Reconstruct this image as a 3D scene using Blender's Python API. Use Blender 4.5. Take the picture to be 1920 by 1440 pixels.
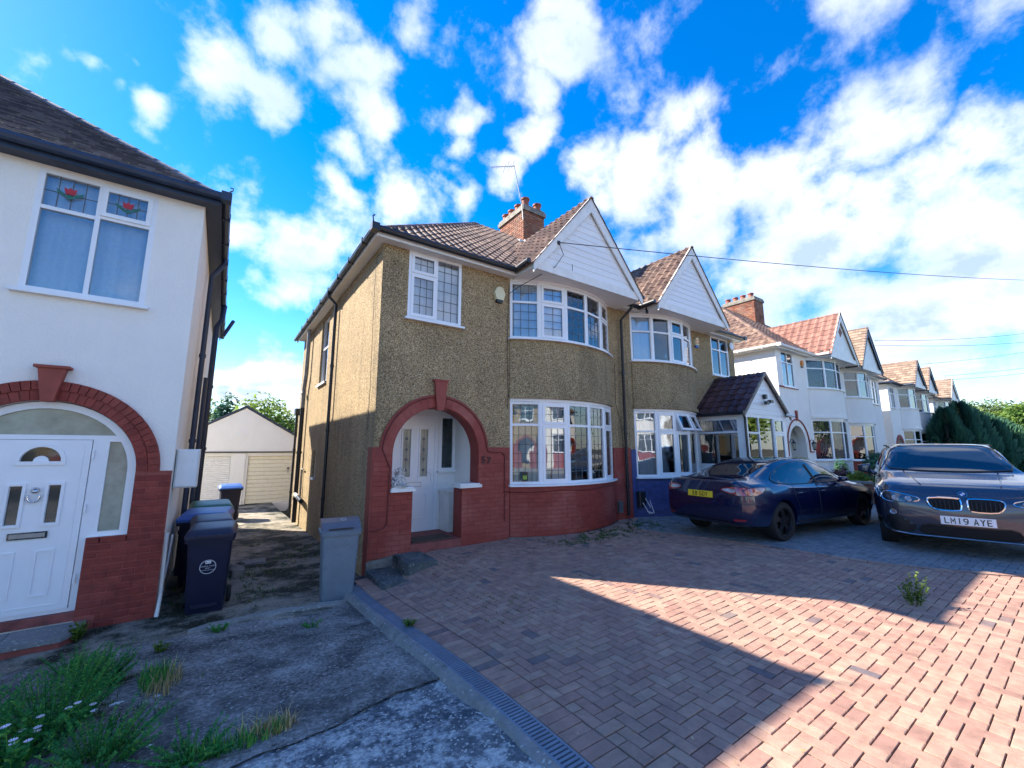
import bpy, bmesh, math, random
from math import sin, cos, pi, radians, sqrt, atan2
from mathutils import Vector, Matrix, noise
from mathutils.geometry import tessellate_polygon
from mathutils.bvhtree import BVHTree

random.seed(7)
scene = bpy.context.scene
C = scene.collection
for o in list(bpy.data.objects):
    bpy.data.objects.remove(o)

# ------------------------------------------------------------ camera
cam_d = bpy.data.cameras.new('camera')
cam = bpy.data.objects.new('camera', cam_d)
C.objects.link(cam)
cam_d.sensor_width = 36
cam_d.lens = 14.475
cam_d.clip_start = 0.05
cam_d.clip_end = 3000
cam.location = (0, 0, 0)
cam.rotation_euler = (radians(98.9), 0, radians(-35.1))
scene.camera = cam

# ------------------------------------------------------------ light
SUN_TO = Vector((-1, 1.33, 1.32)).normalized()
world = bpy.data.worlds.new('World')
scene.world = world
world.use_nodes = True
wt = world.node_tree
wt.nodes.clear()


def N(tree, kind, **kw):
    n = tree.nodes.new(kind)
    ins = kw.pop('ins', None)
    for k, v in kw.items():
        setattr(n, k, v)
    if ins:
        for k, v in ins.items():
            if isinstance(v, bpy.types.NodeSocket):
                tree.links.new(v, n.inputs[k])
            else:
                n.inputs[k].default_value = v
    return n


def M2(tree, op, a, b=None, c=None, clamp=False):
    n = tree.nodes.new('ShaderNodeMath')
    n.operation = op
    n.use_clamp = clamp
    for i, v in enumerate((a, b, c)):
        if v is None:
            continue
        if isinstance(v, bpy.types.NodeSocket):
            tree.links.new(v, n.inputs[i])
        else:
            n.inputs[i].default_value = v
    return n.outputs[0]


def build_world():
    t = wt
    out = N(t, 'ShaderNodeOutputWorld')
    bg = N(t, 'ShaderNodeBackground')
    t.links.new(bg.outputs[0], out.inputs[0])
    bg.inputs[1].default_value = 0.15
    sky = N(t, 'ShaderNodeTexSky', sky_type='NISHITA')
    sky.sun_disc = False
    sky.sun_elevation = math.asin(SUN_TO.z)
    sky.sun_rotation = atan2(SUN_TO.x, SUN_TO.y)
    sky.altitude = 50
    sky.air_density = 1.1
    sky.dust_density = 0.08
    sky.ozone_density = 3.0
    hs = N(t, 'ShaderNodeHueSaturation', ins={'Hue': .510, 'Saturation': 1.46, 'Value': .69, 'Color': sky.outputs[0]})
    tc = N(t, 'ShaderNodeTexCoord')
    nrm = N(t, 'ShaderNodeVectorMath', operation='NORMALIZE', ins={0: tc.outputs['Generated']})
    d = nrm.outputs[0]
    sp = N(t, 'ShaderNodeSeparateXYZ', ins={0: d})
    zc = M2(t, 'ADD', M2(t, 'MAXIMUM', sp.outputs[2], 0.0), 0.12)
    pl = N(t, 'ShaderNodeCombineXYZ', ins={0: M2(t, 'DIVIDE', sp.outputs[0], zc), 1: M2(t, 'DIVIDE', sp.outputs[1], zc)})
    # cloud banks: azimuth from +Y, elevation, angular radius, weight
    blobs = BLOBS
    acc = None
    wn = N(t, 'ShaderNodeTexNoise', ins={'Vector': d, 'Scale': 7.0, 'Detail': 3.0})
    wv = N(t, 'ShaderNodeVectorMath', operation='SUBTRACT', ins={0: wn.outputs['Color'], 1: (0.5, 0.5, 0.5)})
    ws = N(t, 'ShaderNodeVectorMath', operation='SCALE', ins={0: wv.outputs[0], 'Scale': 0.16})
    dw = N(t, 'ShaderNodeVectorMath', operation='ADD', ins={0: d, 1: ws.outputs[0]}).outputs[0]
    for az, el, r, w in blobs:
        a, e = radians(az), radians(el)
        c = (sin(a) * cos(e), cos(a) * cos(e), sin(e))
        ds = N(t, 'ShaderNodeVectorMath', operation='DISTANCE', ins={0: dw, 1: c})
        mr = N(t, 'ShaderNodeMapRange', interpolation_type='SMOOTHSTEP',
               ins={'Value': ds.outputs['Value'], 'From Min': r * 1.5, 'From Max': 0.0, 'To Min': 0.0, 'To Max': w})
        acc = mr.outputs[0] if acc is None else M2(t, 'MAXIMUM', acc, mr.outputs[0])
    n1 = N(t, 'ShaderNodeTexNoise', ins={'Vector': pl.outputs[0], 'Scale': 1.7, 'Detail': 9.0, 'Roughness': 0.6, 'Distortion': 0.15})
    n2 = N(t, 'ShaderNodeTexNoise', ins={'Vector': d, 'Scale': 9.0, 'Detail': 9.0, 'Roughness': 0.62, 'Distortion': 0.1})
    nn = M2(t, 'ADD', M2(t, 'MULTIPLY', n1.outputs[0], 0.42), M2(t, 'MULTIPLY', n2.outputs[0], 0.75))
    dens = M2(t, 'ADD', M2(t, 'MULTIPLY', acc, 0.60), M2(t, 'MULTIPLY', M2(t, 'SUBTRACT', nn, 0.54), 1.9))
    mask = N(t, 'ShaderNodeMapRange', interpolation_type='SMOOTHSTEP',
             ins={'Value': dens, 'From Min': 0.14, 'From Max': 0.80, 'To Min': 0.0, 'To Max': 0.97})
    # fade cloud relief: thick parts a little greyer
    n3 = N(t, 'ShaderNodeTexNoise', ins={'Vector': pl.outputs[0], 'Scale': 1.5, 'Detail': 5.0})
    shade = N(t, 'ShaderNodeMapRange', ins={'Value': M2(t, 'ADD', M2(t, 'MULTIPLY', dens, 0.55), M2(t, 'MULTIPLY', n3.outputs[0], 0.8)),
                                            'From Min': 0.40, 'From Max': 0.92, 'To Min': 1.0, 'To Max': 0.0})
    cc = N(t, 'ShaderNodeMix', data_type='RGBA', ins={0: shade.outputs[0], 6: (1.35, 1.75, 2.5, 1), 7: (4.9, 4.65, 4.5, 1)})
    mx = N(t, 'ShaderNodeMix', data_type='RGBA', ins={0: mask.outputs[0], 6: hs.outputs[0], 7: cc.outputs[2]})
    # pale haze towards the horizon, all the way round
    hz = N(t, 'ShaderNodeMapRange', interpolation_type='SMOOTHSTEP', ins={'Value': sp.outputs[2], 'From Min': 0.0, 'From Max': 0.16, 'To Min': 0.8, 'To Max': 0.0})
    mh = N(t, 'ShaderNodeMix', data_type='RGBA', ins={0: hz.outputs[0], 6: mx.outputs[2], 7: (1.7, 2.05, 2.5, 1)})
    t.links.new(mh.outputs[2], bg.inputs[0])


BLOBS = [(-3.6, 38.3, 0.062, 1), (0.2, 38.0, 0.055, 1), (1.8, 45.6, 0.05, 0.8), (7.9, 46.1, 0.053, 0.8), (12.6, 43.1, 0.062, 1.1), (14.4, 39.4, 0.067, 1.1), (11.0, 36.1, 0.048, 0.8), (-18.9, 36.3, 0.024, 0.6), (-18.8, 32.0, 0.027, 0.6), (-10.2, 32.9, 0.036, 0.9), (-13.0, 37.3, 0.019, 0.5), (-15.8, 34.9, 0.021, 0.4), (-13.6, 32.9, 0.022, 0.5), (-7.6, 40.6, 0.035, 0.4), (43.8, 50.8, 0.054, 1.1), (42.8, 47.4, 0.065, 1.1), (38.5, 44.1, 0.062, 1.1), (37.6, 40.2, 0.062, 1.1), (27.6, 41.9, 0.048, 1), (27.7, 38.9, 0.038, 0.7), (34.3, 36.3, 0.062, 1), (19.0, 49.1, 0.041, 0.5), (18.5, 33.4, 0.07, 1), (27.8, 34.6, 0.053, 0.8), (9.6, 29.5, 0.076, 0.8), (6.2, 23.3, 0.094, 1), (1.0, 22.7, 0.055, 1), (11.7, 28.1, 0.061, 0.6), (0.6, 26.7, 0.046, 0.5), (47.2, 35.7, 0.077, 0.8), (52.9, 39.9, 0.063, 0.5), (58.0, 39.5, 0.068, 0.8), (63.0, 40.4, 0.057, 0.6), (54.0, 34.2, 0.084, 1), (62.8, 31.3, 0.102, 1), (71.6, 29.5, 0.099, 1.1), (78.0, 32.3, 0.08, 1), (82.5, 32.6, 0.073, 0.9), (79.2, 23.7, 0.125, 1.1), (87.3, 27.4, 0.092, 0.9), (71.8, 22.1, 0.144, 1.1), (60.4, 25.9, 0.101, 0.9), (84.2, 16.9, 0.155, 1.2), (77.9, 13.2, 0.141, 1.2), (88.5, 34.8, 0.058, 0.5), (70.3, 17.1, 0.091, 0.9), (3.0, 6.0, 0.058, 1.2), (-0.0, 5.5, 0.047, 1.2), (6.4, 6.2, 0.052, 1.1), (1.2, 8.7, 0.032, 0.3), (4.0, 7.8, 0.042, 0.5), (-25.9, 20.4, 0.106, 0.8), (35.1, 61.8, 0.137, 0.8), (-12.1, 50.4, 0.097, 0.7), (85.1, 46.8, 0.12, 0.8), (97.1, 16.0, 0.148, 1.1), (100.5, 6.0, 0.149, 1.2), (-13.4, 6.9, 0.071, 0.7), (-25.7, 5.1, 0.099, 1),
         (150, 25, 0.25, 1), (190, 40, 0.22, 1), (235, 20, 0.3, 1), (280, 45, 0.2, .9), (320, 20, 0.16, .9), (130, 55, 0.2, .8), (170, 8, 0.2, 1), (215, 60, 0.15, .8)]
build_world()

sun_d = bpy.data.lights.new('sun', 'SUN')
sun_d.energy = 5.0
sun_d.angle = radians(0.55)
sun_d.color = (1.0, 0.91, 0.77)
sun = bpy.data.objects.new('sun', sun_d)
C.objects.link(sun)
sun.location = (-20, 30, 30)
sun.rotation_euler = (-SUN_TO).to_track_quat('-Z', 'Y').to_euler()

vs = scene.view_settings
scene.display_settings.display_device = 'sRGB'
vs.view_transform = 'Standard'
vs.look = 'None'
vs.exposure = 1.68
vs.gamma = 1
vs.use_curve_mapping = False
scene.render.engine = 'CYCLES'
scene.cycles.max_bounces = 8
scene.cycles.transparent_max_bounces = 16
scene.cycles.caustics_reflective = False
scene.cycles.caustics_refractive = False
scene.cycles.use_denoising = True


# ------------------------------------------------------------ materials
MATS = {}


def new_mat(name):
    m = bpy.data.materials.new(name)
    m.use_nodes = True
    MATS[name] = m
    t = m.node_tree
    b = t.nodes['Principled BSDF']
    return m, t, b


def pos(t):
    return N(t, 'ShaderNodeNewGeometry').outputs['Position']


def ramp(t, fac, stops, interp='LINEAR'):
    n = N(t, 'ShaderNodeValToRGB', ins={0: fac})
    n.color_ramp.interpolation = interp
    el = n.color_ramp.elements
    while len(el) < len(stops):
        el.new(0.5)
    for e, (p, c) in zip(el, stops):
        e.position = p
        e.color = (c[0], c[1], c[2], 1) if not isinstance(c, (int, float)) else (c, c, c, 1)
    return n.outputs[0]


def bump(t, b, h, strength, dist):
    n = N(t, 'ShaderNodeBump', ins={'Height': h, 'Strength': strength, 'Distance': dist})
    t.links.new(n.outputs[0], b.inputs['Normal'])
    return n


def mix(t, f, a, b, mode='MIX'):
    n = N(t, 'ShaderNodeMix', data_type='RGBA', blend_type=mode, ins={0: f, 6: a, 7: b})
    return n.outputs[2]


def c4(c):
    return (c[0], c[1], c[2], 1)


def plain(name, col, rough=0.5, metal=0.0, var=0.12, scale=6.0, coat=0.0, bmp=0.0, bscale=120.0, spec=0.5):
    m, t, b = new_mat(name)
    p = pos(t)
    n = N(t, 'ShaderNodeTexNoise', ins={'Vector': p, 'Scale': scale, 'Detail': 6.0, 'Roughness': 0.65})
    lo = [x * (1 - var * 1.6) for x in col]
    hi = [min(1, x * (1 + var)) for x in col]
    t.links.new(ramp(t, n.outputs[0], [(0.3, lo), (0.7, hi)]), b.inputs['Base Color'])
    b.inputs['Roughness'].default_value = rough
    b.inputs['Metallic'].default_value = metal
    b.inputs['Coat Weight'].default_value = coat
    b.inputs['Specular IOR Level'].default_value = spec
    if bmp:
        n2 = N(t, 'ShaderNodeTexNoise', ins={'Vector': p, 'Scale': bscale, 'Detail': 4.0})
        bump(t, b, n2.outputs[0], bmp, 0.01)
    return m


def m_pebble(name, base, dark, light, sc=95.0):
    m, t, b = new_mat(name)
    p = pos(t)
    v = N(t, 'ShaderNodeTexVoronoi', ins={'Vector': p, 'Scale': sc})
    sep = N(t, 'ShaderNodeSeparateColor', ins={0: v.outputs['Color']})
    col = ramp(t, sep.outputs[0], [(0.0, dark), (0.22, [x * .6 for x in base]), (0.45, base), (0.8, [min(1, x * 1.35) for x in base]), (1.0, light)])
    n = N(t, 'ShaderNodeTexNoise', ins={'Vector': p, 'Scale': 0.9, 'Detail': 5.0, 'Roughness': 0.6})
    st = N(t, 'ShaderNodeMapping', ins={'Vector': p, 'Scale': (5, 5, 0.5)})
    n2 = N(t, 'ShaderNodeTexNoise', ins={'Vector': st.outputs[0], 'Scale': 1.0, 'Detail': 4.0})
    w = ramp(t, M2(t, 'ADD', M2(t, 'MULTIPLY', n.outputs[0], .6), M2(t, 'MULTIPLY', n2.outputs[0], .4)), [(0.36, (.68, .68, .68)), (0.50, (.94, .93, .92)), (0.64, (1.08, 1.06, 1.03))])
    t.links.new(mix(t, 1.0, col, w, 'MULTIPLY'), b.inputs['Base Color'])
    b.inputs['Roughness'].default_value = 0.92
    d = M2(t, 'SUBTRACT', 1.0, v.outputs['Distance'])
    bump(t, b, d, 0.75, 0.012)
    return m


def m_render(name, base, sc=55.0, strength=0.5):
    m, t, b = new_mat(name)
    p = pos(t)
    st = N(t, 'ShaderNodeMapping', ins={'Vector': p, 'Scale': (1.4, 1.4, 0.9)})
    n = N(t, 'ShaderNodeTexNoise', ins={'Vector': st.outputs[0], 'Scale': 1.2, 'Detail': 6.0, 'Roughness': 0.65})
    t.links.new(ramp(t, n.outputs[0], [(0.3, [x * .93 for x in base]), (0.62, base)]), b.inputs['Base Color'])
    b.inputs['Roughness'].default_value = 0.85
    n2 = N(t, 'ShaderNodeTexNoise', ins={'Vector': p, 'Scale': sc, 'Detail': 5.0, 'Roughness': 0.6})
    bump(t, b, n2.outputs[0], strength, 0.02)
    return m


def tint_attr(t):
    return N(t, 'ShaderNodeAttribute', attribute_name='tint').outputs['Fac']


def m_tint(name, stops, rough=0.8, wear=None, wear_amt=0.4, wsc=9.0, bmp=0.35, bsc=70.0, spec=0.4, lichen=None, moss=None, amp=1.0):
    """pieces: colour picked by each piece's own tint number, plus wear."""
    m, t, b = new_mat(name)
    p = pos(t)
    col = ramp(t, tint_attr(t), stops)
    n = N(t, 'ShaderNodeTexNoise', ins={'Vector': p, 'Scale': wsc, 'Detail': 8.0, 'Roughness': 0.7})
    col = mix(t, 1.0, col, ramp(t, n.outputs[0], [(0.3, (1 - .38 * amp,) * 3), (0.7, (1 + .18 * amp,) * 3)]), 'MULTIPLY')
    if wear:
        n3 = N(t, 'ShaderNodeTexNoise', ins={'Vector': p, 'Scale': 1.1, 'Detail': 7.0, 'Roughness': 0.6})
        f = ramp(t, n3.outputs[0], [(0.48, 0.0), (0.68, wear_amt)])
        col = mix(t, f, col, c4(wear))
    if lichen:
        v = N(t, 'ShaderNodeTexNoise', ins={'Vector': p, 'Scale': 14.0, 'Detail': 6.0, 'Roughness': .75})
        f = ramp(t, v.outputs[0], [(0.6, 0.0), (0.68, 0.9)])
        col = mix(t, f, col, c4(lichen))
    if moss:
        v = N(t, 'ShaderNodeTexNoise', ins={'Vector': p, 'Scale': 2.3, 'Detail': 7.0, 'Roughness': .7})
        f = ramp(t, v.outputs[0], [(0.55, 0.0), (0.7, 0.6)])
        col = mix(t, f, col, c4(moss))
    t.links.new(col, b.inputs['Base Color'])
    b.inputs['Roughness'].default_value = rough
    b.inputs['Specular IOR Level'].default_value = spec
    n2 = N(t, 'ShaderNodeTexNoise', ins={'Vector': p, 'Scale': bsc, 'Detail': 5.0, 'Roughness': .7})
    bump(t, b, n2.outputs[0], bmp, 0.006)
    return m


def m_glass(name, tint=(.75, .85, .92), boost=2.6, base=0.05, rough=0.0):
    m, t, b = new_mat(name)
    t.nodes.remove(b)
    out = [n for n in t.nodes if n.type == 'OUTPUT_MATERIAL'][0]
    fr = N(t, 'ShaderNodeFresnel', ins={'IOR': 1.5})
    f = M2(t, 'ADD', M2(t, 'MULTIPLY', fr.outputs[0], boost), base, clamp=True)
    gl = N(t, 'ShaderNodeBsdfGlossy', ins={'Color': (0.95, 0.97, 1, 1), 'Roughness': rough})
    p = pos(t)
    n = N(t, 'ShaderNodeTexNoise', ins={'Vector': p, 'Scale': 1.6, 'Detail': 2.0})
    bn = N(t, 'ShaderNodeBump', ins={'Height': n.outputs[0], 'Strength': 0.12, 'Distance': 0.02})
    t.links.new(bn.outputs[0], gl.inputs['Normal'])
    tr = N(t, 'ShaderNodeBsdfTransparent', ins={'Color': c4(tint)})
    mx = N(t, 'ShaderNodeMixShader', ins={0: f, 1: tr.outputs[0], 2: gl.outputs[0]})
    t.links.new(mx.outputs[0], out.inputs[0])
    return m


def m_curtain(name, col, fold=26.0):
    m, t, b = new_mat(name)
    p = pos(t)
    n = N(t, 'ShaderNodeTexNoise', ins={'Vector': p, 'Scale': 30.0, 'Detail': 3.0})
    t.links.new(ramp(t, n.outputs[0], [(0.3, [x * .9 for x in col]), (0.7, col)]), b.inputs['Base Color'])
    b.inputs['Roughness'].default_value = 0.9
    return m


def m_leaf(name, c1, c2, c3=None):
    m, t, b = new_mat(name)
    st = [(0.0, c1), (0.6, c2), (1.0, c3 or [x * 1.3 for x in c2])]
    t.links.new(ramp(t, tint_attr(t), st), b.inputs['Base Color'])
    b.inputs['Roughness'].default_value = 0.6
    b.inputs['Specular IOR Level'].default_value = 0.3
    out = [n for n in t.nodes if n.type == 'OUTPUT_MATERIAL'][0]
    tl = N(t, 'ShaderNodeBsdfTranslucent')
    t.links.new(ramp(t, tint_attr(t), [(p, [min(1, x * 1.5) for x in c]) for p, c in st]), tl.inputs[0])
    mx = N(t, 'ShaderNodeMixShader', ins={0: 0.35, 1: b.outputs[0], 2: tl.outputs[0]})
    t.links.new(mx.outputs[0], out.inputs[0])
    return m


def m_ground(name, stops, sc=45.0, patch=((.03, .035, .02), 1.1, .5, .62, .8), speck=(.5, .5, .45), speck_sc=60.0, speck_t=0.9, rough=.9, bmp=.8, big=2.2, crack=None):
    m, t, b = new_mat(name)
    p = pos(t)
    n = N(t, 'ShaderNodeTexNoise', ins={'Vector': p, 'Scale': sc, 'Detail': 8.0, 'Roughness': .75})
    n0 = N(t, 'ShaderNodeTexNoise', ins={'Vector': p, 'Scale': big, 'Detail': 6.0, 'Roughness': .65})
    f = M2(t, 'ADD', M2(t, 'MULTIPLY', n.outputs[0], .6), M2(t, 'MULTIPLY', n0.outputs[0], .4))
    col = ramp(t, f, stops)
    if patch:
        pc, psc, a, bb, amt = patch
        n3 = N(t, 'ShaderNodeTexNoise', ins={'Vector': p, 'Scale': psc, 'Detail': 9.0, 'Roughness': .68})
        col = mix(t, ramp(t, n3.outputs[0], [(a, 0.0), (bb, amt)]), col, c4(pc))
    v = N(t, 'ShaderNodeTexVoronoi', ins={'Vector': p, 'Scale': speck_sc})
    s = N(t, 'ShaderNodeSeparateColor', ins={0: v.outputs['Color']})
    col = mix(t, ramp(t, s.outputs[0], [(speck_t - .02, 0.0), (speck_t + .02, 0.85)]), col, c4(speck))
    t.links.new(col, b.inputs['Base Color'])
    b.inputs['Roughness'].default_value = rough
    b.inputs['Specular IOR Level'].default_value = 0.3
    h = M2(t, 'ADD', n.outputs[0], M2(t, 'MULTIPLY', v.outputs['Distance'], -.6))
    bump(t, b, h, bmp, 0.012)
    return m


m_pebble('pebbledash', (.355, .255, .130), (.085, .056, .028), (.72, .61, .40))
m_pebble('pebbledash_grey', (.33, .245, .125), (.085, .06, .03), (.66, .57, .40))
m_render('white_render', (.86, .835, .78))
m_render('cream_render', (.82, .80, .76), strength=.35)
m_render('porch_white', (.80, .80, .78), sc=20, strength=.1)
m_tint('red_brick_paint', [(0, (.235, .034, .024)), (.5, (.26, .039, .027)), (1, (.28, .048, .034))], rough=.55, wear=(.40, .14, .11), wear_amt=.6, bmp=.2, amp=.4)
plain('red_masonry', (.25, .038, .027), .62, var=.14, scale=7, bmp=.2)
plain('dark_red_mortar', (.30, .070, .052), .75, var=.2, scale=9)
m_tint('old_red_brick', [(0, (.21, .032, .024)), (.5, (.25, .040, .028)), (1, (.29, .052, .036))], rough=.7, wear=(.28, .075, .055), wear_amt=.4, bmp=.5)
plain('keystone_red', (.30, .062, .042), .7, var=.15)
m_tint('blue_brick_paint', [(0, (.045, .065, .20)), (1, (.06, .085, .25))], rough=.5, bmp=.25)
plain('blue_masonry', (.045, .062, .19), .6)
m_tint('stack_brick', [(0, (.16, .05, .03)), (.4, (.30, .10, .055)), (.8, (.38, .17, .10)), (1, (.24, .12, .08))], rough=.85, wear=(.3, .25, .2), wear_amt=.4)
plain('mortar', (.30, .28, .25), .9, var=.2, scale=12)
plain('upvc', (.80, .82, .84), .28, var=.03, scale=2)
plain('white_paint', (.78, .77, .73), .45, var=.08, scale=4)
plain('soffit_white', (.74, .73, .70), .5, var=.06, scale=5)
m_tint('cladding_white', [(0, (.79, .80, .80)), (1, (.83, .83, .82))], rough=.4, bmp=.0, amp=.06)
plain('black_plastic', (.012, .016, .024), .32, var=.2)
plain('dark_blue_board', (.018, .035, .075), .45, var=.2)
plain('grey_pipe', (.30, .31, .31), .6, var=.2)
plain('lead_grey', (.08, .085, .09), .5)
plain('lead_flashing', (.55, .56, .56), .6, var=.3)
plain('window_lead', (.10, .11, .13), .5)
m_glass('glass', tint=(.90, .94, .97), boost=1.7, base=.03)
m_glass('glass_clear', tint=(.8, .85, .88), boost=2.2)
m_glass('glass_dark', tint=(.3, .36, .42), boost=3.0, base=.12)
plain('frosted_glass', (.34, .36, .29), .16, var=.25, scale=2.5)
plain('dark_glass', (.015, .03, .035), .05, var=.3, scale=5, spec=.8)
m_curtain('net_white', (.80, .84, .90))
m_curtain('net_teal', (.42, .60, .60))
m_curtain('net_green', (.55, .60, .42))
m_curtain('net_grey', (.62, .64, .66))
plain('room_wall', (.22, .20, .18), .9)
plain('room_dark', (.10, .09, .085), .9)
m_tint('tile_brown', [(0, (.11, .064, .048)), (.5, (.175, .105, .076)), (1, (.27, .172, .122))], rough=.62, wear=(.09, .065, .05), wear_amt=.5, bmp=.4)
m_tint('tile_grey', [(0, (.06, .062, .085)), (.5, (.11, .112, .145)), (1, (.19, .185, .21))], rough=.75, wear=(.05, .05, .06), lichen=(.42, .38, .26), bmp=.6, bsc=40)
m_tint('tile_red', [(0, (.22, .10, .075)), (.5, (.28, .135, .10)), (1, (.33, .17, .13))], rough=.65, wear=(.24, .12, .10), bmp=.3)
m_tint('tile_sand', [(0, (.20, .14, .10)), (.5, (.29, .20, .15)), (1, (.36, .26, .19))], rough=.75, wear=(.2, .16, .13), bmp=.3)
m_tint('tile_purple', [(0, (.045, .022, .03)), (.5, (.07, .033, .04)), (1, (.10, .05, .055))], rough=.45, bmp=.2)
plain('roof_felt', (.06, .045, .04), .9)
plain('terracotta', (.33, .11, .07), .8, var=.25)
m_tint('paver_red', [(0, (.14, .12, .135)), (.12, (.23, .15, .135)), (.25, (.31, .17, .135)), (.55, (.37, .215, .165)), (.8, (.41, .25, .185)), (1, (.44, .29, .215))],
       rough=.78, wear=(.25, .19, .15), wear_amt=.45, bmp=.7, bsc=110)
m_tint('paver_grey', [(0, (.13, .15, .17)), (.5, (.19, .21, .23)), (1, (.26, .27, .27))], rough=.8, wear=(.17, .18, .18), bmp=.6, bsc=110)
plain('joint_sand', (.03, .025, .026), .95, var=.35, scale=14)
m_ground('aged_concrete', [(.40, (.045, .042, .038)), (.48, (.17, .16, .148)), (.54, (.27, .255, .235)), (.62, (.46, .44, .40))], sc=34, patch=((.05, .048, .045), 1.7, .47, .62, .8), speck=(.44, .43, .41), speck_sc=75, speck_t=.975)
m_ground('mossy_concrete', [(.33, (.09, .08, .06)), (.5, (.28, .245, .19)), (.65, (.46, .41, .33))], sc=40, patch=((.016, .020, .008), 1.3, .45, .57, .96), speck=(.35, .34, .28), speck_sc=110, speck_t=.96)
m_ground('light_aggregate', [(.40, (.06, .07, .085)), (.47, (.26, .27, .28)), (.55, (.50, .50, .48)), (.64, (.68, .67, .62))], sc=26, patch=((.06, .075, .09), 7, .47, .56, .8), speck=(.58, .56, .50), speck_sc=75, speck_t=.93)
m_ground('pale_concrete', [(.3, (.15, .15, .14)), (.6, (.30, .29, .27))], sc=20, patch=((.05, .06, .05), 5, .55, .68, .7), speck_t=.97)
m_ground('asphalt', [(.3, (.035, .035, .037)), (.6, (.075, .075, .078))], sc=60, patch=None, speck=(.2, .2, .2), speck_t=.93)
m_ground('soil', [(.3, (.03, .024, .015)), (.6, (.08, .06, .04))], sc=30, patch=((.03, .05, .015), 1.5, .45, .6, .8), speck_t=.97)
m_ground('pavement', [(.3, (.16, .155, .15)), (.6, (.27, .265, .255))], sc=40, patch=None, speck_t=.97)
m_ground('step_stone', [(.3, (.04, .045, .05)), (.5, (.10, .11, .11)), (.68, (.24, .24, .21))], sc=20, patch=((.02, .025, .02), 5, .5, .62, .7), speck=(.3, .3, .28), speck_t=.96)
plain('plinth_cement', (.26, .235, .20), .9, var=.35, scale=5, bmp=.5, bscale=40)
plain('drain_plastic', (.16, .21, .27), .38, var=.15)
plain('black_void', (.006, .006, .007), .9)
plain('bin_black', (.006, .008, .032), .42, var=.15, bmp=.15, bscale=300)
plain('bin_blue', (.025, .10, .36), .4, var=.1)
plain('bin_green', (.02, .13, .075), .4, var=.1)
plain('bin_grey', (.16, .20, .24), .48, var=.10, scale=9, bmp=.1, bscale=300)
plain('bin_grey_lid', (.115, .125, .155), .42, var=.08)
plain('print_white', (.75, .75, .78), .5, var=.03)
plain('plaster_figure', (.55, .52, .48), .8, var=.35, scale=30)
plain('doormat', (.09, .055, .035), .95, var=.3, scale=60)
plain('red_step', (.25, .065, .055), .7, var=.25, scale=8, bmp=.3)
plain('chrome', (.7, .7, .72), .12, metal=1.0, var=.03)
plain('rubber', (.010, .010, .011), .75, var=.1)
plain('number_brown', (.035, .010, .008), .6)
plain('alarm_cream', (.72, .66, .42), .4, var=.04)
plain('orange_label', (.75, .25, .05), .5)
plain('meter_white', (.72, .74, .74), .4, var=.04)
plain('bark', (.07, .05, .035), .9, var=.3, scale=20)
plain('cable', (.02, .02, .022), .6)
plain('red_cable', (.13, .018, .014), .6)
plain('metal_grey', (.32, .33, .34), .4, metal=.8)
plain('garage_door_cream', (.74, .69, .55), .5, var=.05)
plain('garage_door_white', (.80, .79, .77), .5, var=.05)
plain('rose_red', (.45, .02, .03), .4)
plain('rose_green', (.02, .14, .10), .4)
plain('sticker_green', (.25, .42, .05), .5)
plain('flower_white', (.85, .72, .78), .6)
plain('flower_red', (.5, .04, .05), .6)
plain('flower_yellow', (.6, .45, .05), .6)
plain('paper_scrap', (.6, .63, .62), .6)
m_leaf('leaf_mid', (.018, .05, .010), (.06, .13, .022), (.13, .21, .04))
m_leaf('leaf_dark', (.025, .08, .06), (.055, .15, .09), (.11, .23, .11))
m_leaf('leaf_bright', (.05, .10, .015), (.15, .24, .04), (.26, .34, .07))
m_leaf('leaf_far', (.05, .085, .04), (.12, .18, .07), (.22, .28, .10))
m_leaf('leaf_purple', (.05, .02, .035), (.11, .05, .07), (.17, .08, .09))
m_leaf('straw', (.24, .18, .07), (.42, .33, .15), (.58, .48, .26))
m_leaf('leaf_weed', (.015, .13, .04), (.05, .28, .055), (.22, .44, .06))


def car_paint(name, col, flake=.35):
    m, t, b = new_mat(name)
    b.inputs['Base Color'].default_value = c4(col)
    b.inputs['Metallic'].default_value = flake
    b.inputs['Roughness'].default_value = .32
    b.inputs['Coat Weight'].default_value = 1.0
    b.inputs['Coat Roughness'].default_value = .02
    p = pos(t)
    n = N(t, 'ShaderNodeTexNoise', ins={'Vector': p, 'Scale': 9.0, 'Detail': 8.0, 'Roughness': .8})
    b.inputs['Roughness'].default_value = .22
    return m


car_paint('paint_navy', (.003, .008, .045), .2)
car_paint('paint_slate', (.042, .052, .08), .45)
plain('tail_red', (.30, .012, .02), .12, spec=.8, coat=1)
plain('lamp_clear', (.38, .42, .48), .08, spec=1, coat=1, var=.5, scale=20)
plain('lamp_dark', (.03, .035, .05), .1, spec=.8, coat=1)
plain('car_glass', (.008, .015, .03), .02, spec=1.0, var=.1)
plain('car_trim', (.008, .008, .009), .4)
plain('alloy', (.28, .29, .31), .3, metal=.9)
plain('alloy_dark', (.035, .036, .04), .35, metal=.6)
plain('plate_yellow', (.78, .55, .03), .4, var=.02)
plain('plate_white', (.78, .79, .80), .4, var=.02)
plain('plate_black', (.01, .01, .012), .5)
plain('badge_blue', (.02, .12, .45), .3)

# ------------------------------------------------------------ mesh helpers
WORLD = {}       # object -> world position of its origin (unrotated things)


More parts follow.
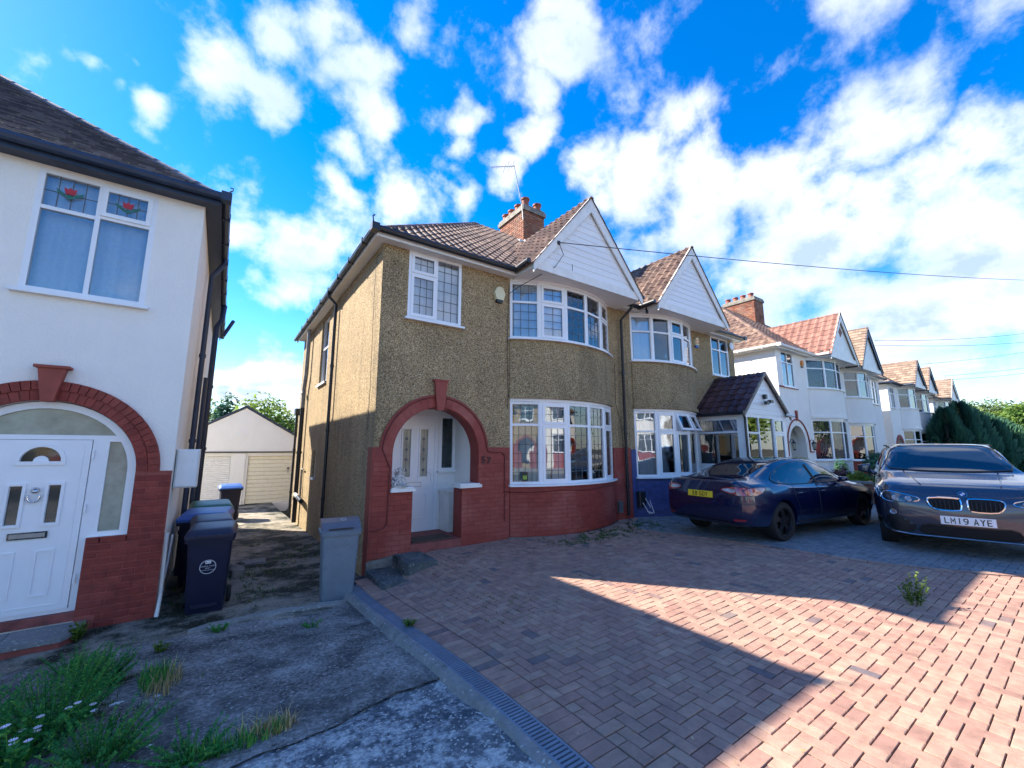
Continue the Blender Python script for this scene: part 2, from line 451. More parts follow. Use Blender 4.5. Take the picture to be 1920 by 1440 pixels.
class T3:
    """maps local (u, v, z) to the world: mirrored and moved."""
    def __init__(s, x=0, y=0, z=0, sx=1, sy=1):
        s.x, s.y, s.z, s.sx, s.sy = x, y, z, sx, sy
        s.flip = sx * sy < 0

    def __call__(s, u, v, z):
        return Vector((s.x + s.sx * u, s.y + s.sy * v, s.z + z))


class TF:
    """local frame inside a T3: origin at (u0,v0,z0), a runs along the given angle in plan, b goes inward."""
    def __init__(s, T, u0, v0, z0, ang=0.0):
        s.T, s.u0, s.v0, s.z0 = T, u0, v0, z0
        s.c, s.s = cos(ang), sin(ang)
        s.flip = T.flip

    def __call__(s, a, b, c):
        return s.T(s.u0 + a * s.c - b * s.s, s.v0 + a * s.s + b * s.c, s.z0 + c)


ID = T3()


class MB:
    def __init__(s, T=ID):
        s.v, s.f, s.m, s.t, s.T = [], [], [], [], T
        s.mi = 0
        s.tint = 0.5
        s.smooth = False

    def add(s, verts, faces, raw=False):
        n = len(s.v)
        for p in verts:
            s.v.append(Vector(p) if raw else s.T(*p))
            s.t.append(s.tint)
        for f in faces:
            f = [n + i for i in f]
            if s.T.flip and not raw:
                f.reverse()
            s.f.append(f)
            s.m.append(s.mi)
        return s

    def box(s, x0, x1, y0, y1, z0, z1):
        v = [(x0, y0, z0), (x1, y0, z0), (x1, y1, z0), (x0, y1, z0), (x0, y0, z1), (x1, y0, z1), (x1, y1, z1), (x0, y1, z1)]
        return s.add(v, [(0, 3, 2, 1), (4, 5, 6, 7), (0, 1, 5, 4), (1, 2, 6, 5), (2, 3, 7, 6), (3, 0, 4, 7)])

    def chbox(s, x0, x1, y0, y1, z0, z1, c=0.006):
        """box with chamfered front (y0) edges"""
        v = [(x0, y1, z0), (x1, y1, z0), (x1, y1, z1), (x0, y1, z1),
             (x0, y0 + c, z0), (x1, y0 + c, z0), (x1, y0 + c, z1), (x0, y0 + c, z1),
             (x0 + c, y0, z0 + c), (x1 - c, y0, z0 + c), (x1 - c, y0, z1 - c), (x0 + c, y0, z1 - c)]
        f = [(8, 9, 10, 11)]
        for i in range(4):
            j = (i + 1) % 4
            f.append((4 + i, 4 + j, 8 + j, 8 + i))
            f.append((i, j, 4 + j, 4 + i))
        f.append((3, 2, 1, 0))
        return s.add(v, f)

    def prism(s, loops, d0, d1, plane='xz'):
        """polygon (outer loop + holes) in a plane, extruded from d0 to d1 along the third axis"""
        def P(a, b, d):
            return (a, d, b) if plane == 'xz' else ((d, a, b) if plane == 'yz' else (a, b, d))
        fl = [q for L in loops for q in L]
        tris = tessellate_polygon([[Vector((a, b, 0)) for a, b in L] for L in loops])
        n = len(fl)
        vs_ = [P(a, b, d0) for a, b in fl] + [P(a, b, d1) for a, b in fl]
        fs = []
        for tr in tris:
            a, b, c = tr
            ar = (fl[b][0] - fl[a][0]) * (fl[c][1] - fl[a][1]) - (fl[c][0] - fl[a][0]) * (fl[b][1] - fl[a][1])
            tr = (a, b, c) if ar > 0 else (a, c, b)
            if plane == 'xy':
                fs.append(tuple(i + n for i in tr)); fs.append(tuple(reversed(tr)))
            elif plane == 'xz':
                fs.append(tr); fs.append(tuple(i + n for i in reversed(tr)))
            else:
                fs.append(tuple(i + n for i in tr)); fs.append(tuple(reversed(tr)))
        k = 0
        for L in loops:
            m = len(L)
            for i in range(m):
                j = (i + 1) % m
                fs.append((k + i, k + j, n + k + j, n + k + i))
            k += m
        return s.add(vs_, fs)

    def tube(s, pts, r, n=8, caps=True, raw=False, r2=None):
        P = [Vector(p) if raw else s.T(*p) for p in pts]
        base = len(s.v)
        up = Vector((0, 0, 1))
        prev = None
        for i, p in enumerate(P):
            d = (P[min(i + 1, len(P) - 1)] - P[max(i - 1, 0)])
            if d.length < 1e-9:
                d = Vector((0, 0, 1))
            d.normalize()
            if prev is None:
                a = d.cross(up if abs(d.z) < .95 else Vector((1, 0, 0))).normalized()
            else:
                a = (prev - d * prev.dot(d))
                a = a.normalized() if a.length > 1e-6 else d.cross(Vector((1, 0, 0))).normalized()
            prev = a
            b = d.cross(a)
            rr = r if r2 is None else r + (r2 - r) * i / max(1, len(P) - 1)
            for k in range(n):
                t = 2 * pi * k / n
                s.v.append(p + a * (cos(t) * rr) + b * (sin(t) * rr))
                s.t.append(s.tint)
        for i in range(len(P) - 1):
            for k in range(n):
                j = (k + 1) % n
                s.f.append([base + i * n + k, base + i * n + j, base + (i + 1) * n + j, base + (i + 1) * n + k])
                s.m.append(s.mi)
        if caps:
            s.f.append([base + k for k in reversed(range(n))]); s.m.append(s.mi)
            s.f.append([base + (len(P) - 1) * n + k for k in range(n)]); s.m.append(s.mi)
        return s

    def lathe(s, prof, n=16, c=(0, 0, 0), axis='z'):
        v, f = [], []
        for r, h in prof:
            for k in range(n):
                t = 2 * pi * k / n
                p = (r * cos(t), r * sin(t), h)
                if axis == 'y':
                    p = (p[0], h, p[1])
                elif axis == 'x':
                    p = (h, p[0], p[1])
                v.append((c[0] + p[0], c[1] + p[1], c[2] + p[2]))
        for i in range(len(prof) - 1):
            for k in range(n):
                j = (k + 1) % n
                q = (i * n + k, i * n + j, (i + 1) * n + j, (i + 1) * n + k)
                f.append(q if axis != 'y' else tuple(reversed(q)))
        f.append(tuple(reversed(range(n))) if axis != 'y' else tuple(range(n)))
        q = tuple((len(prof) - 1) * n + k for k in range(n))
        f.append(q if axis != 'y' else tuple(reversed(q)))
        return s.add(v, f)

    def build(s, name, mats, parent=None, local=False, kind=None, smooth=None, auto=None, weld=False):
        if not s.v:
            return None
        me = bpy.data.meshes.new(name)
        lo = Vector((min(p.x for p in s.v), min(p.y for p in s.v), min(p.z for p in s.v)))
        hi = Vector((max(p.x for p in s.v), max(p.y for p in s.v), max(p.z for p in s.v)))
        c = Vector(((lo.x + hi.x) / 2, (lo.y + hi.y) / 2, lo.z))
        me.from_pydata([p - c for p in s.v], [], s.f)
        if isinstance(mats, (str, bpy.types.Material)):
            mats = [mats]
        for m in mats:
            me.materials.append(MATS[m] if isinstance(m, str) else m)
        if len(mats) > 1:
            me.polygons.foreach_set('material_index', s.m)
        at = me.attributes.new('tint', 'FLOAT', 'POINT')
        at.data.foreach_set('value', s.t)
        if s.smooth if smooth is None else smooth:
            me.shade_smooth()
            if auto:
                try:
                    me.set_sharp_from_angle(angle=radians(auto))
                except Exception:
                    pass
        me.update()
        o = bpy.data.objects.new(name, me)
        C.objects.link(o)
        if parent is not None:
            o.parent = parent
            base = Vector((0, 0, 0)) if (local and parent.type == 'EMPTY') else WORLD[parent]
            o.location = c - base
        else:
            o.location = c
        WORLD[o] = c
        if kind:
            o['kind'] = kind
        return o


def info(o, label, cat, group=None):
    o['label'] = label
    o['category'] = cat
    if group:
        o['group'] = group
    return o


def thing(name, label, cat, loc=(0, 0, 0), rotz=0.0, group=None):
    o = bpy.data.objects.new(name, None)
    o.empty_display_size = 0.2
    C.objects.link(o)
    o.location = loc
    o.rotation_euler = (0, 0, rotz)
    WORLD[o] = Vector(loc)
    return info(o, label, cat, group)


def clip_poly(P, px, py, nx, ny):
    """keep the side of the 2D polygon where (p - (px,py)) . n >= 0"""
    out = []
    for i in range(len(P)):
        a, b = P[i], P[(i + 1) % len(P)]
        da = (a[0] - px) * nx + (a[1] - py) * ny
        db = (b[0] - px) * nx + (b[1] - py) * ny
        if da >= 0:
            out.append(a)
        if (da >= 0) != (db >= 0):
            t = da / (da - db)
            out.append((a[0] + (b[0] - a[0]) * t, a[1] + (b[1] - a[1]) * t))
    return out


def area2(P):
    return abs(sum(P[i][0] * P[(i + 1) % len(P)][1] - P[(i + 1) % len(P)][0] * P[i][1] for i in range(len(P)))) / 2


def signed(P):
    return sum(P[i][0] * P[(i + 1) % len(P)][1] - P[(i + 1) % len(P)][0] * P[i][1] for i in range(len(P))) / 2


def inside(P, x, y):
    r = False
    j = len(P) - 1
    for i in range(len(P)):
        xi, yi, xj, yj = P[i][0], P[i][1], P[j][0], P[j][1]
        if (yi > y) != (yj > y) and x < (xj - xi) * (y - yi) / (yj - yi) + xi:
            r = not r
        j = i
    return r


def text_mesh(txt, size, depth=0.002, shear=0.0, bold=0.0):
    cu = bpy.data.curves.new('t', 'FONT')
    cu.body = txt
    cu.size = size
    cu.extrude = depth / 2
    cu.offset = bold
    cu.align_x = 'CENTER'
    cu.align_y = 'CENTER'
    cu.resolution_u = 3
    o = bpy.data.objects.new('t', cu)
    C.objects.link(o)
    dg = bpy.context.evaluated_depsgraph_get()
    me = bpy.data.meshes.new_from_object(o.evaluated_get(dg))
    vs_ = [v.co.copy() for v in me.vertices]
    fs = [list(p.vertices) for p in me.polygons]
    bpy.data.objects.remove(o)
    bpy.data.meshes.remove(me)
    bpy.data.curves.remove(cu)
    return vs_, fs


# ------------------------------------------------------------ pieces laid on a slope
def tile_verts(w, g, kind):
    """one roof tile in (a across, b up the slope, c off the slope)"""
    L = g * 1.22
    if kind == 'flat':
        t = 0.021
        v = [(0, 0, .008), (w, 0, .008), (w, 0, .008 + t), (0, 0, .008 + t), (0, L, 0), (w, L, 0), (w, L, .006), (0, L, .006)]
        f = [(0, 1, 2, 3), (3, 2, 6, 7), (0, 3, 7, 4), (1, 5, 6, 2)]
        return v, f
    xs = [0, .12, .26, .40, .62, .82, 1.0]
    hs = [.0, .032, .046, .030, .004, .0, .004] if kind == 'roman' else [.004, .026, .036, .026, .004, .004, .004]
    v, f = [], []
    for x, h in zip(xs, hs):
        v += [(x * w, 0, .002 + h * .2), (x * w, 0, .020 + h), (x * w, L, .0 + h)]
    for i in range(6):
        a, b = i * 3, (i + 1) * 3
        f += [(a, b, b + 1, a + 1), (a + 1, b + 1, b + 2, a + 2)]
    f += [(0, 1, 2), (20, 19, 18)]
    return v, f


def slope(parent, poly, w, g, kind, mat, nobj=0, deck_name='roof_deck', deck=None, near=Vector((0, 0, 0)), sag=0.004):
    """poly: world 3D points of a planar roof face. Tiles laid from the lowest edge up."""
    n = (poly[1] - poly[0]).cross(poly[2] - poly[0]).normalized()
    if n.z < 0:
        n = -n
    S = (Vector((0, 0, 1)) - n * n.z).normalized()
    U = S.cross(n)
    O = min(poly, key=lambda p: p.z)
    P2 = [((p - O).dot(U), (p - O).dot(S)) for p in poly]
    if signed(P2) < 0:
        P2.reverse()
    a0, a1 = min(p[0] for p in P2), max(p[0] for p in P2)
    b1 = max(p[1] for p in P2)
    rows = int(b1 / g) + 1
    mb = MB()
    full = []
    rnd = random.Random(int(a1 * 1000) + rows)
    pv, pf = tile_verts(w, g, kind)
    for r in range(rows):
        off = 0 if kind != 'flat' or r % 2 == 0 else w / 2
        k = int(math.floor((a0 - off) / w))
        a = k * w + off
        while a < a1:
            q = [(a, r * g), (a + w, r * g), (a + w, (r + 1) * g), (a, (r + 1) * g)]
            cnt = sum(inside(P2, *c) or False for c in [(q[0][0] + .002, q[0][1] + .002), (q[1][0] - .002, q[1][1] + .002), (q[2][0] - .002, q[2][1] - .002), (q[3][0] + .002, q[3][1] - .002)])
            if cnt == 4 and r * g + 1.22 * g <= b1:
                full.append((a, r * g))
            elif cnt > 0 or inside(P2, a + w / 2, (r + .5) * g):
                # clipped tile
                bm = bmesh.new()
                vs_ = [bm.verts.new((x + a, y + r * g, z)) for x, y, z in pv]
                for f in pf:
                    bm.faces.new([vs_[i] for i in f])
                m = len(P2)
                for i in range(m):
                    x0, y0 = P2[i]
                    x1, y1 = P2[(i + 1) % m]
                    ex, ey = x1 - x0, y1 - y0
                    L = sqrt(ex * ex + ey * ey)
                    if L < 1e-6:
                        continue
                    bmesh.ops.bisect_plane(bm, geom=bm.verts[:] + bm.edges[:] + bm.faces[:], plane_co=(x0, y0, 0), plane_no=(ey / L, -ex / L, 0), clear_outer=True)
                mb.tint = rnd.random()
                bm.verts.index_update()
                mb.add([O + U * v.co.x + S * v.co.y + n * v.co.z for v in bm.verts], [[v.index for v in f.verts] for f in bm.faces], raw=True)
                bm.free()
            a += w
    full.sort(key=lambda q: ((O + U * q[0] + S * q[1]) - near).length)
    rot = Matrix((U, S, n)).transposed().to_4x4()
    pool = []
    if nobj:
        for i in range(8):
            me = bpy.data.meshes.new('tile')
            me.from_pydata(pv, [], pf)
            me.materials.append(MATS[mat])
            at = me.attributes.new('tint', 'FLOAT', 'POINT')
            at.data.foreach_set('value', [rnd.random()] * len(pv))
            pool.append(me)
    for i, (a, b) in enumerate(full):
        tilt = rnd.uniform(-1, 1) * sag
        if i < nobj:
            o = bpy.data.objects.new('tile', pool[rnd.randrange(8)])
            C.objects.link(o)
            o.parent = parent
            p = O + U * a + S * b + n * (abs(tilt))
            o.matrix_local = Matrix.Translation(p - WORLD[parent]) @ rot @ Matrix.Rotation(tilt * 2, 4, 'Z')
        else:
            mb.tint = rnd.random()
            mb.add([O + U * (x + a) + S * (y + b) + n * (z + abs(tilt)) for x, y, z in pv], pf, raw=True)
    mb.build('tile', mat, parent, kind='stuff')
    return n, U, S


def cap_run(mb, p0, p1, r=0.095, L=0.42):
    """ridge or hip tiles: overlapping half rounds from p0 to p1"""
    d = p1 - p0
    ln = d.length
    d.normalize()
    side = d.cross(Vector((0, 0, 1))).normalized()
    up = side.cross(d)
    k = max(1, int(ln / L))
    for i in range(k):
        a, b = p0 + d * (ln * i / k), p0 + d * (ln * (i + 1) / k + .03)
        v, f = [], []
        for q, (p, rr) in enumerate(((a, r * 1.04), (b, r * .97))):
            for j in range(7):
                t = pi * j / 6
                v.append(p + side * (cos(t) * rr) + up * (sin(t) * rr * .75))
        for j in range(6):
            f.append((j, j + 1, 8 + j, 7 + j))
        f.append(tuple(range(7)))
        mb.tint = random.random()
        mb.add(v, f, raw=True)


def bricks(parent, T, rows_fn, z0, z1, rh=.075, bl=.225, d0=-.006, d1=.006, mat='red_brick_paint', j=.008, name='brick', budget=300, seed=1, T_at=None):
    """stretcher bond between z0 and z1; rows_fn(z) gives the u intervals of a row. Short pieces at the ends."""
    rnd = random.Random(seed)
    r = 0
    z = z0
    rest = MB(T)
    n = 0
    cache = {}
    while z + rh * .6 < z1:
        zt = min(z + rh, z1)
        for (a, b) in rows_fn((z + zt) / 2):
            u = a - (bl / 2 if r % 2 else 0)
            while u < b - .01:
                ua, ub = max(u, a), min(u + bl, b)
                if ub - ua > .03:
                    dd = d0 + rnd.uniform(-.002, .002)
                    if n < budget:
                        n += 1
                        key = (round(ub - ua, 2), round(zt - z, 3), rnd.randrange(4))
                        if T_at is None:
                            w, h = ub - ua - j, zt - z - j
                            me = cache.get(key)
                            if me is None:
                                q = MB(T3(sx=T.sx, sy=T.sy))
                                q.tint = rnd.random()
                                q.chbox(-w / 2, w / 2, 0, d1 - d0, 0, h, .005)
                                me = bpy.data.meshes.new(name)
                                me.from_pydata(q.v, [], q.f)
                                me.materials.append(MATS[mat])
                                at = me.attributes.new('tint', 'FLOAT', 'POINT')
                                at.data.foreach_set('value', q.t)
                                cache[key] = me
                            o = bpy.data.objects.new(name, me)
                            C.objects.link(o)
                            o.parent = parent
                            o.location = T((ua + ub) / 2, dd, z + j / 2) - WORLD[parent]
                        else:
                            q = MB(T_at((ua + ub) / 2))
                            q.tint = rnd.random()
                            w, h = ub - ua - j, zt - z - j
                            q.chbox(-w / 2, w / 2, dd, d1, z + j / 2, z + j / 2 + h, .005)
                            q.build(name, mat, parent)
                    else:
                        rest.tint = rnd.random()
                        if T_at is None:
                            rest.chbox(ua + j / 2, ub - j / 2, dd, d1, z + j / 2, zt - j / 2, .005)
                        else:
                            TT = T_at((ua + ub) / 2)
                            q = MB(TT)
                            w = ub - ua - j
                            q.chbox(-w / 2, w / 2, dd, d1, z + j / 2, zt - j / 2, .005)
                            rest.add(q.v, q.f, raw=True)
                u += bl
        z = zt
        r += 1
    rest.build(name, mat, parent, kind='stuff')
    return n


# ------------------------------------------------------------ windows
def window(parent, F, w, h, cols, lead=None, sill=True, mat='upvc', glass='glass', name='window', fr=.055, depth=.07, sash_pr=.016, leadmat='window_lead', label=None):
    """F(a, b, c): a along, b inward, c up, (0,0,0) at the lower left corner of the opening's outer face.
    cols: list of (width share, [(height share from the top, kind, lead), ...]); kind 'f' fixed, 's' opening sash, 'o' sash tilted open"""
    fm = MB(F)
    fm.box(0, w, 0, depth, 0, fr)
    fm.box(0, w, 0, depth, h - fr, h)
    fm.box(0, fr, 0, depth, fr, h - fr)
    fm.box(w - fr, w, 0, depth, fr, h - fr)
    iw, ih = w - 2 * fr, h - 2 * fr
    panes = []
    tot = sum(c[0] for c in cols)
    a = fr
    mw = .045
    for ci, (sh, rows) in enumerate(cols):
        cw = iw * sh / tot
        a1 = a + cw
        aa = a + (mw / 2 if ci else 0)
        ab = a1 - (mw / 2 if ci < len(cols) - 1 else 0)
        if ci < len(cols) - 1:
            fm.box(a1 - mw / 2, a1 + mw / 2, .002, depth, fr, h - fr)
        rt = sum(r[0] for r in rows)
        c = h - fr
        for ri, row in enumerate(rows):
            rh_ = ih * row[0] / rt
            c0 = c - rh_
            ca = c0 + (mw / 2 if ri < len(rows) - 1 else 0)
            cb = c - (mw / 2 if ri else 0)
            if ri < len(rows) - 1:
                fm.box(aa, ab, .004, depth, c0 - mw / 2, c0 + mw / 2)
            panes.append((aa, ab, ca, cb, row[1], row[2] if len(row) > 2 else None))
            c = c0
        a = a1
    fo = fm.build(name, mat, parent)
    if label:
        fo['label'] = label
    lm = MB(F)
    for (aa, ab, ca, cb, kind, ld) in panes:
        if kind == 'o':
            FF = tilt_frame(F, ca, cb)
            kk = 0
        else:
            FF = F
        if kind in 'so':
            s = MB(FF)
            e = .042
            b0 = -sash_pr
            s.box(aa - .008, ab + .008, b0, .03, ca - .008, ca + e)
            s.box(aa - .008, ab + .008, b0, .03, cb - e, cb + .008)
            s.box(aa - .008, aa + e, b0, .03, ca + e, cb - e)
            s.box(ab - e, ab + .008, b0, .03, ca + e, cb - e)
            s.build('sash', mat, fo)
            aa, ab, ca, cb = aa + e, ab - e, ca + e, cb - e
            gb = .006
        else:
            gb = .03
        g = MB(FF)
        g.box(aa - .005, ab + .005, gb, gb + .006, ca - .005, cb + .005)
        g.build('pane', glass, fo)
        if ld:
            l = MB(FF)
            k = .0045
            if ld == 'diamond':
                st = .105
                W_, H_ = ab - aa, cb - ca
                for sgn in (1, -1):
                    q = -H_ * .62
                    while q < W_ + H_ * .62:
                        pts = []
                        # line a = q + sgn*.62*(c)
                        ts = []
                        for c_ in (0, H_):
                            x = q + (.62 * c_ if sgn > 0 else .62 * (H_ - c_))
                            ts.append((x, c_))
                        (x0, y0), (x1, y1) = ts
                        def cl(x0, y0, x1, y1):
                            t0, t1 = 0.0, 1.0
                            dx = x1 - x0
                            if abs(dx) < 1e-9:
                                return None
                            ta, tb = (0 - x0) / dx, (W_ - x0) / dx
                            if ta > tb:
                                ta, tb = tb, ta
                            t0, t1 = max(t0, ta), min(t1, tb)
                            if t0 >= t1:
                                return None
                            return (x0 + dx * t0, y0 + (y1 - y0) * t0, x0 + dx * t1, y0 + (y1 - y0) * t1)
                        c2 = cl(x0, y0, x1, y1)
                        if c2:
                            l.tube([(aa + c2[0], gb - .003, ca + c2[1]), (aa + c2[2], gb - .003, ca + c2[3])], .0055, n=4)
                        q += st
            else:
                nx, nz = ld
                for i in range(1, nx):
                    x = aa + (ab - aa) * i / nx
                    l.box(x - k, x + k, gb - .005, gb + .001, ca, cb)
                for i in range(1, nz):
                    z = ca + (cb - ca) * i / nz
                    l.box(aa, ab, gb - .006, gb + .0005, z - k, z + k)
            l.build('leadwork', leadmat, fo)
    if sill:
        s = MB(F)
        s.box(-.05, w + .05, -.075, .0, -.035, .0)
        s.build('sill', mat, fo)
    return fo


class tilt_frame:
    def __init__(s, F, c0, c1, ang=radians(22)):
        s.F, s.c1, s.flip = F, c1, F.flip
        s.cs, s.sn = cos(ang), sin(ang)

    def __call__(s, a, b, c):
        d = s.c1 - c
        return s.F(a, b * s.cs - d * s.sn, s.c1 - d * s.cs - b * s.sn)


def curtain(label, T, pts, z0, z1, mat, folds=9.0, amp=.02, group=None, swag=None, cat='curtain'):
    """folded cloth following the plan polyline pts"""
    mb = MB(T)
    P = []
    ln = 0
    for i in range(len(pts) - 1):
        a, b = Vector(pts[i]), Vector(pts[i + 1])
        L = (b - a).length
        k = max(2, int(L / .018))
        nrm = Vector((-(b - a).y, (b - a).x)).normalized()
        for j in range(k + (1 if i == len(pts) - 2 else 0)):
            s = ln + L * j / k
            w = sin(s * 2 * pi * folds * 1.0) * .6 + sin(s * 2 * pi * folds * .43 + 1.3) * .5
            q = a + (b - a) * (j / k) + nrm * (w * amp)
            P.append(q)
        ln += L
    v, f = [], []
    for q in P:
        v += [(q.x, q.y, z0), (q.x, q.y, z1)]
    for i in range(len(P) - 1):
        f.append((i * 2, i * 2 + 2, i * 2 + 3, i * 2 + 1))
    mb.add(v, f)
    o = mb.build('curtain', mat, smooth=True)
    info(o, label, cat, group)
    return o

# ------------------------------------------------------------ houses
TANP = 0.83


def arc_pts(cx, cy, r, a0, a1, n):
    return [(cx + r * cos(radians(a0 + (a1 - a0) * i / n)), cy + r * sin(radians(a0 + (a1 - a0) * i / n))) for i in range(n + 1)]


class Bay:
    def __init__(s, u0, u1, sag, nf=5):
        s.um, s.c, s.s, s.n = (u0 + u1) / 2, u1 - u0, sag, nf
        s.R = (s.c * s.c / 4 + sag * sag) / (2 * sag)
        s.a = math.asin(min(.9999, s.c / 2 / s.R))
        s.vc = s.R - sag

    def p(s, t, off=0.0):
        return (s.um + (s.R + off) * sin(t), s.vc - (s.R + off) * cos(t))

    def band(s, off_out, off_in, n=24, ext=1.0):
        a = s.a * ext
        o = [s.p(-a + 2 * a * i / n, off_out) for i in range(n + 1)]
        o = [(o[0][0], .02)] + o + [(o[-1][0], .02)]
        i_ = [s.p(a - 2 * a * i / n, -off_in) for i in range(n + 1)]
        i_ = [(i_[0][0] , .02)] + i_ + [(i_[-1][0], .02)]
        o2 = []
        for q in o + i_:
            if not o2 or abs(q[0] - o2[-1][0]) + abs(q[1] - o2[-1][1]) > 1e-5:
                o2.append(q)
        return o2

    def facets(s):
        P = [s.p(-s.a + 2 * s.a * k / s.n) for k in range(s.n + 1)]
        return [(P[k], P[k + 1]) for k in range(s.n)]


def bay_windows(root, T, bay, z0, z1, styles, lead_ok, glass, fr=.05, mat='upvc', name='bay_window'):
    m = MB(T)
    for k in range(1, bay.n):
        u, v = bay.p(-bay.a + 2 * bay.a * k / bay.n)
        m.tube([(u, v + .035, z0), (u, v + .035, z1)], .04, n=8)
    m.prism([bay.band(.012, .07, ext=1.0)], z1 - .0, z1 + .06, 'xy')
    m.build('window_post', mat, root)
    for k, ((x0, y0), (x1, y1)) in enumerate(bay.facets()):
        L = sqrt((x1 - x0) ** 2 + (y1 - y0) ** 2)
        F = TF(T, x0, y0, z0, atan2(y1 - y0, x1 - x0))
        window(root, F, L, z1 - z0, styles[k], sill=False, glass=glass, fr=fr, mat=mat, name=name)
    m = MB(T)
    m.prism([bay.band(.10, .03)], z0 - .035, z0 - .002, 'xy')
    m.build('bay_sill', mat, root)


def house(key, label, c):
    T = T3(c['x0'], c.get('y0', 6.5), c.get('dz', 0), c.get('sx', 1), c.get('sy', 1))
    W, D = c['W'], c.get('D', 7.9)
    zb = c.get('zb', -2.1)
    lod = c.get('lod', 0)
    root = thing(key, label, 'house', T(0, 0, -1.7))
    up, ze, zE = c['upper'], 3.42, 3.52
    g0, g1, gm, gv = c['g0'], c['g1'], (c['g0'] + c['g1']) / 2, c.get('gv', -.75)
    gz = c.get('gz', 5.38)
    b = Bay(*c['bay'])
    L = c.get('lower')
    dz_l, top_l = c.get('bl', (-.67, .90)), 0
    zl0, zl1 = c.get('bl', (-.67, .90))
    zu0, zu1 = c.get('bu', (2.16, 3.34))
    # ---- front wall with its openings
    A = c.get('arch')
    holes = [[(b.um - b.c / 2 + .1, zl0 + .02), (b.um + b.c / 2 - .1, zl0 + .02), (b.um + b.c / 2 - .1, zl1), (b.um - b.c / 2 + .1, zl1)],
             [(b.um - b.c / 2 + .1, zu0), (b.um + b.c / 2 - .1, zu0), (b.um + b.c / 2 - .1, zu1), (b.um - b.c / 2 + .1, zu1)]]
    wn = c['win']
    holes.append([(wn[0], wn[2]), (wn[1], wn[2]), (wn[1], wn[3]), (wn[0], wn[3])])
    ah = None
    if A:
        uc, zc, ri, ro, pl, pr, zcap, zf = A
        ah = [(uc - pl, zf), (uc + pr, zf), (uc + pr, zcap), (uc + ri, zcap)] + arc_pts(uc, zc, ri, 0, 180, 28) + [(uc - ri, zcap), (uc - pl, zcap)]
        q = []
        for p in ah:
            if not q or abs(p[0] - q[-1][0]) + abs(p[1] - q[-1][1]) > 1e-4:
                q.append(p)
        ah = q
        holes.append(ah)
    m = MB(T)
    m.prism([[(0, zb), (W - .004, zb), (W - .004, ze), (0, ze)]] + holes, 0, .25)
    wall = m.build('wall', up, root)
    # side wall
    sh = []
    for sw in c.get('side_win', []):
        sh.append([(sw[0], sw[2]), (sw[1], sw[2]), (sw[1], sw[3]), (sw[0], sw[3])])
    m = MB(T)
    m.prism([[(.25, zb), (D, zb), (D, ze), (.25, ze)]] + sh, 0, .25, 'yz')
    m.build('wall', c.get('side', up), root)
    m = MB(T)
    m.box(.25, W - .004, D - .25, D, zb, ze)
    m.box(W - .12, W - .004, .25, D - .25, zb, ze)
    m.build('wall', c.get('side', up), root)
    for sw in c.get('side_win', []):
        class SF:
            flip = not T.flip

            def __init__(s, a0, z0):
                s.a0, s.z0 = a0, z0

            def __call__(s, a, bb, cc):
                return T(bb + .05, s.a0 + a, s.z0 + cc)
        F = SF(sw[0], sw[2])
        window(root, F, sw[1] - sw[0], sw[3] - sw[2], [(1, [(.45, 'f'), (.55, 'f')])], glass=c.get('glass', 'glass'))
        m = MB(T)
        m.box(-.05, .05, sw[0] - .05, sw[1] + .05, sw[2] - .05, sw[2])
        m.build('sill', 'upvc', root)
    m = MB(T)
    m.box(.25, W - .12, .25, D - .25, -1.62 + 0, -1.58) if not A else m.box(.25, W - .12, 1.1, D - .25, -1.62, -1.58)
    m.box(.25, W - .12, .26, D - .25, 1.25, 1.4)
    m.box(.25, W - .12, .26, D - .25, ze - .08, ze - .01)
    m.box(.25, W - .12, 3.4, 3.5, -1.58, 1.25)
    m.box(.25, W - .12, 3.4, 3.5, 1.4, ze - .08)
    m.box(max(1.62, b.um - b.c / 2 - .4), max(1.62, b.um - b.c / 2 - .4) + .08, .26, 3.4, 1.4, ze - .08)
    m.build('room', 'room_wall', root)
    # ---- main window
    F = TF(T, wn[0], .0, wn[2])
    window(root, F, wn[1] - wn[0], wn[3] - wn[2], c['win_cols'], glass=c.get('glass', 'glass'), mat=c.get('frame', 'upvc'))
    # ---- bay
    bw = c.get('bay_lower', L)
    m = MB(T)
    m.prism([b.band(.03, .18)], zb, zl0 - .036, 'xy')
    m.build('bay_wall', c['bay_low_mat'], root)
    if c.get('bay_bricks'):
        def Tat(u):
            t = (u - b.um) / b.R
            px, py = b.p(t, .03)
            return TF(T, px, py, 0, t)
        ar = b.a * b.R
        bricks(root, T, lambda z: [(b.um - ar, b.um + ar)], -1.6, zl0 - .09, mat=c['bay_bricks'], d0=-.0035, d1=.01, j=.006, budget=c.get('bb', 0), T_at=Tat, seed=5)
    if c.get('plinth'):
        m = MB(T)
        m.prism([b.band(.085, 0)], zb, -1.61, 'xy')
        m.build('plinth', 'plinth_cement', root)
    m = MB(T)
    m.prism([b.band(.03, .12)], zl1 + .06, zu0 - .036, 'xy')
    m.prism([b.band(.07, .0)], zl1 + .06, zl1 + .15, 'xy')
    m.build('bay_wall', c.get('bay_mid', up), root)
    bay_windows(root, T, b, zl0, zl1, c['low_styles'], True, c.get('glass', 'glass'), mat=c.get('frame', 'upvc'))
    bay_windows(root, T, b, zu0, zu1, c['up_styles'], True, c.get('glass', 'glass'), mat=c.get('frame', 'upvc'))
    m = MB(T)
    m.prism([b.band(.02, .1)], zu1 + .06, ze + .0, 'xy')
    m.build('bay_header', c.get('trim', 'white_paint'), root)

    # ---- roof
    ue, vE = -.16, -.18
    vr = D / 2
    zr = zE + (vr - vE) * TANP
    hx = ue + (vr - vE)
    vg = vE + (gz - zE) / TANP
    P = lambda u, v, z: T(u, v, z)
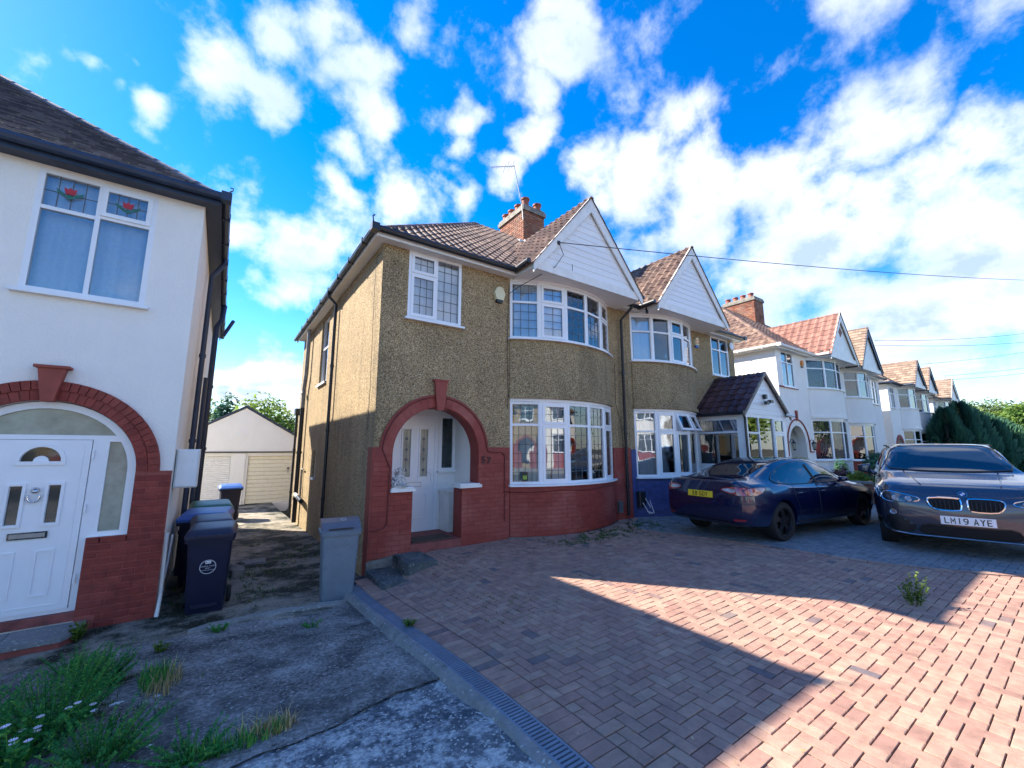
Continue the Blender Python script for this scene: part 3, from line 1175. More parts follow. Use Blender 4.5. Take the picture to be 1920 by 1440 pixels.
    dk = MB(T)
    e = -.03
    eb = D + .3
    hip = c.get('hip', True)
    if hip:
        dk.add([(ue, vE, zE + e), (W, vE, zE + e), (W, vr, zr + e), (hx, vr, zr + e), (ue, eb, zE + e), (W, eb, zE + e)],
               [(0, 1, 2, 3), (0, 3, 4), (3, 2, 5, 4), (0, 4, 5, 1), (1, 5, 2)])
    dk.add([(g0 - .06, gv - .06, zE + e - .02), (g1 + .06, gv - .06, zE + e - .02), (gm, gv - .06, gz + e), (gm, vg, gz + e), (g0 - .06, vE, zE + e - .02), (g1 + .06, vE, zE + e - .02)],
           [(0, 2, 3, 4), (2, 1, 5, 3)])
    roof = dk.build('roof', 'roof_felt', root)
    tk, tw, tg, tm = c['tile']
    nt = c.get('tiles', (0, 0, 0, 0))
    near = Vector((0, 0, 0))
    gr = c.get('gable_tile', tm)
    if hip:
        slope(roof, [P(ue, vE - .05, zE - .04), P(g0, vE - .05, zE - .04), P(gm, vg, gz), P(gm, vr, zr), P(hx, vr, zr)], tw, tg, tk, tm, nt[0])
        slope(roof, [P(g1, vE - .05, zE - .04), P(W, vE - .05, zE - .04), P(W, vr, zr), P(gm, vr, zr), P(gm, vg, gz)], tw, tg, tk, tm, nt[3])
        slope(roof, [P(ue - .05, vE, zE - .04), P(hx, vr, zr), P(ue - .05, eb, zE - .04)], tw, tg, tk, tm, nt[2])
    slope(roof, [P(g0 - .07, gv - .055, zE - .09), P(gm, gv - .055, gz - .02), P(gm, vg, gz - .02), P(g0 - .07, vE, zE - .09)], tw, tg, tk, gr, nt[1])
    slope(roof, [P(g1 + .07, gv - .055, zE - .09), P(gm, gv - .055, gz - .02), P(gm, vg, gz - .02), P(g1 + .07, vE, zE - .09)], tw, tg, tk, gr, 0)
    rc = MB()
    if hip:
        k_ = -.035 if tk == 'flat' else -.03
        cap_run(rc, P(ue, vE, zE + k_), P(hx, vr, zr + k_ + .01))
        cap_run(rc, P(ue, eb, zE + k_), P(hx, vr, zr + k_ + .01))
        cap_run(rc, P(hx, vr, zr + k_ - .01), P(W, vr, zr + k_ - .01), r=.07)
    cap_run(rc, P(gm, gv - .06, gz - .035), P(gm, vg + .15, gz - .035), r=.055)
    rc.build('ridge_tile', gr if not hip else tm, roof, kind='stuff')
    # ---- soffit, fascia, gutter
    tr = c.get('trim', 'white_paint')
    m = MB(T)
    for bx in ((ue, g0, vE, -.002), (g1, W, vE, -.002), (ue, -.002, -.0015, D)):
        m = MB(T)
        m.box(*bx, ze - .02, ze + .015)
        m.build('soffit', c.get('soffit', 'soffit_white'), root)
    for bx in ((ue - .02, g0 - .02, vE - .025, vE), (g1 + .02, W - .003, vE - .025, vE), (ue - .025, ue, vE + .001, D + .3)):
        m = MB(T)
        m.box(*bx, ze - .03, zE)
        m.build('fascia', c.get('fascia', tr), root)
    gm_ = c.get('gutter', 'black_plastic')
    for a_, b_, r_ in (((ue - .07, vE - .08, zE - .03), (g0 - .04, vE - .08, zE - .03), .055), ((g0 - .10, vE - .1, zE - .03), (g0 - .14, gv + .0, zE - .03), .05),
                       ((g1 + .12, vE - .1, zE - .03), (g1 + .14, gv + .0, zE - .03), .05), ((g1 + .04, vE - .08, zE - .03), (W - .003, vE - .08, zE - .03), .055),
                       ((ue - .07, vE - .08, zE - .03), (ue - .07, D + .3, zE - .03), .055)):
        m = MB(T)
        m.tube([a_, b_], r_, n=8)
        m.build('gutter', gm_, root)
    for k in range(int(D / .9)):
        m = MB(T)
        m.box(ue - .128, ue - .02, k * .9 + .3, k * .9 + .34, zE - .09, zE + .025)
        m.build('gutter_bracket', gm_, root)
    m = MB(T)
    m.box(ue - .13, ue - .01, vE - .14, vE - .01, zE - .09, zE + .03)
    m.build('gutter_corner', gm_, root)
    # ---- gable front
    hw = (g1 - g0) / 2
    sl = (gz - zE) / hw
    m = MB(T)
    m.prism([[(g0, ze - .02), (g1, ze - .02), (g1, zE), (gm, gz - .02), (g0, zE)]], gv + .05, gv + .12)
    m.build('gable_wall', c.get('gable_mat', tr), root)
    if c.get('boards'):
        z = ze + .14
        k = 0
        while z < gz - .45:
            z1 = z + .135
            ins = .20 / cos(math.atan(sl))
            x0 = max(g0, g0 + (z - zE) / sl) + ins * .55
            x1 = max(g0, g0 + (z1 - zE) / sl) + ins * .55
            if x1 < gm - .05:
                m = MB(T)
                m.tint = random.random()
                # lapped board: bottom edge proud
                v = [(x0, gv + .027, z), (2 * gm - x0, gv + .027, z), (2 * gm - x1, gv + .036, z1), (x1, gv + .036, z1),
                     (x0, gv + .05, z), (2 * gm - x0, gv + .05, z), (2 * gm - x1, gv + .05, z1), (x1, gv + .05, z1)]
                m.add(v, [(0, 1, 2, 3), (4, 7, 6, 5), (0, 4, 5, 1), (1, 5, 6, 2), (2, 6, 7, 3), (3, 7, 4, 0)])
                m.build('cladding_board', 'cladding_white', root)
            z = z1 + .0012
    m = MB(T)
    bw_ = .235
    k = bw_ / cos(math.atan(sl))
    for sg in (-1, 1):
        xe = gm + sg * (hw + .05)
        pts = [(xe, zE - .04 - .0), (gm, gz + .02), (gm, gz + .02 - k), (xe, zE - .04 - k * .55)]
        if sg > 0:
            pts.reverse()
        m.prism([pts], gv - .035, gv - .004 if sg > 0 else gv - .005)
    m.build('bargeboard', c.get('barge', tr), root)
    m = MB(T)
    m.box(g0 + .06, g1 - .06, gv - .002, gv + .05, ze - .05, ze + .13)
    m.build('gable_board', c.get('trim', tr), root)
    for a_ in (g0 - .03, g1):
        m = MB(T)
        m.box(a_, a_ + .03, gv, -.0, ze - .04, zE - .02)
        m.build('fascia', c.get('fascia2', tr), root)
    # soffit boards under the gable
    nb = 7
    for k in range(nb):
        m = MB(T)
        v0 = gv + .05 + (-.0 - gv - .05) * k / nb
        v1 = gv + .05 + (-.0 - gv - .05) * (k + 1) / nb
        m.tint = random.random()
        m.box(g0 + .001, g1 - .001, v0 + .004, v1 - .002, ze - .03, ze - .004)
        m.build('soffit_board', 'cladding_white' if tr == 'white_paint' else 'soffit_white', root)
    m = MB(T)
    m.box(g0 + .001, g1 - .001, gv + .05, 0, ze, ze + .03)
    m.build('soffit', 'soffit_white', root)
    return root, T, b, roof


def downpipe(root, T, pts, r=.034, mat='black_plastic', clips=True, name='downpipe'):
    m = MB(T)
    m.tube(pts, r, n=10)
    if clips:
        for i in range(len(pts) - 1):
            a, b_ = Vector(pts[i]), Vector(pts[i + 1])
            if abs((b_ - a).z) > 1.5:
                k = int(abs((b_ - a).z) / 1.4)
                for j in range(1, k + 1):
                    q = a + (b_ - a) * (j / (k + .5))
                    m.tube([q - Vector((0, 0, .03)), q + Vector((0, 0, .03))], r * 1.3, n=10)
    return m.build(name, mat, root, smooth=True, auto=40)


def chimney(root, x0, x1, y0, y1, z0, z1, pots, brick='stack_brick', nb=0):
    m = MB()
    m.box(x0 + .006, x1 - .006, y0 + .006, y1 - .006, z0, z1)
    st = m.build('chimney', 'mortar', root)
    for (T, w) in ((T3(x0, y0, 0), x1 - x0),):
        bricks(st, T, lambda z: [(0.0, w)], z1 - 1.6, z1 - .18, mat=brick, d0=-.006, d1=.02, j=.011, budget=nb, seed=3)
    # left flank, turned
    class LT:
        flip = True

        def __call__(s, a, b_, c):
            return Vector((x0 + b_, y0 + a, c))
    q = MB(LT())
    r = 0
    z = z1 - 1.6
    rnd = random.Random(4)
    n = 0
    while z < z1 - .2:
        u = -(.11 if r % 2 else 0)
        while u < y1 - y0 - .02:
            ua, ub = max(0, u), min(u + .225, y1 - y0)
            if ub - ua > .04:
                if n < nb:
                    p = MB(LT())
                    p.tint = rnd.random()
                    p.chbox(ua + .005, ub - .005, -.006, .02, z + .005, z + .07, .004)
                    p.build('brick', brick, st)
                    n += 1
                else:
                    q.tint = rnd.random()
                    q.chbox(ua + .005, ub - .005, -.006, .02, z + .005, z + .07, .004)
            u += .225
        z += .075
        r += 1
    q.build('brick', brick, st, kind='stuff')
    m = MB()
    m.box(x0 - .05, x1 + .05, y0 - .05, y1 + .05, z1 - .18, z1 - .05)
    m.box(x0 - .02, x1 + .02, y0 - .02, y1 + .02, z1 - .05, z1 + .03)
    m.build('chimney_cap', 'plinth_cement', st)
    for px, py, h in pots:
        m = MB()
        m.lathe([(.14, z1), (.145, z1 + .05), (.125, z1 + .1), (.12, z1 + h - .07), (.15, z1 + h - .05), (.15, z1 + h), (.1, z1 + h), (.1, z1 + h - .1)], n=14, c=(px, py, 0))
        m.build('chimney_pot', 'terracotta', st, smooth=True, auto=35)
    return st


def voussoirs(root, T, uc, zc, r0, r1, n, mat, d0, d1, gap=.006, skip=None, name='brick'):
    for i in range(n):
        a0, a1 = pi * i / n, pi * (i + 1) / n
        if skip and skip(a0, a1):
            continue
        g = gap / r1
        pts = [(uc + r0 * cos(a0 + g), zc + r0 * sin(a0 + g)), (uc + r1 * cos(a0 + g * .8), zc + r1 * sin(a0 + g * .8)),
               (uc + r1 * cos(a1 - g * .8), zc + r1 * sin(a1 - g * .8)), (uc + r0 * cos(a1 - g), zc + r0 * sin(a1 - g))]
        m = MB(T)
        m.tint = random.random()
        dd = d0 + random.uniform(-.002, .002)
        m.prism([pts], dd, d1)
        m.build(name, mat, root)


def F_(sh=1, *rows):
    return (sh, list(rows))


# window styles (shares from the top)
def st_fixed(top, lt, lb):
    return [(1, [(top, 'f', lt), (1 - top, 'f', lb)])]


def st_open(top, lt, lb):
    return [(1, [(top, 's', lt), (1 - top, 's', lb)])]


# ============ number 57: pebbledashed house with the red arch
cfg57 = dict(x0=1.95, W=6.05, upper='pebbledash', g0=2.62, g1=5.71, bay=(2.57, 5.42, .43), win=(.45, 1.47, 2.19, 3.41),
             arch=(1.08, -.09, .785, 1.0, .43, .46, -.67, -1.64), bay_low_mat='red_masonry', bay_mid='pebbledash_grey', bay_bricks='red_brick_paint', bb=150, plinth=True,
             side_win=[(4.05, 4.95, 1.6, 3.3), (4.6, 4.95, -.7, -.05)],
             win_cols=[(1, [(.32, 's', (3, 2)), (.68, 's', (3, 4))]), (.95, [(1, 'f', (3, 6))])],
             low_styles=[st_fixed(.27, (3, 2), (4, 6)), st_open(.27, (3, 2), (3, 6)), st_fixed(.27, (3, 2), (3, 6)), st_fixed(.27, (3, 2), (3, 6)), st_open(.27, (2, 2), (2, 6))],
             up_styles=[st_fixed(.34, (3, 2), (3, 4)), st_open(.34, (2, 2), (2, 4)), st_fixed(.34, (3, 2), (3, 4)), st_fixed(.34, (3, 2), (3, 4)), st_open(.34, (2, 2), (2, 4))],
             tile=('roman', .19, .27, 'tile_brown'), tiles=(170, 110, 0, 0), boards=True)
h57, T57, bay57, roof57 = house('pebbledash_house', 'brown pebbledashed house with a dark red painted arch and number 57 beside it', cfg57)


def red_front(root, T, A, uend, zlow, zs, mat='red_masonry', lining=True):
    uc, zc, ri, ro, pl, pr, zcap, zf = A
    am = math.degrees(math.asin((zs - zc) / ro)) if zs > zc else 0
    outer = [(.0, zlow), (uc - pl, zlow), (uc - pl, zcap), (uc - ri, zcap)] + arc_pts(uc, zc, ri, 180, 0, 28) + [(uc + ri, zcap), (uc + pr, zcap), (uc + pr, zlow), (uend, zlow), (uend, zs)]
    outer += arc_pts(uc, zc, ro, am, 180 - am, 32) + [(.0, zs)]
    q = []
    for p in outer:
        if not q or abs(p[0] - q[-1][0]) + abs(p[1] - q[-1][1]) > 1e-4:
            q.append(p)
    m = MB(T)
    m.prism([q], -.03, -.001)
    m.build('brick_facing', mat, root)
    o_ = [(uc - pl, zlow), (uc - pl, zcap), (uc - ri, zcap)] + arc_pts(uc, zc, ri, 180, 0, 28) + [(uc + ri, zcap), (uc + pr, zcap), (uc + pr, zlow)]
    k = .012
    i_ = [(uc - pl + k, zlow), (uc - pl + k, zcap + k), (uc - ri + k, zcap + k)] + arc_pts(uc, zc, ri - k, 180, 0, 28) + [(uc + ri - k, zcap + k), (uc + pr - k, zcap + k), (uc + pr - k, zlow)]
    if lining:
        m = MB(T)
        m.prism([o_ + i_[::-1]], -.001, .252)
        m.build('reveal', 'red_masonry', root)


A57 = cfg57['arch']
red_front(h57, T57, A57, 2.54, -1.64, .02)


def rows57(z):
    uc, zc, ri, ro, pl, pr, zcap, zf = A57
    if z < zcap:
        return [(0.002, uc - pl), (uc + pr, 2.53)]
    return [(0.002, uc - ri), (uc + ri, 2.53)]


bricks(h57, T57, rows57, -1.63, -.10, d0=-.0335, d1=-.02, j=.006, budget=210, mat='red_brick_paint')
voussoirs(h57, T57, 1.08, -.09, .795, .95, 24, 'red_brick_paint', -.034, -.02, gap=.003)
m = MB(T57)
m.prism([[(1.02, .64), (1.14, .64), (1.20, 1.14), (.96, 1.14)]], -.085, -.03)
m.box(.94, 1.22, -.10, -.001, 1.14, 1.17)
m.build('keystone', 'keystone_red', h57)
m = MB(T57)
m.box(5.44, 6.045, -.03, -.001, -1.64, .02)
m.build('brick_facing', 'red_masonry', h57)
bricks(h57, T57, lambda z: [(5.52, 6.04)], -1.6, .01, d0=-.0335, d1=-.02, j=.006, budget=0)
m = MB(T57)
m.box(-.025, -.001, -.03, .2, -1.9, .02)
m.build('corner_return', 'red_masonry', h57)
m = MB(T57)
m.prism([[(-.03, -2.1), (.66, -2.1), (.66, -1.60), (.35, -1.62), (-.03, -1.66)]], -.05, -.001)
m.build('plinth', 'plinth_cement', h57)
# porch: pale walls, ceiling, red floor and step
m = MB(T57)
uc = 1.08
m.box(uc - .87, uc - .8, .25, .92, -1.5, .78)
m.box(uc + .8, uc + .87, .25, .92, -1.5, .78)
m.box(uc - .87, uc + .87, .25, .92, .78, .86)
m.prism([[(uc - .87, -1.6), (uc + .87, -1.6), (uc + .87, .78), (uc - .87, .78)],
         [(uc - .48, -1.49), (uc + .44, -1.49), (uc + .44, .62), (uc - .48, .62)],
         [(uc + .47, -.42), (uc + .80, -.42), (uc + .80, .64), (uc + .47, .64)]], .92, 1.1)
m.build('porch_wall', 'porch_white', h57)
m = MB(T57)
m.box(uc - .43, uc + .46, -.035, .26, -1.9, -1.50)
m.box(uc - .87, uc + .87, .26, .92, -1.62, -1.50)
m.build('doorstep', 'red_step', h57)
# door
dm = MB(T57)
dx0, dx1, dz0, dz1 = uc - .48, uc + .44, -1.49, .62
dm.box(dx0, dx0 + .07, .93, 1.0, dz0, dz1)
dm.box(dx1 - .07, dx1, .93, 1.0, dz0, dz1)
dm.box(dx0 + .07, dx1 - .07, .93, 1.0, dz1 - .07, dz1)
dm.box(dx0 + .07, dx1 - .07, .93, 1.0, dz0, dz0 + .05)
dm.prism([[(dx0 + .07, dz0 + .05), (dx1 - .07, dz0 + .05), (dx1 - .07, dz1 - .07), (dx0 + .07, dz1 - .07)],
          [(uc - .26, -.52), (uc - .11, -.52), (uc - .11, .36), (uc - .26, .36)],
          [(uc + .08, -.52), (uc + .23, -.52), (uc + .23, .36), (uc + .08, .36)]], .945, .985)
door57 = dm.build('door', 'upvc', h57)
for x0, x1 in ((uc - .26, uc - .11), (uc + .08, uc + .23)):
    m = MB(T57)
    m.box(x0, x1, .96, .966, -.52, .36)
    m.build('pane', 'frosted_glass', door57)
    m = MB(T57)
    for a, b_, c_, d_ in ((x0 - .03, x0, -.55, .39), (x1, x1 + .03, -.55, .39)):
        m.box(a, b_, .932, .946, c_, d_)
    m.box(x0, x1, .932, .946, .36, .39)
    m.box(x0, x1, .932, .946, -.55, -.52)
    m.build('glazing_bead', 'upvc', door57)
    m = MB(T57)
    cx_ = (x0 + x1) / 2
    for zz in (.18, -.02, -.2, -.4):
        m.lathe([(.028, .952), (.028, .958), (.0, .958)], n=10, c=(cx_, 0, zz), axis='y')
    m.tube([(cx_, .956, -.5), (cx_, .956, .34)], .003, n=4)
    m.build('leadwork', 'window_lead', door57)
m = MB(T57)
m.prism([[(uc - .15, -1.28), (uc + .25, -1.28), (uc + .25, -.82), (uc - .15, -.82)], [(uc - .12, -1.25), (uc - .12, -.85), (uc + .22, -.85), (uc + .22, -1.25)]], .935, .946)
m.build('door_moulding', 'upvc', door57)
m = MB(T57)
m.box(uc - .17, uc + .12, .93, .946, -.70, -.62)
m.build('letterbox', 'metal_grey', door57)
m = MB(T57)
m.box(uc - .155, uc + .105, .924, .931, -.69, -.63)
m.build('letterbox_flap', 'upvc', door57)
m = MB(T57)
m.box(uc + .30, uc + .345, .925, .946, -.62, -.38)
m.tube([(uc + .32, .93, -.45), (uc + .32, .89, -.45), (uc + .22, .885, -.45)], .011, n=6)
m.build('handle', 'upvc', door57)
window(h57, TF(T57, uc + .47, .925, -.42), .33, 1.06, [(1, [(1, 'f')])], glass='dark_glass', fr=.05)
m = MB(T57)
m.box(uc + .49, uc + .785, .52, .915, -1.5, -.80)
m.box(uc + .46, uc + .79, .50, .915, -.80, -.77)
m.build('cupboard', 'white_paint', h57)
# caps on the porch piers
for a, b_ in ((uc - .80, uc - .40), (uc + .40, uc + .83)):
    m = MB(T57)
    m.box(a, b_, -.09, .27, zc_ := -.675, -.625)
    m.box(a + .02, b_ - .02, -.05, .25, -.625, -.605)
    m.build('pier_cap', 'white_paint', h57)
for i, ch in enumerate('57'):
    vs_, fs = text_mesh(ch, .17, .012, bold=.003)
    m = MB()
    o_ = T57(1.96 + i * .115, -.042, -.205 - i * .012)
    m.add([Vector((v.x + v.z * 0, -v.z, v.y)) + o_ for v in vs_], fs, raw=True)
    m.build('house_number', 'number_brown', h57)
# air brick
m = MB(T57)
for r in range(2):
    for k in range(5):
        m.box(2.22 + k * .045, 2.25 + k * .045, -.038, -.034, -1.52 + r * .05, -1.49 + r * .05)
m.build('air_brick', 'dark_red_mortar', h57)
# pipes and cables
downpipe(h57, T57, [(-.24, 3.1, 3.46), (-.24, 3.1, 3.38), (-.07, 3.1, 3.22), (-.07, 3.1, -1.75)])
downpipe(h57, T57, [(5.86, -.42, 3.44), (5.86, -.38, 3.34), (5.80, -.10, 3.10), (5.80, -.09, -1.5)], r=.036)
downpipe(h57, T57, [(-.10, 6.35, 3.40), (-.10, 6.35, 2.1), (-.10, 6.55, 1.7), (-.10, 6.55, 1.1)], r=.055, mat='grey_pipe', name='soil_pipe')
downpipe(h57, T57, [(-.10, 6.55, 1.15), (-.10, 6.55, -2.0)], r=.058, mat='black_plastic', name='soil_pipe')
downpipe(h57, T57, [(-.09, 7.6, 1.2), (-.09, 7.6, -1.9)], r=.034, mat='black_plastic')
m = MB(T57)
m.tube([(-.12, 6.5, -1.25), (-.12, 6.0, -1.28)], .055, n=10)
m.build('branch_pipe', 'grey_pipe', h57, smooth=True, auto=40)
m = MB(T57)
m.tube([(-.12, 6.02, -1.28), (-.12, 5.45, -1.33)], .06, n=10)
m.build('branch_pipe', 'black_plastic', h57, smooth=True, auto=40)
m = MB(T57)
m.tube([(-.12, 6.5, 1.55), (-.12, 6.8, 1.62)], .05, n=10)
m.tube([(-.05, 6.2, -1.0), (-.05, 6.2, -1.25)], .02, n=6)
m.tube([(-.05, 5.9, -.55), (-.05, 6.25, -.56), (-.05, 6.25, -1.2)], .02, n=6)
m.build('waste_pipe', 'grey_pipe', h57, smooth=True, auto=40)
m = MB(T57)
m.box(-.15, -.0, 7.45, 7.75, 1.0, 1.2)
m.build('rain_hopper', 'black_plastic', h57)
m = MB(T57)
pts = [(.22, -.042, -1.45), (.29, -.042, -1.33), (.29, -.042, -.4), (.29, -.042, -.02)]
m.tube([(-.03, -.03, -1.22), (.1, -.042, -1.22), (.2, -.042, -1.2), (.25, -.042, -1.13), (.26, -.042, -.3)] + [(1.08 + .955 * cos(radians(a)), -.043, -.09 + .955 * sin(radians(a))) for a in range(175, 4, -6)] +
       [(2.06, -.043, -.05), (2.12, -.043, -.07), (2.36, -.043, -.07), (2.42, -.043, -.13), (2.42, -.043, -1.3)], .009, n=6)
m.build('cable', 'red_cable', h57)
m = MB(T57)
p_ = [(2.53, -.02, 3.2), (2.50, -.03, 2.6), (2.49, -.02, 1.8), (2.51, -.03, 1.0), (2.50, -.02, .75)]
m.tube(p_, .006, n=5)
m.tube([(5.60, -.02, 2.0), (5.58, -.02, 1.05), (5.74, -.02, .6), (5.78, -.04, .02)], .005, n=5)
m.tube([(.02, -.03, 3.3), (-.02, .3, 3.25), (-.02, .33, 2.6), (-.03, .24, 1.0), (-.02, .3, .3)], .004, n=5)
m.build('cable', 'cable', h57)
m = MB(T57)
m.tube([(2.42, -.05, -.78)] + [bay57.p(-bay57.a + 2 * bay57.a * i / 14, .045) + (-.80 - .012 * sin(i),) for i in range(15)], .009, n=5)
m.build('cable', 'red_cable', h57)
m = MB(T57)
m.box(5.47, 5.60, -.11, -.035, -1.42, -1.17)
info(m.build('meter_box', 'metal_grey'), 'small grey utility box beside the bow window on red wall', 'utility box')

# chimney on the ridge between 57 and 59
ch57 = chimney(h57, 7.42, 8.28, 9.9, 11.3, 6.1, 7.86,
               [(7.60, 10.05, .34), (7.60, 10.42, .28), (7.60, 10.80, .28), (7.60, 11.15, .28), (8.1, 10.05, .30), (8.1, 10.6, .28)], nb=110)
m = MB()
for k in range(9):
    m.box(7.26, 7.40, 9.9 + k * .12, 10.0 + k * .12, 6.45 + k * .06, 6.62 + k * .06)
m.box(7.4, 8.5, 9.80, 9.89, 6.1, 6.6)
m.build('chimney_flashing', 'lead_flashing', ch57)

# ============ number 55 on the left: white rendered house
cfg55 = dict(x0=-.45, y0=6.7, sx=-1, dz=-.12, W=6.2, D=8.2, upper='white_render', g0=2.9, g1=6.0, bay=(2.9, 5.7, .43), win=(.48, 1.54, 1.87, 3.36),
             arch=(1.14, -.15, .80, 1.02, .46, .46, -.87, -1.66), bay_low_mat='red_masonry', glass='glass',
             win_cols=[(1, [(.28, 's', (4, 2)), (.72, 'f')]), (1, [(.30, 'f', (4, 2)), (.70, 'f')])],
             low_styles=[st_fixed(.27, None, None)] * 5, up_styles=[st_fixed(.34, None, None)] * 5,
             tile=('flat', .165, .10, 'tile_grey'), tiles=(300, 0, 0, 0), fascia='dark_blue_board', soffit='dark_blue_board', gutter='dark_blue_board', fascia2='dark_blue_board')
h55, T55, bay55, roof55 = house('white_house', 'white rendered house with red brick arch round its white front door', cfg55)
A55 = cfg55['arch']
red_front(h55, T55, A55, 2.86, -2.1, -.15, mat='dark_red_mortar', lining=False)


def rows55(z):
    uc, zc, ri, ro, pl, pr, zcap, zf = A55
    if z < zf:
        return [(0.004, uc - pl - .16)]
    if z < zcap:
        return [(0.004, uc - pl), (uc + pr, 2.85)]
    return [(0.004, uc - ri), (uc + ri, 2.85)]


bricks(h55, T55, rows55, -1.92, -.165, d0=-.036, d1=-.02, j=.009, budget=240, mat='old_red_brick', seed=8)
voussoirs(h55, T55, 1.14, -.15, .805, .905, 36, 'old_red_brick', -.043, -.02, gap=.005)
voussoirs(h55, T55, 1.14, -.15, .915, 1.015, 40, 'old_red_brick', -.055, -.02, gap=.005)
m = MB(T55)
m.prism([[(1.09, .63), (1.19, .63), (1.25, 1.0), (1.03, 1.0)]], -.12, -.03)
m.box(1.00, 1.28, -.14, -.001, 1.0, 1.03)
m.build('keystone', 'keystone_red', h55)
# joinery filling the arch
uc, zc = 1.14, -.15
fan = arc_pts(uc, zc, .715, 36, 144, 16)
sl_r = [(uc + .53, -.82), (uc + .715, -.82)] + arc_pts(uc, zc, .715, 0, 29, 6) + [(uc + .53, .20)]
sl_l = [(2 * uc - x, z) for x, z in reversed(sl_r)]
m = MB(T55)
outer = [(uc - .46, -1.64), (uc + .46, -1.64), (uc + .46, -.89), (uc + .79, -.89)] + arc_pts(uc, zc, .79, 0, 180, 28) + [(uc - .79, -.89), (uc - .46, -.89)]
m.prism([outer, fan, sl_r, sl_l, [(uc - .39, -1.60), (uc + .39, -1.60), (uc + .39, .22), (uc - .39, .22)]], .05, .13)
for hole in (sl_l, sl_r):
    pass
pf = m.build('porch_frame', 'upvc', h55)
m = MB(T55)
m.prism([[(uc - .82, -.93), (uc - .47, -.93), (uc - .47, -.88), (uc - .82, -.88)]], -.03, .06)
m.build('sill', 'upvc', pf)
for q in (fan, sl_r, sl_l):
    m = MB(T55)
    m.prism([q], .085, .092)
    m.build('pane', 'frosted_glass', pf)
m = MB(T55)
cf = uc
fanp = arc_pts(cf, -.02, .155, 0, 180, 14)
fanp = [p for p in fanp]
inner = arc_pts(cf, -.02, .06, 180, 0, 8)
holes = [fanp[:] + inner, [(cf - .19, -.68), (cf - .10, -.68), (cf - .10, -.28), (cf - .19, -.28)], [(cf + .10, -.68), (cf + .19, -.68), (cf + .19, -.28), (cf + .10, -.28)]]
m.prism([[(uc - .385, -1.60), (uc + .385, -1.60), (uc + .385, .215), (uc - .385, .215)]] + holes, .035, .08)
d55 = m.build('door', 'upvc', h55)
for q in holes:
    m = MB(T55)
    m.prism([q], .055, .06)
    m.build('pane', 'dark_glass', d55)
m = MB(T55)
fr_o = arc_pts(cf, -.02, .195, 0, 180, 16)
m.prism([fr_o + [(cf - .195, -.06), (cf + .195, -.06)], arc_pts(cf, -.02, .158, 0, 180, 14)], .018, .034)
for sx_ in (-1, 1):
    a, b_ = sorted((cf + sx_ * .07, cf + sx_ * .22))
    m.prism([[(a, -.71), (b_, -.71), (b_, -.25), (a, -.25)], [(a + .027, -.683), (b_ - .027, -.683), (b_ - .027, -.277), (a + .027, -.277)]], .018, .034)
    m.prism([[(a - .0, -1.44), (b_ + .0, -1.44), (b_, -.96), (a, -.96)], [(a + .02, -1.42), (b_ - .02, -1.42), (b_ - .02, -.98), (a + .02, -.98)]], .024, .034)
m.prism([[(uc - .33, -1.54), (uc + .33, -1.54), (uc + .33, .16), (uc - .33, .16)], [(uc - .322, -1.532), (uc + .322, -1.532), (uc + .322, .152), (uc - .322, .152)]], .03, .0345)
m.build('door_moulding', 'upvc', d55)
m = MB(T55)
m.box(cf - .145, cf + .145, .018, .034, -.835, -.765)
m.build('letterbox', 'dark_glass', d55)
m = MB(T55)
m.box(cf - .13, cf + .13, .012, .018, -.822, -.778)
m.build('letterbox_flap', 'metal_grey', d55)
m = MB(T55)
m.tube([(cf + .045 * cos(radians(a)), .0, -.40 + .05 * sin(radians(a))) for a in range(150, 391, 20)], .011, n=6)
m.lathe([(.0, -.012), (.03, .0), (.035, .03)], n=10, c=(cf, 0, -.33), axis='y')
m.build('door_knocker', 'chrome', d55, smooth=True)
m = MB(T55)
for z in (-1.3, -.55, .05):
    m.tube([(uc - .405, .03, z - .05), (uc - .405, .03, z + .05)], .013, n=8)
m.build('hinge', 'upvc', d55)
# step in front of the door
m = MB(T55)
m.prism([[(uc - .56, -.03), (uc - .56, -.30), (uc - .46, -.48), (uc + .8, -.48), (uc + .8, -.03)]], -2.1, -1.78, 'xy')
m.build('doorstep', 'dark_red_mortar', h55)
m = MB(T55)
m.prism([[(uc - .57, -.03), (uc - .57, -.31), (uc - .47, -.50), (uc - .02, -.50), (uc - .02, -.03)]], -1.779, -1.74, 'xy')
m.prism([[(uc - .01, -.03), (uc - .01, -.50), (uc + .82, -.50), (uc + .82, -.03)]], -1.779, -1.742, 'xy')
m.build('step_slab', 'pavement', h55)
m = MB(T55)
m.box(uc - .46, uc + .46, -.02, .05, -1.73, -1.642)
m.build('threshold', 'red_step', h55)
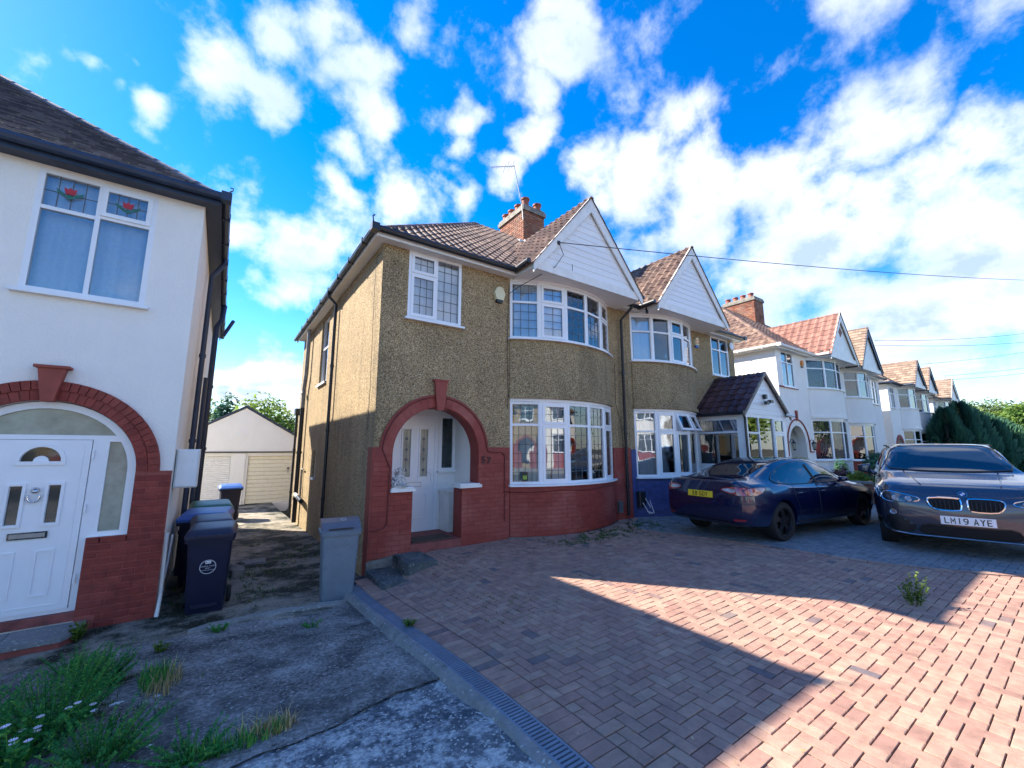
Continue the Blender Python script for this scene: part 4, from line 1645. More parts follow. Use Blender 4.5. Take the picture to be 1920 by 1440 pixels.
# rose motifs in the two top lights
wf55 = [o for o in h55.children if o.name.startswith('window')][0]
for cx_ in (.76, 1.27):
    for mat_, prt in (('rose_red', 'r'), ('rose_green', 'g')):
        m = MB(T55)
        cz = 3.13
        if prt == 'r':
            m.prism([[(cx_ - .045, cz), (cx_ + .045, cz), (cx_ + .055, cz + .05), (cx_ + .02, cz + .035), (cx_, cz + .06), (cx_ - .02, cz + .035), (cx_ - .055, cz + .05)]], -.004, .003)
            m.prism([[(cx_ - .035, cz - .028), (cx_ + .035, cz - .028), (cx_ + .045, cz - .002), (cx_ - .045, cz - .002)]], -.004, .003)
        else:
            m.prism([[(cx_ - .12, cz + .02), (cx_ - .03, cz - .035), (cx_ - .05, cz - .06), (cx_ - .10, cz - .03)]], -.004, .003)
            m.prism([[(cx_ + .03, cz - .035), (cx_ + .12, cz + .02), (cx_ + .10, cz - .03), (cx_ + .05, cz - .06)]], -.004, .003)
            m.prism([[(cx_ - .05, cz - .065), (cx_, cz - .032), (cx_ + .05, cz - .065), (cx_, cz - .09)]], -.004, .003)
        m.build('rose_motif' if prt == 'r' else 'leaf_motif', mat_, wf55)
downpipe(h55, T55, [(-.24, 1.9, 3.44), (-.24, 1.9, 3.36), (-.08, 1.9, 3.1), (-.08, 1.9, -1.9)], r=.04, mat='dark_blue_board')
downpipe(h55, T55, [(-.26, 4.7, 3.40), (-.24, 4.5, 3.0), (-.16, 4.4, 2.8), (-.16, 4.4, -1.9)], r=.055, mat='dark_blue_board')
m = MB(T55)
m.tube([(-.46, 5.2, 3.2), (-.30, 4.9, 2.75)], .04, n=8)
m.tube([(-.14, 2.6, 1.4), (-.14, 2.6, -1.9)], .035, n=8)
m.build('waste_pipe', 'dark_blue_board', h55)
m = MB(T55)
m.tube([(-.02, .03, -.9), (-.03, .02, -1.6), (-.02, -.04, -1.85)], .022, n=8)
m.tube([(-.05, .5, -1.0), (-.05, .2, -1.3), (-.04, .1, -1.45)], .012, n=6)
m.build('conduit', 'white_paint', h55)
m = MB()
m.chbox(-.44, -.20, 6.86, 7.2, -.50, -.01, .02)
info(m.build('meter_cabinet', 'meter_white'), 'white meter cabinet fixed to the side of the white house above the bins', 'utility box')
curtain('pale net curtain behind the two-light window with red rose motifs', T55, [(.50, .16), (1.52, .16)], 1.88, 3.36, 'net_white', folds=7, amp=.02)

# ============ number 59
cfg59 = dict(x0=13.3, W=5.296, sx=-1, upper='pebbledash_grey', g0=1.8, g1=4.94, bay=(2.4, 5.1, .43), win=(.35, 1.35, 2.19, 3.41), gz=5.38,
             bay_low_mat='blue_masonry', bay_bricks='blue_brick_paint', bb=60, glass='glass',
             win_cols=[(1, [(.32, 'f'), (.68, 'f')]), (1, [(.32, 'f'), (.68, 'f')])],
             low_styles=[[(1, [(.3, 's'), (.7, 'f')])], [(1, [(.3, 'o'), (.7, 'f')])], [(1, [(.3, 'o'), (.7, 's')])], st_open(.3, None, None), st_fixed(.3, None, None)],
             up_styles=[st_open(.34, None, None), st_fixed(.34, None, None), st_open(.34, None, None), st_fixed(.34, None, None), st_fixed(.34, None, None)],
             tile=('roman', .22, .30, 'tile_brown'), tiles=(0, 0, 0, 60), boards=True)
h59, T59, bay59, roof59 = house('pebbledash_house', 'pebbledashed house with blue painted base and a gabled glass porch', cfg59)
m = MB(T59)
m.box(5.12, 5.293, -.03, -.001, -1.9, -.02)
m.box(2.4 - .04, 2.4, -.03, -.001, -1.9, -.02)
m.build('brick_facing', 'blue_masonry', h59)
downpipe(h59, T59, [(4.95, -.42, 3.44), (4.95, -.42, 3.30), (5.27, -.10, 3.0), (5.27, -.10, -1.6)][:2], clips=False)
# glass porch: x 10.9-13.3, y 5.2-6.5
pT = T3(10.88, 5.2, 0)
m = MB(pT)
m.box(0, 2.4, 0, .06, -1.7, -.46)
m.box(0, .06, .06, 1.3, -1.7, -.46)
m.box(2.34, 2.4, .06, 1.3, -1.7, .95)
m.box(0, .13, -.002, .13, -.46, .86)
m.box(2.27, 2.4, -.002, .05, -.46, .86)
m.prism([[(-.06, .86), (2.46, .86), (2.46, .98), (1.2, 2.0), (-.06, .98)]], 0, .06)
m.box(0.0, .06, .13, 1.3, .80, .93)
pw = m.build('porch_wall', 'upvc', h59)
for k in range(8):
    z = .90 + k * .135
    z1 = z + .13
    hw0 = min(1.25, 1.26 * (2.0 - z) / 1.02)
    hw1 = 1.26 * (2.0 - z1) / 1.02
    if hw1 < .05:
        break
    m = MB(pT)
    m.tint = random.random()
    v = [(1.2 - hw0, -.012, z), (1.2 + hw0, -.012, z), (1.2 + hw1, -.004, z1), (1.2 - hw1, -.004, z1), (1.2 - hw0, .0, z), (1.2 + hw0, .0, z)]
    m.add(v, [(0, 1, 2, 3), (0, 4, 5, 1)])
    m.build('cladding_board', 'cladding_white', h59)
window(h59, TF(pT, .13, .0, -.46), 2.14, 1.32, [(.9, [(.33, 'f'), (.67, 'f')]), (1.25, [(1, 'f')]), (.9, [(.33, 's'), (.67, 's')])], glass='glass')


class PS:
    flip = True

    def __call__(s, a, b_, c):
        return pT(b_, .13 + a, -.46 + c)


window(h59, PS(), 1.17, 1.26, [(1, [(.28, 'f'), (.72, 'f')])], glass='glass_dark', sill=False)
R_ = [pT(-.12, -.1, .92), pT(1.2, -.1, 2.06), pT(1.2, 1.3, 2.06), pT(-.12, 1.3, .92)]
R2 = [pT(2.52, -.1, .92), pT(2.52, 1.3, .92), pT(1.2, 1.3, 2.06), pT(1.2, -.1, 2.06)]
m = MB()
m.add([p - Vector((0, 0, .03)) for p in R_] + [p - Vector((0, 0, .03)) for p in R2], [(0, 1, 2, 3), (4, 5, 6, 7)], raw=True)
proof = m.build('porch_roof', 'roof_felt', h59)
slope(proof, R_, .25, .26, 'pan', 'tile_purple', 40)
slope(proof, R2, .25, .26, 'pan', 'tile_purple', 0)
m = MB(pT)
for sg in (-1, 1):
    pts = [(1.2 + sg * 1.36, .90), (1.2, 2.09), (1.2, 2.0), (1.2 + sg * 1.36, .80)]
    if sg > 0:
        pts.reverse()
    m.prism([pts], -.11, -.07)
m.build('verge', 'plinth_cement', h59)
m = MB(pT)
m.tube([(-.18, -.1, .90), (-.18, 1.3, .90)], .045, n=8)
m.tube([(-.14, -.06, .9), (-.06, -.06, .75), (-.045, -.05, .6), (-.045, -.05, -1.6)], .03, n=8)
m.build('gutter', 'black_plastic', h59)
o_ = thing('security_light', 'black twin floodlight on the white gable of the glass porch', 'security light', pT(1.15, -.04, 1.25))
m = MB(T3(*pT(1.15, -.04, 1.25)))
m.box(-.05, .05, -.06, .02, .08, .2)
m.build('sensor', 'black_plastic', o_)
m = MB(T3(*pT(1.15, -.04, 1.25)))
m.box(-.14, .0, -.12, -.04, -.08, -.0)
m.box(.04, .2, -.14, -.05, -.03, .05)
m.tube([(0, -.02, 0), (0, -.06, .0)], .02, n=6)
m.build('lamp_head', 'black_plastic', o_)
o_ = thing('security_camera', 'small white security camera at the eave corner of the glass porch', 'security camera', pT(2.42, -.12, .95))
m = MB(T3(*pT(2.42, -.12, .95)))
m.tube([(-.12, .02, 0), (.05, -.10, -.04)], .04, n=10)
m.build('body', 'meter_white', o_)
m = MB(T3(*pT(2.42, -.12, .95)))
m.tube([(.05, -.10, -.04), (.07, -.115, -.045)], .037, n=10)
m.build('lens', 'black_plastic', o_)

# ============ white pair beyond
s3 = [st_fixed(.3, 'diamond', 'diamond')] * 5
cfg61 = dict(x0=16.35, W=6.446, dz=.22, upper='white_render', g0=3.05, g1=6.15, gz=5.45, bay=(2.6, 5.95, .5, 4), win=(.4, 1.45, 2.05, 3.4), arch=(1.2, -.1, .72, .9, .72, .72, -.6, -1.7),
             bay_low_mat='white_render', bay_mid='white_render', win_cols=[(1, [(.3, 'f'), (.7, 'f')]), (1, [(.3, 'f'), (.7, 'f')])],
             low_styles=s3, up_styles=s3, tile=('pan', .30, .31, 'tile_brown'), gable_tile='tile_red', tiles=(0, 240, 0, 0), gutter='white_paint')
h61, T61, bay61, roof61 = house('white_house', 'white house with a bright red tiled gable roof and diamond leaded windows', cfg61)
m = MB(T61)
m.box(.45, 1.95, .9, 1.0, -1.7, .8)
m.box(.40, .47, .25, .9, -1.7, .8)
m.box(1.93, 2.0, .25, .9, -1.7, .8)
m.box(.4, 2.0, .25, 1.0, .8, .88)
m.build('porch_wall', 'cream_render', h61)
m = MB(T61)
m.box(.75, 1.6, .86, .9, -1.6, .5)
m.build('door', 'dark_glass', h61)
m = MB(T61)
m.tube([(1.2 + .95 * cos(radians(a)), -.02, -.1 + .95 * sin(radians(a))) for a in range(0, 181, 8)] + [(.25, -.02, -.5), (.25, -.02, -.5)], .025, n=6)
m.tube([(2.15, -.02, -.1), (2.15, -.02, -.35), (2.5, -.02, -.35)], .025, n=6)
m.prism([[(1.17, .80), (1.23, .80), (1.27, 1.18), (1.13, 1.18)]], -.06, -.0)
m.box(.05, 1.6, -.05, -.001, 2.0, 2.045)
m.build('moulding', 'keystone_red', h61)
for k, (dx, dz_) in enumerate(((0, .12), (0, -.12), (-.12, 0), (.12, 0))):
    m = MB(T61)
    gx, gz_ = 4.6 + dx, 4.62 + dz_
    m.prism([[(gx, gz_ - .1), (gx + .1, gz_), (gx, gz_ + .1), (gx - .1, gz_)]], -.715, -.695)
    m.build('gable_tile', 'tile_red', h61)
for uu, lab in ((.42, 'black wall lantern on the near side of the arched white porch'), (2.2, 'black wall lantern between the arched porch and the diamond leaded bay')):
    p0 = T61(uu, -.14, -.12)
    o_ = thing('wall_lantern', lab, 'wall lantern', p0, group='lanterns beside the arched white porch')
    m = MB(T3(*p0))
    m.lathe([(.05, -.12), (.08, .08)], n=6)
    m.build('lantern_glass', 'frosted_glass', o_)
    m = MB(T3(*p0))
    m.lathe([(.02, -.18), (.055, -.12)], n=6)
    m.lathe([(.10, .08), (.02, .17), (.01, .22)], n=6)
    m.tube([(0, 0, .18), (0, .08, .24), (0, .14, .1)], .012, n=6)
    m.build('lantern_frame', 'black_plastic', o_)
chimney(h61, 15.6 + 7.0 - .35, 16.6 + 7.0 - .35, 9.6, 11.2, 6.1, 7.9, [(22.4, 9.8, .24), (22.4, 10.2, .24), (22.4, 10.6, .24), (22.4, 11.0, .24)])
st = chimney(h59, 13.0, 13.75, 10.2, 12.0, 4.2, 5.75, [(13.15, 10.35, .24), (13.15, 10.8, .24), (13.15, 11.25, .24), (13.15, 11.7, .24)]) if False else None

simple = [st_fixed(.32, None, None)] * 5
wc = [(1, [(.3, 'f'), (.7, 'f')]), (1, [(.3, 'f'), (.7, 'f')])]
cfg63 = dict(x0=28.4, W=5.6, sx=-1, dz=.15, upper='cream_render', g0=2.45, g1=5.4, gz=5.5, bay=(2.55, 5.3, .5, 4), win=(.4, 1.4, 2.1, 3.35),
             bay_low_mat='red_masonry', bay_mid='cream_render', win_cols=wc, low_styles=simple, up_styles=[st_fixed(.32, None, None), [(1, [(.32, 'o'), (.68, 'f')])]] + simple,
             tile=('flat', .22, .18, 'tile_sand'), barge='dark_blue_board')
house('white_house', 'cream rendered house with dark blue gable boards and a sandy tiled roof', cfg63)
cfg65 = dict(x0=29.9, W=4.9, dz=.12, upper='white_render', g0=2.0, g1=4.7, gz=5.05, bay=(1.9, 4.5, .5, 4), win=(.35, 1.2, 2.1, 3.3), arch=(1.0, -.2, .62, .85, .62, .62, -.6, -1.7),
             bay_low_mat='white_render', bay_mid='white_render', win_cols=wc, low_styles=simple, up_styles=simple, tile=('flat', .25, .2, 'tile_sand'), gutter='dark_blue_board', fascia='dark_blue_board', barge='dark_blue_board')
h65, T65, _, _ = house('white_house', 'white house with a red porch arch and brown hipped roof farther along the row', cfg65)
m = MB(T65)
m.prism([arc_pts(1.0, -.2, .84, 0, 180, 20) + [(.16, -1.7), (.38, -1.7), (.38, -.2)] + arc_pts(1.0, -.2, .62, 180, 0, 20) + [(1.62, -1.7), (1.84, -1.7)]], -.04, -.001)
m.box(.3, 1.7, .9, 1.0, -1.7, .6)
m.build('porch_arch', 'red_masonry', h65)
cfg67 = dict(x0=39.3, W=4.49, sx=-1, dz=.05, upper='cream_render', g0=1.8, g1=4.3, gz=5.05, bay=(1.9, 4.2, .45, 4), win=(.3, 1.2, 2.1, 3.3),
             bay_low_mat='cream_render', bay_mid='cream_render', win_cols=wc, low_styles=simple, up_styles=simple, tile=('flat', .28, .22, 'tile_sand'), barge='dark_blue_board')
house('white_house', 'narrow pale house with a dark edged gable before the last house of the row', cfg67)
cfg69 = dict(x0=40.4, W=5.2, dz=0, upper='white_render', g0=1.2, g1=3.9, gz=5.0, bay=(1.3, 3.8, .45, 4), win=(.2, .9, 2.1, 3.3),
             bay_low_mat='white_render', bay_mid='white_render', win_cols=wc, low_styles=simple, up_styles=simple, tile=('flat', .28, .22, 'tile_sand'))
house('white_house', 'last pale house of the row beside the tall dark conifer hedge', cfg69)

# ============ houses across the street (seen in the window reflections)
for i, (x0, sx_, lab, up_) in enumerate(((11.5, -1, 'white house across the street with a red arch, mirrored in the bow window', 'white_render'),
                                         (11.51, 1, 'second white house across the street joined to the first, mirrored in the porch glass', 'white_render'),
                                         (-2.5, -1, 'pebbledashed house across the street, mirrored in the upstairs panes', 'pebbledash'),
                                         (26.3, 1, 'white house farther along across the street, mirrored in the last panes', 'white_render'))):
    hc = dict(x0=x0 if sx_ < 0 else x0 + 5.99, y0=-21.5, sy=-1, sx=-1 if sx_ < 0 else -1, dz=.35, W=5.98, upper=up_, g0=2.6, g1=5.7, bay=(2.6, 5.4, .43), win=(.45, 1.5, 2.1, 3.35),
              arch=(1.1, -.1, .78, 1.0, .45, .45, -.7, -1.64), bay_low_mat='red_masonry', win_cols=wc, low_styles=simple, up_styles=simple, tile=('flat', .5, .4, 'tile_brown'))
    hh, TT, _, _ = house('white_house' if i != 2 else 'pebbledash_house', lab, hc)
    red_front(hh, TT, hc['arch'], 2.56, -2.0, .02)
    m = MB(TT)
    m.box(.3, 1.95, .9, 1.0, -1.7, .9)
    m.build('porch_wall', 'porch_white', hh)

# ============ curtains of 57 and 59
def arc_curtain(label, T, b, z0, z1, mat, off=-.085, t0=-1, t1=1, folds=8, group=None, amp=.018):
    pts = [b.p(b.a * (t0 + (t1 - t0) * i / 10), off) for i in range(11)]
    curtain(label, T, pts, z0, z1, mat, folds=folds, amp=amp, group=group)


arc_curtain('white net curtain behind the upstairs bow window above the red base', T57, bay57, 2.17, 3.36, 'net_white')
arc_curtain('grey-green patterned curtain at the near end of the downstairs bow window', T57, bay57, -.66, .9, 'net_teal', t0=-1, t1=-.45, folds=10)
arc_curtain('sheer grey net curtain across the middle of the downstairs bow window', T57, bay57, -.66, .9, 'net_grey', t0=-.42, t1=1, folds=7, off=-.11)
curtain('white net curtain in the leaded two-light window above the red arch', T57, [(.5, .16), (1.45, .16)], 2.2, 3.4, 'net_white', folds=8)
arc_curtain('pale blue-white curtain behind the upstairs bow window of the blue based house', T59, bay59, 2.17, 3.36, 'net_white', t0=-1, t1=.1)
arc_curtain('pale green curtain in the upstairs bow window of the blue based house', T59, bay59, 2.17, 3.36, 'net_green', t0=.13, t1=.58, off=-.16)
arc_curtain('white curtain beside the green one, upstairs, next to the black downpipe', T59, bay59, 2.17, 3.36, 'net_white', t0=.62, t1=1)
curtain('white curtain in the small upstairs window above the glass porch', T59, [(.38, .16), (1.32, .16)], 2.2, 3.4, 'net_white', folds=7)
arc_curtain('sheer grey curtain behind the downstairs bow window above the blue base', T59, bay59, -.66, .9, 'net_grey', off=-.12)
arc_curtain('white net curtain behind the upstairs diamond leaded bay window', T61, bay61, 2.17, 3.36, 'net_white')
arc_curtain('white net curtain behind the downstairs diamond leaded bay window', T61, bay61, -.66, .9, 'net_white', off=-.12)
# sticker and dark screen in the lower bow window
m = MB(TF(T57, 2.72, -.155, -.60, -.22))
m.box(0, .12, -.035, -.03, 0, .16)
o_ = info(m.build('warning_sticker', 'plate_black'), 'small black and green alarm sticker in a corner of the downstairs bow window', 'sticker')
m = MB(TF(T57, 2.72, -.155, -.60, -.22))
m.box(.02, .10, -.038, -.0355, .03, .10)
m.build('sticker_emblem', 'sticker_green', o_)


# ============ alarm boxes
def alarm(label, p, col, r=.15, orange=False):
    o = thing('alarm_box', label, 'alarm box', p)
    m = MB(T3(*p))
    pts = [(r * .75 * cos(radians(a)) * 1.1, r * sin(radians(a)) + r * .15) for a in (-50, 10, 60, 90, 120, 170, 230)]
    m.prism([pts], -.07, 0)
    m.build('cover', col, o)
    m = MB(T3(*p))
    m.prism([[(-.06, -.15), (.06, -.15), (.075, -.10), (-.075, -.10)]], -.06, 0)
    m.build('strobe', 'black_plastic' if not orange else 'badge_blue', o)
    if orange:
        m = MB(T3(*p))
        m.prism([[(-.075, -.04), (.075, -.04), (.09, .08), (-.09, .08)], [(-.05, -.01), (-.055, .05), (.055, .05), (.05, -.01)]], -.075, -.071)
        m.build('label_print', 'orange_label', o)
    return o


alarm('cream alarm box on brown pebbledash beside the upstairs bow window', (4.24, 6.498, 2.97), 'alarm_cream')
alarm('small cream and orange alarm box on pebbledash above the glass porch', (11.12, 6.498, 3.05), 'alarm_cream', r=.13, orange=True)
alarm('tan alarm box on the white wall between window and red gable', (18.55, 6.498, 3.3), 'orange_label', r=.12)
o_ = MB()
o_.lathe([(.12, -.02), (.13, .0), (.02, .05)], n=14, c=(13.0, 6.40, 3.2), axis='y')
info(o_.build('satellite_dish', 'meter_white'), 'small white dish on pebbledash at the far upstairs corner of the blue based house', 'satellite dish')

# ============ double garage at the end of the alley
G = T3(0, 19.9, 0)
gar = thing('garage', 'white gabled double garage at the end of the alley', 'garage', (0.8, 19.9, -2.3))
m = MB(G)
gl, gr_ = -1.9, 3.45
op1, op2 = (-1.35, .42), (1.0, 3.1)
m.prism([[(gl, -2.6), (gr_, -2.6), (gr_, .02), (.78, 1.62), (gl, .02)], [(op1[0], -2.2), (op1[1], -2.2), (op1[1], -.3), (op1[0], -.3)], [(op2[0], -2.2), (op2[1], -2.2), (op2[1], -.3), (op2[0], -.3)]], 0, .2)
m.box(gl, gl + .15, .2, 5.5, -2.6, .02)
m.box(gr_ - .15, gr_, .2, 5.5, -2.6, .02)
m.box(.55, .90, -.06, 0, -2.6, -.2)
m.build('wall', 'cream_render', gar)
m = MB(G)
for sg in (-1, 1):
    xe = .78 + sg * 2.75
    pts = [(xe, -.02), (.78, 1.66), (.78, 1.74), (xe, .06)]
    if sg < 0:
        pts.reverse()
    m.prism([pts], -.06, 5.6)
m.build('roof', 'dark_blue_board', gar)
m = MB(G)
m.box(gl, gr_, -.08, -.001, -.17, -.12)
m.build('gutter', 'black_plastic', gar)
m = MB(G)
for dx, dz_ in ((0, .14), (0, -.14), (-.14, 0), (.14, 0)):
    m.prism([[(.72 + dx, .60 + dz_ - .11), (.72 + dx + .11, .60 + dz_), (.72 + dx, .60 + dz_ + .11), (.72 + dx - .11, .60 + dz_)]], -.02, -.001)
m.build('gable_ornament', 'porch_white', gar)
for (a, b_), mat_, n_, nm, lab in ((op2, 'garage_door_cream', 12, 'garage_door', 'cream ribbed up-and-over door'), (op1, 'garage_door_white', 26, 'garage_door', 'white roller door')):
    m = MB(G)
    m.box(a, b_, .10, .12, -2.2, -.3)
    dr = m.build(nm, mat_, gar)
    dr['label'] = lab
    hh = 1.9 / n_
    for k in range(n_):
        m = MB(G)
        z = -2.2 + k * hh
        m.add([(a + .02, .098, z + .004), (b_ - .02, .098, z + .004), (b_ - .02, .072, z + .02), (a + .02, .072, z + .02), (a + .02, .072, z + hh - .02), (b_ - .02, .072, z + hh - .02), (b_ - .02, .098, z + hh - .004), (a + .02, .098, z + hh - .004)],
              [(0, 1, 2, 3), (3, 2, 5, 4), (4, 5, 6, 7)])
        m.build('slat', mat_, dr)
m = MB(G)
m.box(2.42, 2.50, .04, .071, -.85, -.79)
m.tube([(2.46, .03, -.82), (2.46, .02, -1.0)], .015, n=6)
m.build('handle', 'black_plastic', gar)

# ------------------------------------------------------------ ground
def sst(x, a, b):
    t = max(0, min(1, (x - a) / (b - a)))
    return t * t * (3 - 2 * t)


def zd(x, y):
    """level of the block paved drives"""
    z = -1.61 - .02 * sst(y, 3, 6)
    z -= .21 * sst(y, 2.0, 6.2) * (1 - sst(x, 1.7, 3.1))
    z += .05 * sst(x, 3.5, 7.5)
    return z


def za(x, y):
    """level of the concrete alley"""
    if y > 6.7:
        return -1.95 - .24 * sst(y, 6.7, 19)
    return -1.60 - .35 * sst(y, 1.0, 6.8) - .03 * sst(-x, 0, 2) * sst(y, 1, 4)


def sheet(name, xs, ys, fz, mat, label=None, rough=0.0, seed=0, keep=None, kind='structure', warp=None):
    v, f = [], []
    nx, ny = len(xs), len(ys)
    for y_ in ys:
        for x in xs:
            y = y_ + (warp(x, y_) if warp else 0)
            h = noise.noise(Vector((x * 1.3 + seed, y * 1.3, 0))) * rough + noise.noise(Vector((x * 5 + seed, y * 5, 3))) * rough * .4
            v.append((x, y, fz(x, y) + h))
    for j in range(ny - 1):
        for i in range(nx - 1):
            cx, cy = (xs[i] + xs[i + 1]) / 2, (ys[j] + ys[j + 1]) / 2
            if keep and not keep(cx, cy):
                continue
            f.append((j * nx + i, j * nx + i + 1, (j + 1) * nx + i + 1, (j + 1) * nx + i))
    m = MB()
    m.add(v, f)
    o = m.build(name, mat, smooth=True)
    if o is None:
        return None
    o['kind'] = kind
    return o


def lin(a, b, st):
    n = max(1, int(round((b - a) / st)))
    return [a + (b - a) * i / n for i in range(n + 1)]


sheet('ground', [-600, -200, -60, -25, -12, -7, -6] + lin(-5.5, 2.5, 1) + [3, 5, 10, 20, 45, 100, 250, 700], [-600, -200, -60, -30, -12, -6, -2, 0, 3, 7, 12, 20, 30, 60, 150, 700],
      lambda x, y: (-2.55 if x < 2.6 else -1.9) if y > 1 else -1.9, 'soil')
sheet('alley', lin(-6.6, 1.56, .12), lin(-3, 20, .14), za, 'mossy_concrete', rough=.014, keep=lambda x, y: (y > 5.35 + .12 * sin(x * 2) and y > 5.3))
sheet('forecourt', lin(-6.6, 1.56, .08), lin(3.0, 5.75, .11), lambda x, y: za(x, y) + .004 + .010 * (1 - sst(y, 5.3, 5.75)), 'aged_concrete', rough=.008, seed=4,
      warp=lambda x, y: (.16 * (x - 1) + .03 * sin(x * 7) + .012 * sin(x * 23)) * max(0, (5.75 - y) / 2.75))
sheet('forecourt_apron', lin(-6.6, 1.56, .12), lin(-3, 3.6, .12), lambda x, y: za(x, y) + .0, 'light_aggregate', rough=.006, seed=9, warp=lambda x, y: .16 * (x - 1) * max(0, min(1, (y + 3) / 6)))
# strip of alley floor between the channel and the wall of 57
sheet('alley_edge', lin(1.56, 1.96, .1), lin(6.05, 20, .2), za, 'mossy_concrete', rough=.01)
# pale concrete ridge across the alley
m = MB()
pts = []
for i in range(25):
    x = -.1 + 1.64 * i / 24
    pts.append((x, 5.80 + .06 * sin(x * 3) + .02 * sin(x * 17)))
v, f = [], []
for x, y in pts:
    w = .055 + .02 * sin(x * 11)
    v += [(x, y - w, za(x, y) - .02), (x, y - w * .7, za(x, y) + .035), (x, y + w * .6, za(x, y) + .04), (x, y + w, za(x, y) - .02)]
for i in range(24):
    for k in range(3):
        f.append((i * 4 + k, i * 4 + 4 + k, i * 4 + 5 + k, i * 4 + 1 + k))
m.add(v, f)
m.build('concrete_strip', 'pale_concrete')['kind'] = 'structure'

# bedding below the block paving
sheet('drive_bed', lin(1.68, 17, .3), lin(-3.2, 6.49, .3), lambda x, y: zd(x, y) - .022, 'joint_sand')
# pavement, kerb, road behind the camera and to the side
sheet('pavement', [-120, -40, -10, 0, 10, 20, 40, 120], [-5.4, -3.2], lambda x, y: -1.62, 'pavement')
m = MB()
m.box(-120, 120, -5.55, -5.41, -1.9, -1.615)
m.build('kerb', 'pale_concrete')['kind'] = 'structure'
sheet('road', [-300, -60, 0, 60, 300], [-14, -5.56], lambda x, y: -1.73, 'asphalt')
m = MB()
m.box(-120, 120, -14.15, -14.01, -1.9, -1.615)
m.build('kerb', 'pale_concrete')['kind'] = 'structure'
sheet('pavement', [-120, 0, 120], [-21.3, -14.15], lambda x, y: -1.62, 'pavement')
sheet('garden_ground', [17, 20, 30, 45, 90], [-3.2, 0, 6.6, 7.5], lambda x, y: -1.60, 'soil')

# ------------------------------------------------------------ block paving
BND = [(8.02, 6.5), (7.3, 6.1), (6.85, 5.6), (6.95, 4.9), (7.2, 4.2), (7.35, 3.3), (7.42, 2.5), (7.55, 1.9), (7.85, 1.3), (8.2, .8), (8.9, .1), (10.4, -.9), (13, -2.2), (15, -3.2)]
BAYC = (T57.x + bay57.um, T57.y + bay57.vc, bay57.R + .085)


def bnd_x(y):
    for (x0, y0), (x1, y1) in zip(BND, BND[1:]):
        if y1 <= y <= y0:
            return x0 + (x1 - x0) * (y0 - y) / (y0 - y1)
    return BND[0][0] if y > BND[0][1] else BND[-1][0]


def bnd_n(y):
    a, b = bnd_x(y + .1), bnd_x(y - .1)
    t = Vector((b - a, -.2)).normalized()
    return (t.y, -t.x)     # points to the left (57) side


def paver(mb, P, z, h=.018, ch=.0032, tilt=(0, 0)):
    """P: convex polygon in plan, counterclockwise"""
    if signed(P) < 0:
        P = P[::-1]
    n = len(P)
    cx = sum(p[0] for p in P) / n
    cy = sum(p[1] for p in P) / n
    def zz(x, y):
        return z + (x - cx) * tilt[0] + (y - cy) * tilt[1]
    v, f = [], []
    for x, y in P:
        v.append((x, y, zz(x, y) - h))
    for x, y in P:
        v.append((x, y, zz(x, y) - ch * .8))
    for x, y in P:
        d = sqrt((x - cx) ** 2 + (y - cy) ** 2) + 1e-6
        v.append((x + (cx - x) / d * ch * 1.4, y + (cy - y) / d * ch * 1.4, zz(x, y)))
    for i in range(n):
        j = (i + 1) % n
        f.append((i, j, n + j, n + i))
        f.append((n + i, n + j, 2 * n + j, 2 * n + i))
    f.append(tuple(2 * n + i for i in range(n)))
    mb.add(v, f)


def in_view(x, y, z):
    p = Vector((x, y, z))
    fh = Vector((.568, .808, .155))
    rt = Vector((.818, -.575, 0))
    up = Vector((-.0891, -.1268, .988))
    w = p.dot(fh)
    if w < .2:
        return None
    u_, v_ = p.dot(rt) / w * 772, -p.dot(up) / w * 772
    return (u_, v_, w) if abs(u_) < 980 and abs(v_) < 740 else None


rnd = random.Random(11)
polys57, polys59 = [], []
a = .088
X0, Y0 = 1.928, -3.1
for i in range(-1, 176):
    for j in range(0, 112):
        s_ = (i - j) % 4
        x, y = X0 + i * a, Y0 + j * a
        if s_ == 0:
            q = (x, y, x + 2 * a, y + a)
        elif s_ == 2:
            q = (x, y - a, x + a, y + a)
        else:
            continue
        if i == 0 and s_ == 2:
            pass
        g = .0036
        if i < 0 and s_ == 2:
            continue
        P_ = [(max(q[0], X0) + g, q[1] + g), (q[2] - g, q[1] + g), (q[2] - g, q[3] - g), (max(q[0], X0) + g, q[3] - g)]
        cx, cy = (q[0] + q[2]) / 2, (q[1] + q[3]) / 2
        if q[3] > 6.46:
            P_ = clip_poly(P_, 0, 6.46, 0, -1)
        if P_ and q[0] < 2.75 and q[3] > 5.9 and False:
            continue
        d = sqrt((cx - BAYC[0]) ** 2 + (cy - BAYC[1]) ** 2)
        if P_ and cy < 6.5 and d < BAYC[2] + .16:
            nx, ny = (cx - BAYC[0]) / d, (cy - BAYC[1]) / d
            P_ = clip_poly(P_, BAYC[0] + nx * BAYC[2], BAYC[1] + ny * BAYC[2], nx, ny)
        if not P_ or len(P_) < 3 or area2(P_) < .0016:
            continue
        bx = bnd_x(cy)
        if cx < bx + .15:
            n_ = bnd_n(cy)
            P1 = clip_poly(P_, bx - .02, cy, -abs(n_[0]), -n_[1] * (1 if n_[0] > 0 else -1)) if cx > bx - .45 else P_
            if len(P1) >= 3 and area2(P1) > .0016:
                polys57.append(P1)
        if cx > bx - .15:
            n_ = bnd_n(cy)
            P2_ = clip_poly(P_, bx + .135, cy, abs(n_[0]), n_[1] * (1 if n_[0] > 0 else -1)) if cx < bx + .6 else P_
            if len(P2_) >= 3 and area2(P2_) > .0016:
                polys59.append(P2_)
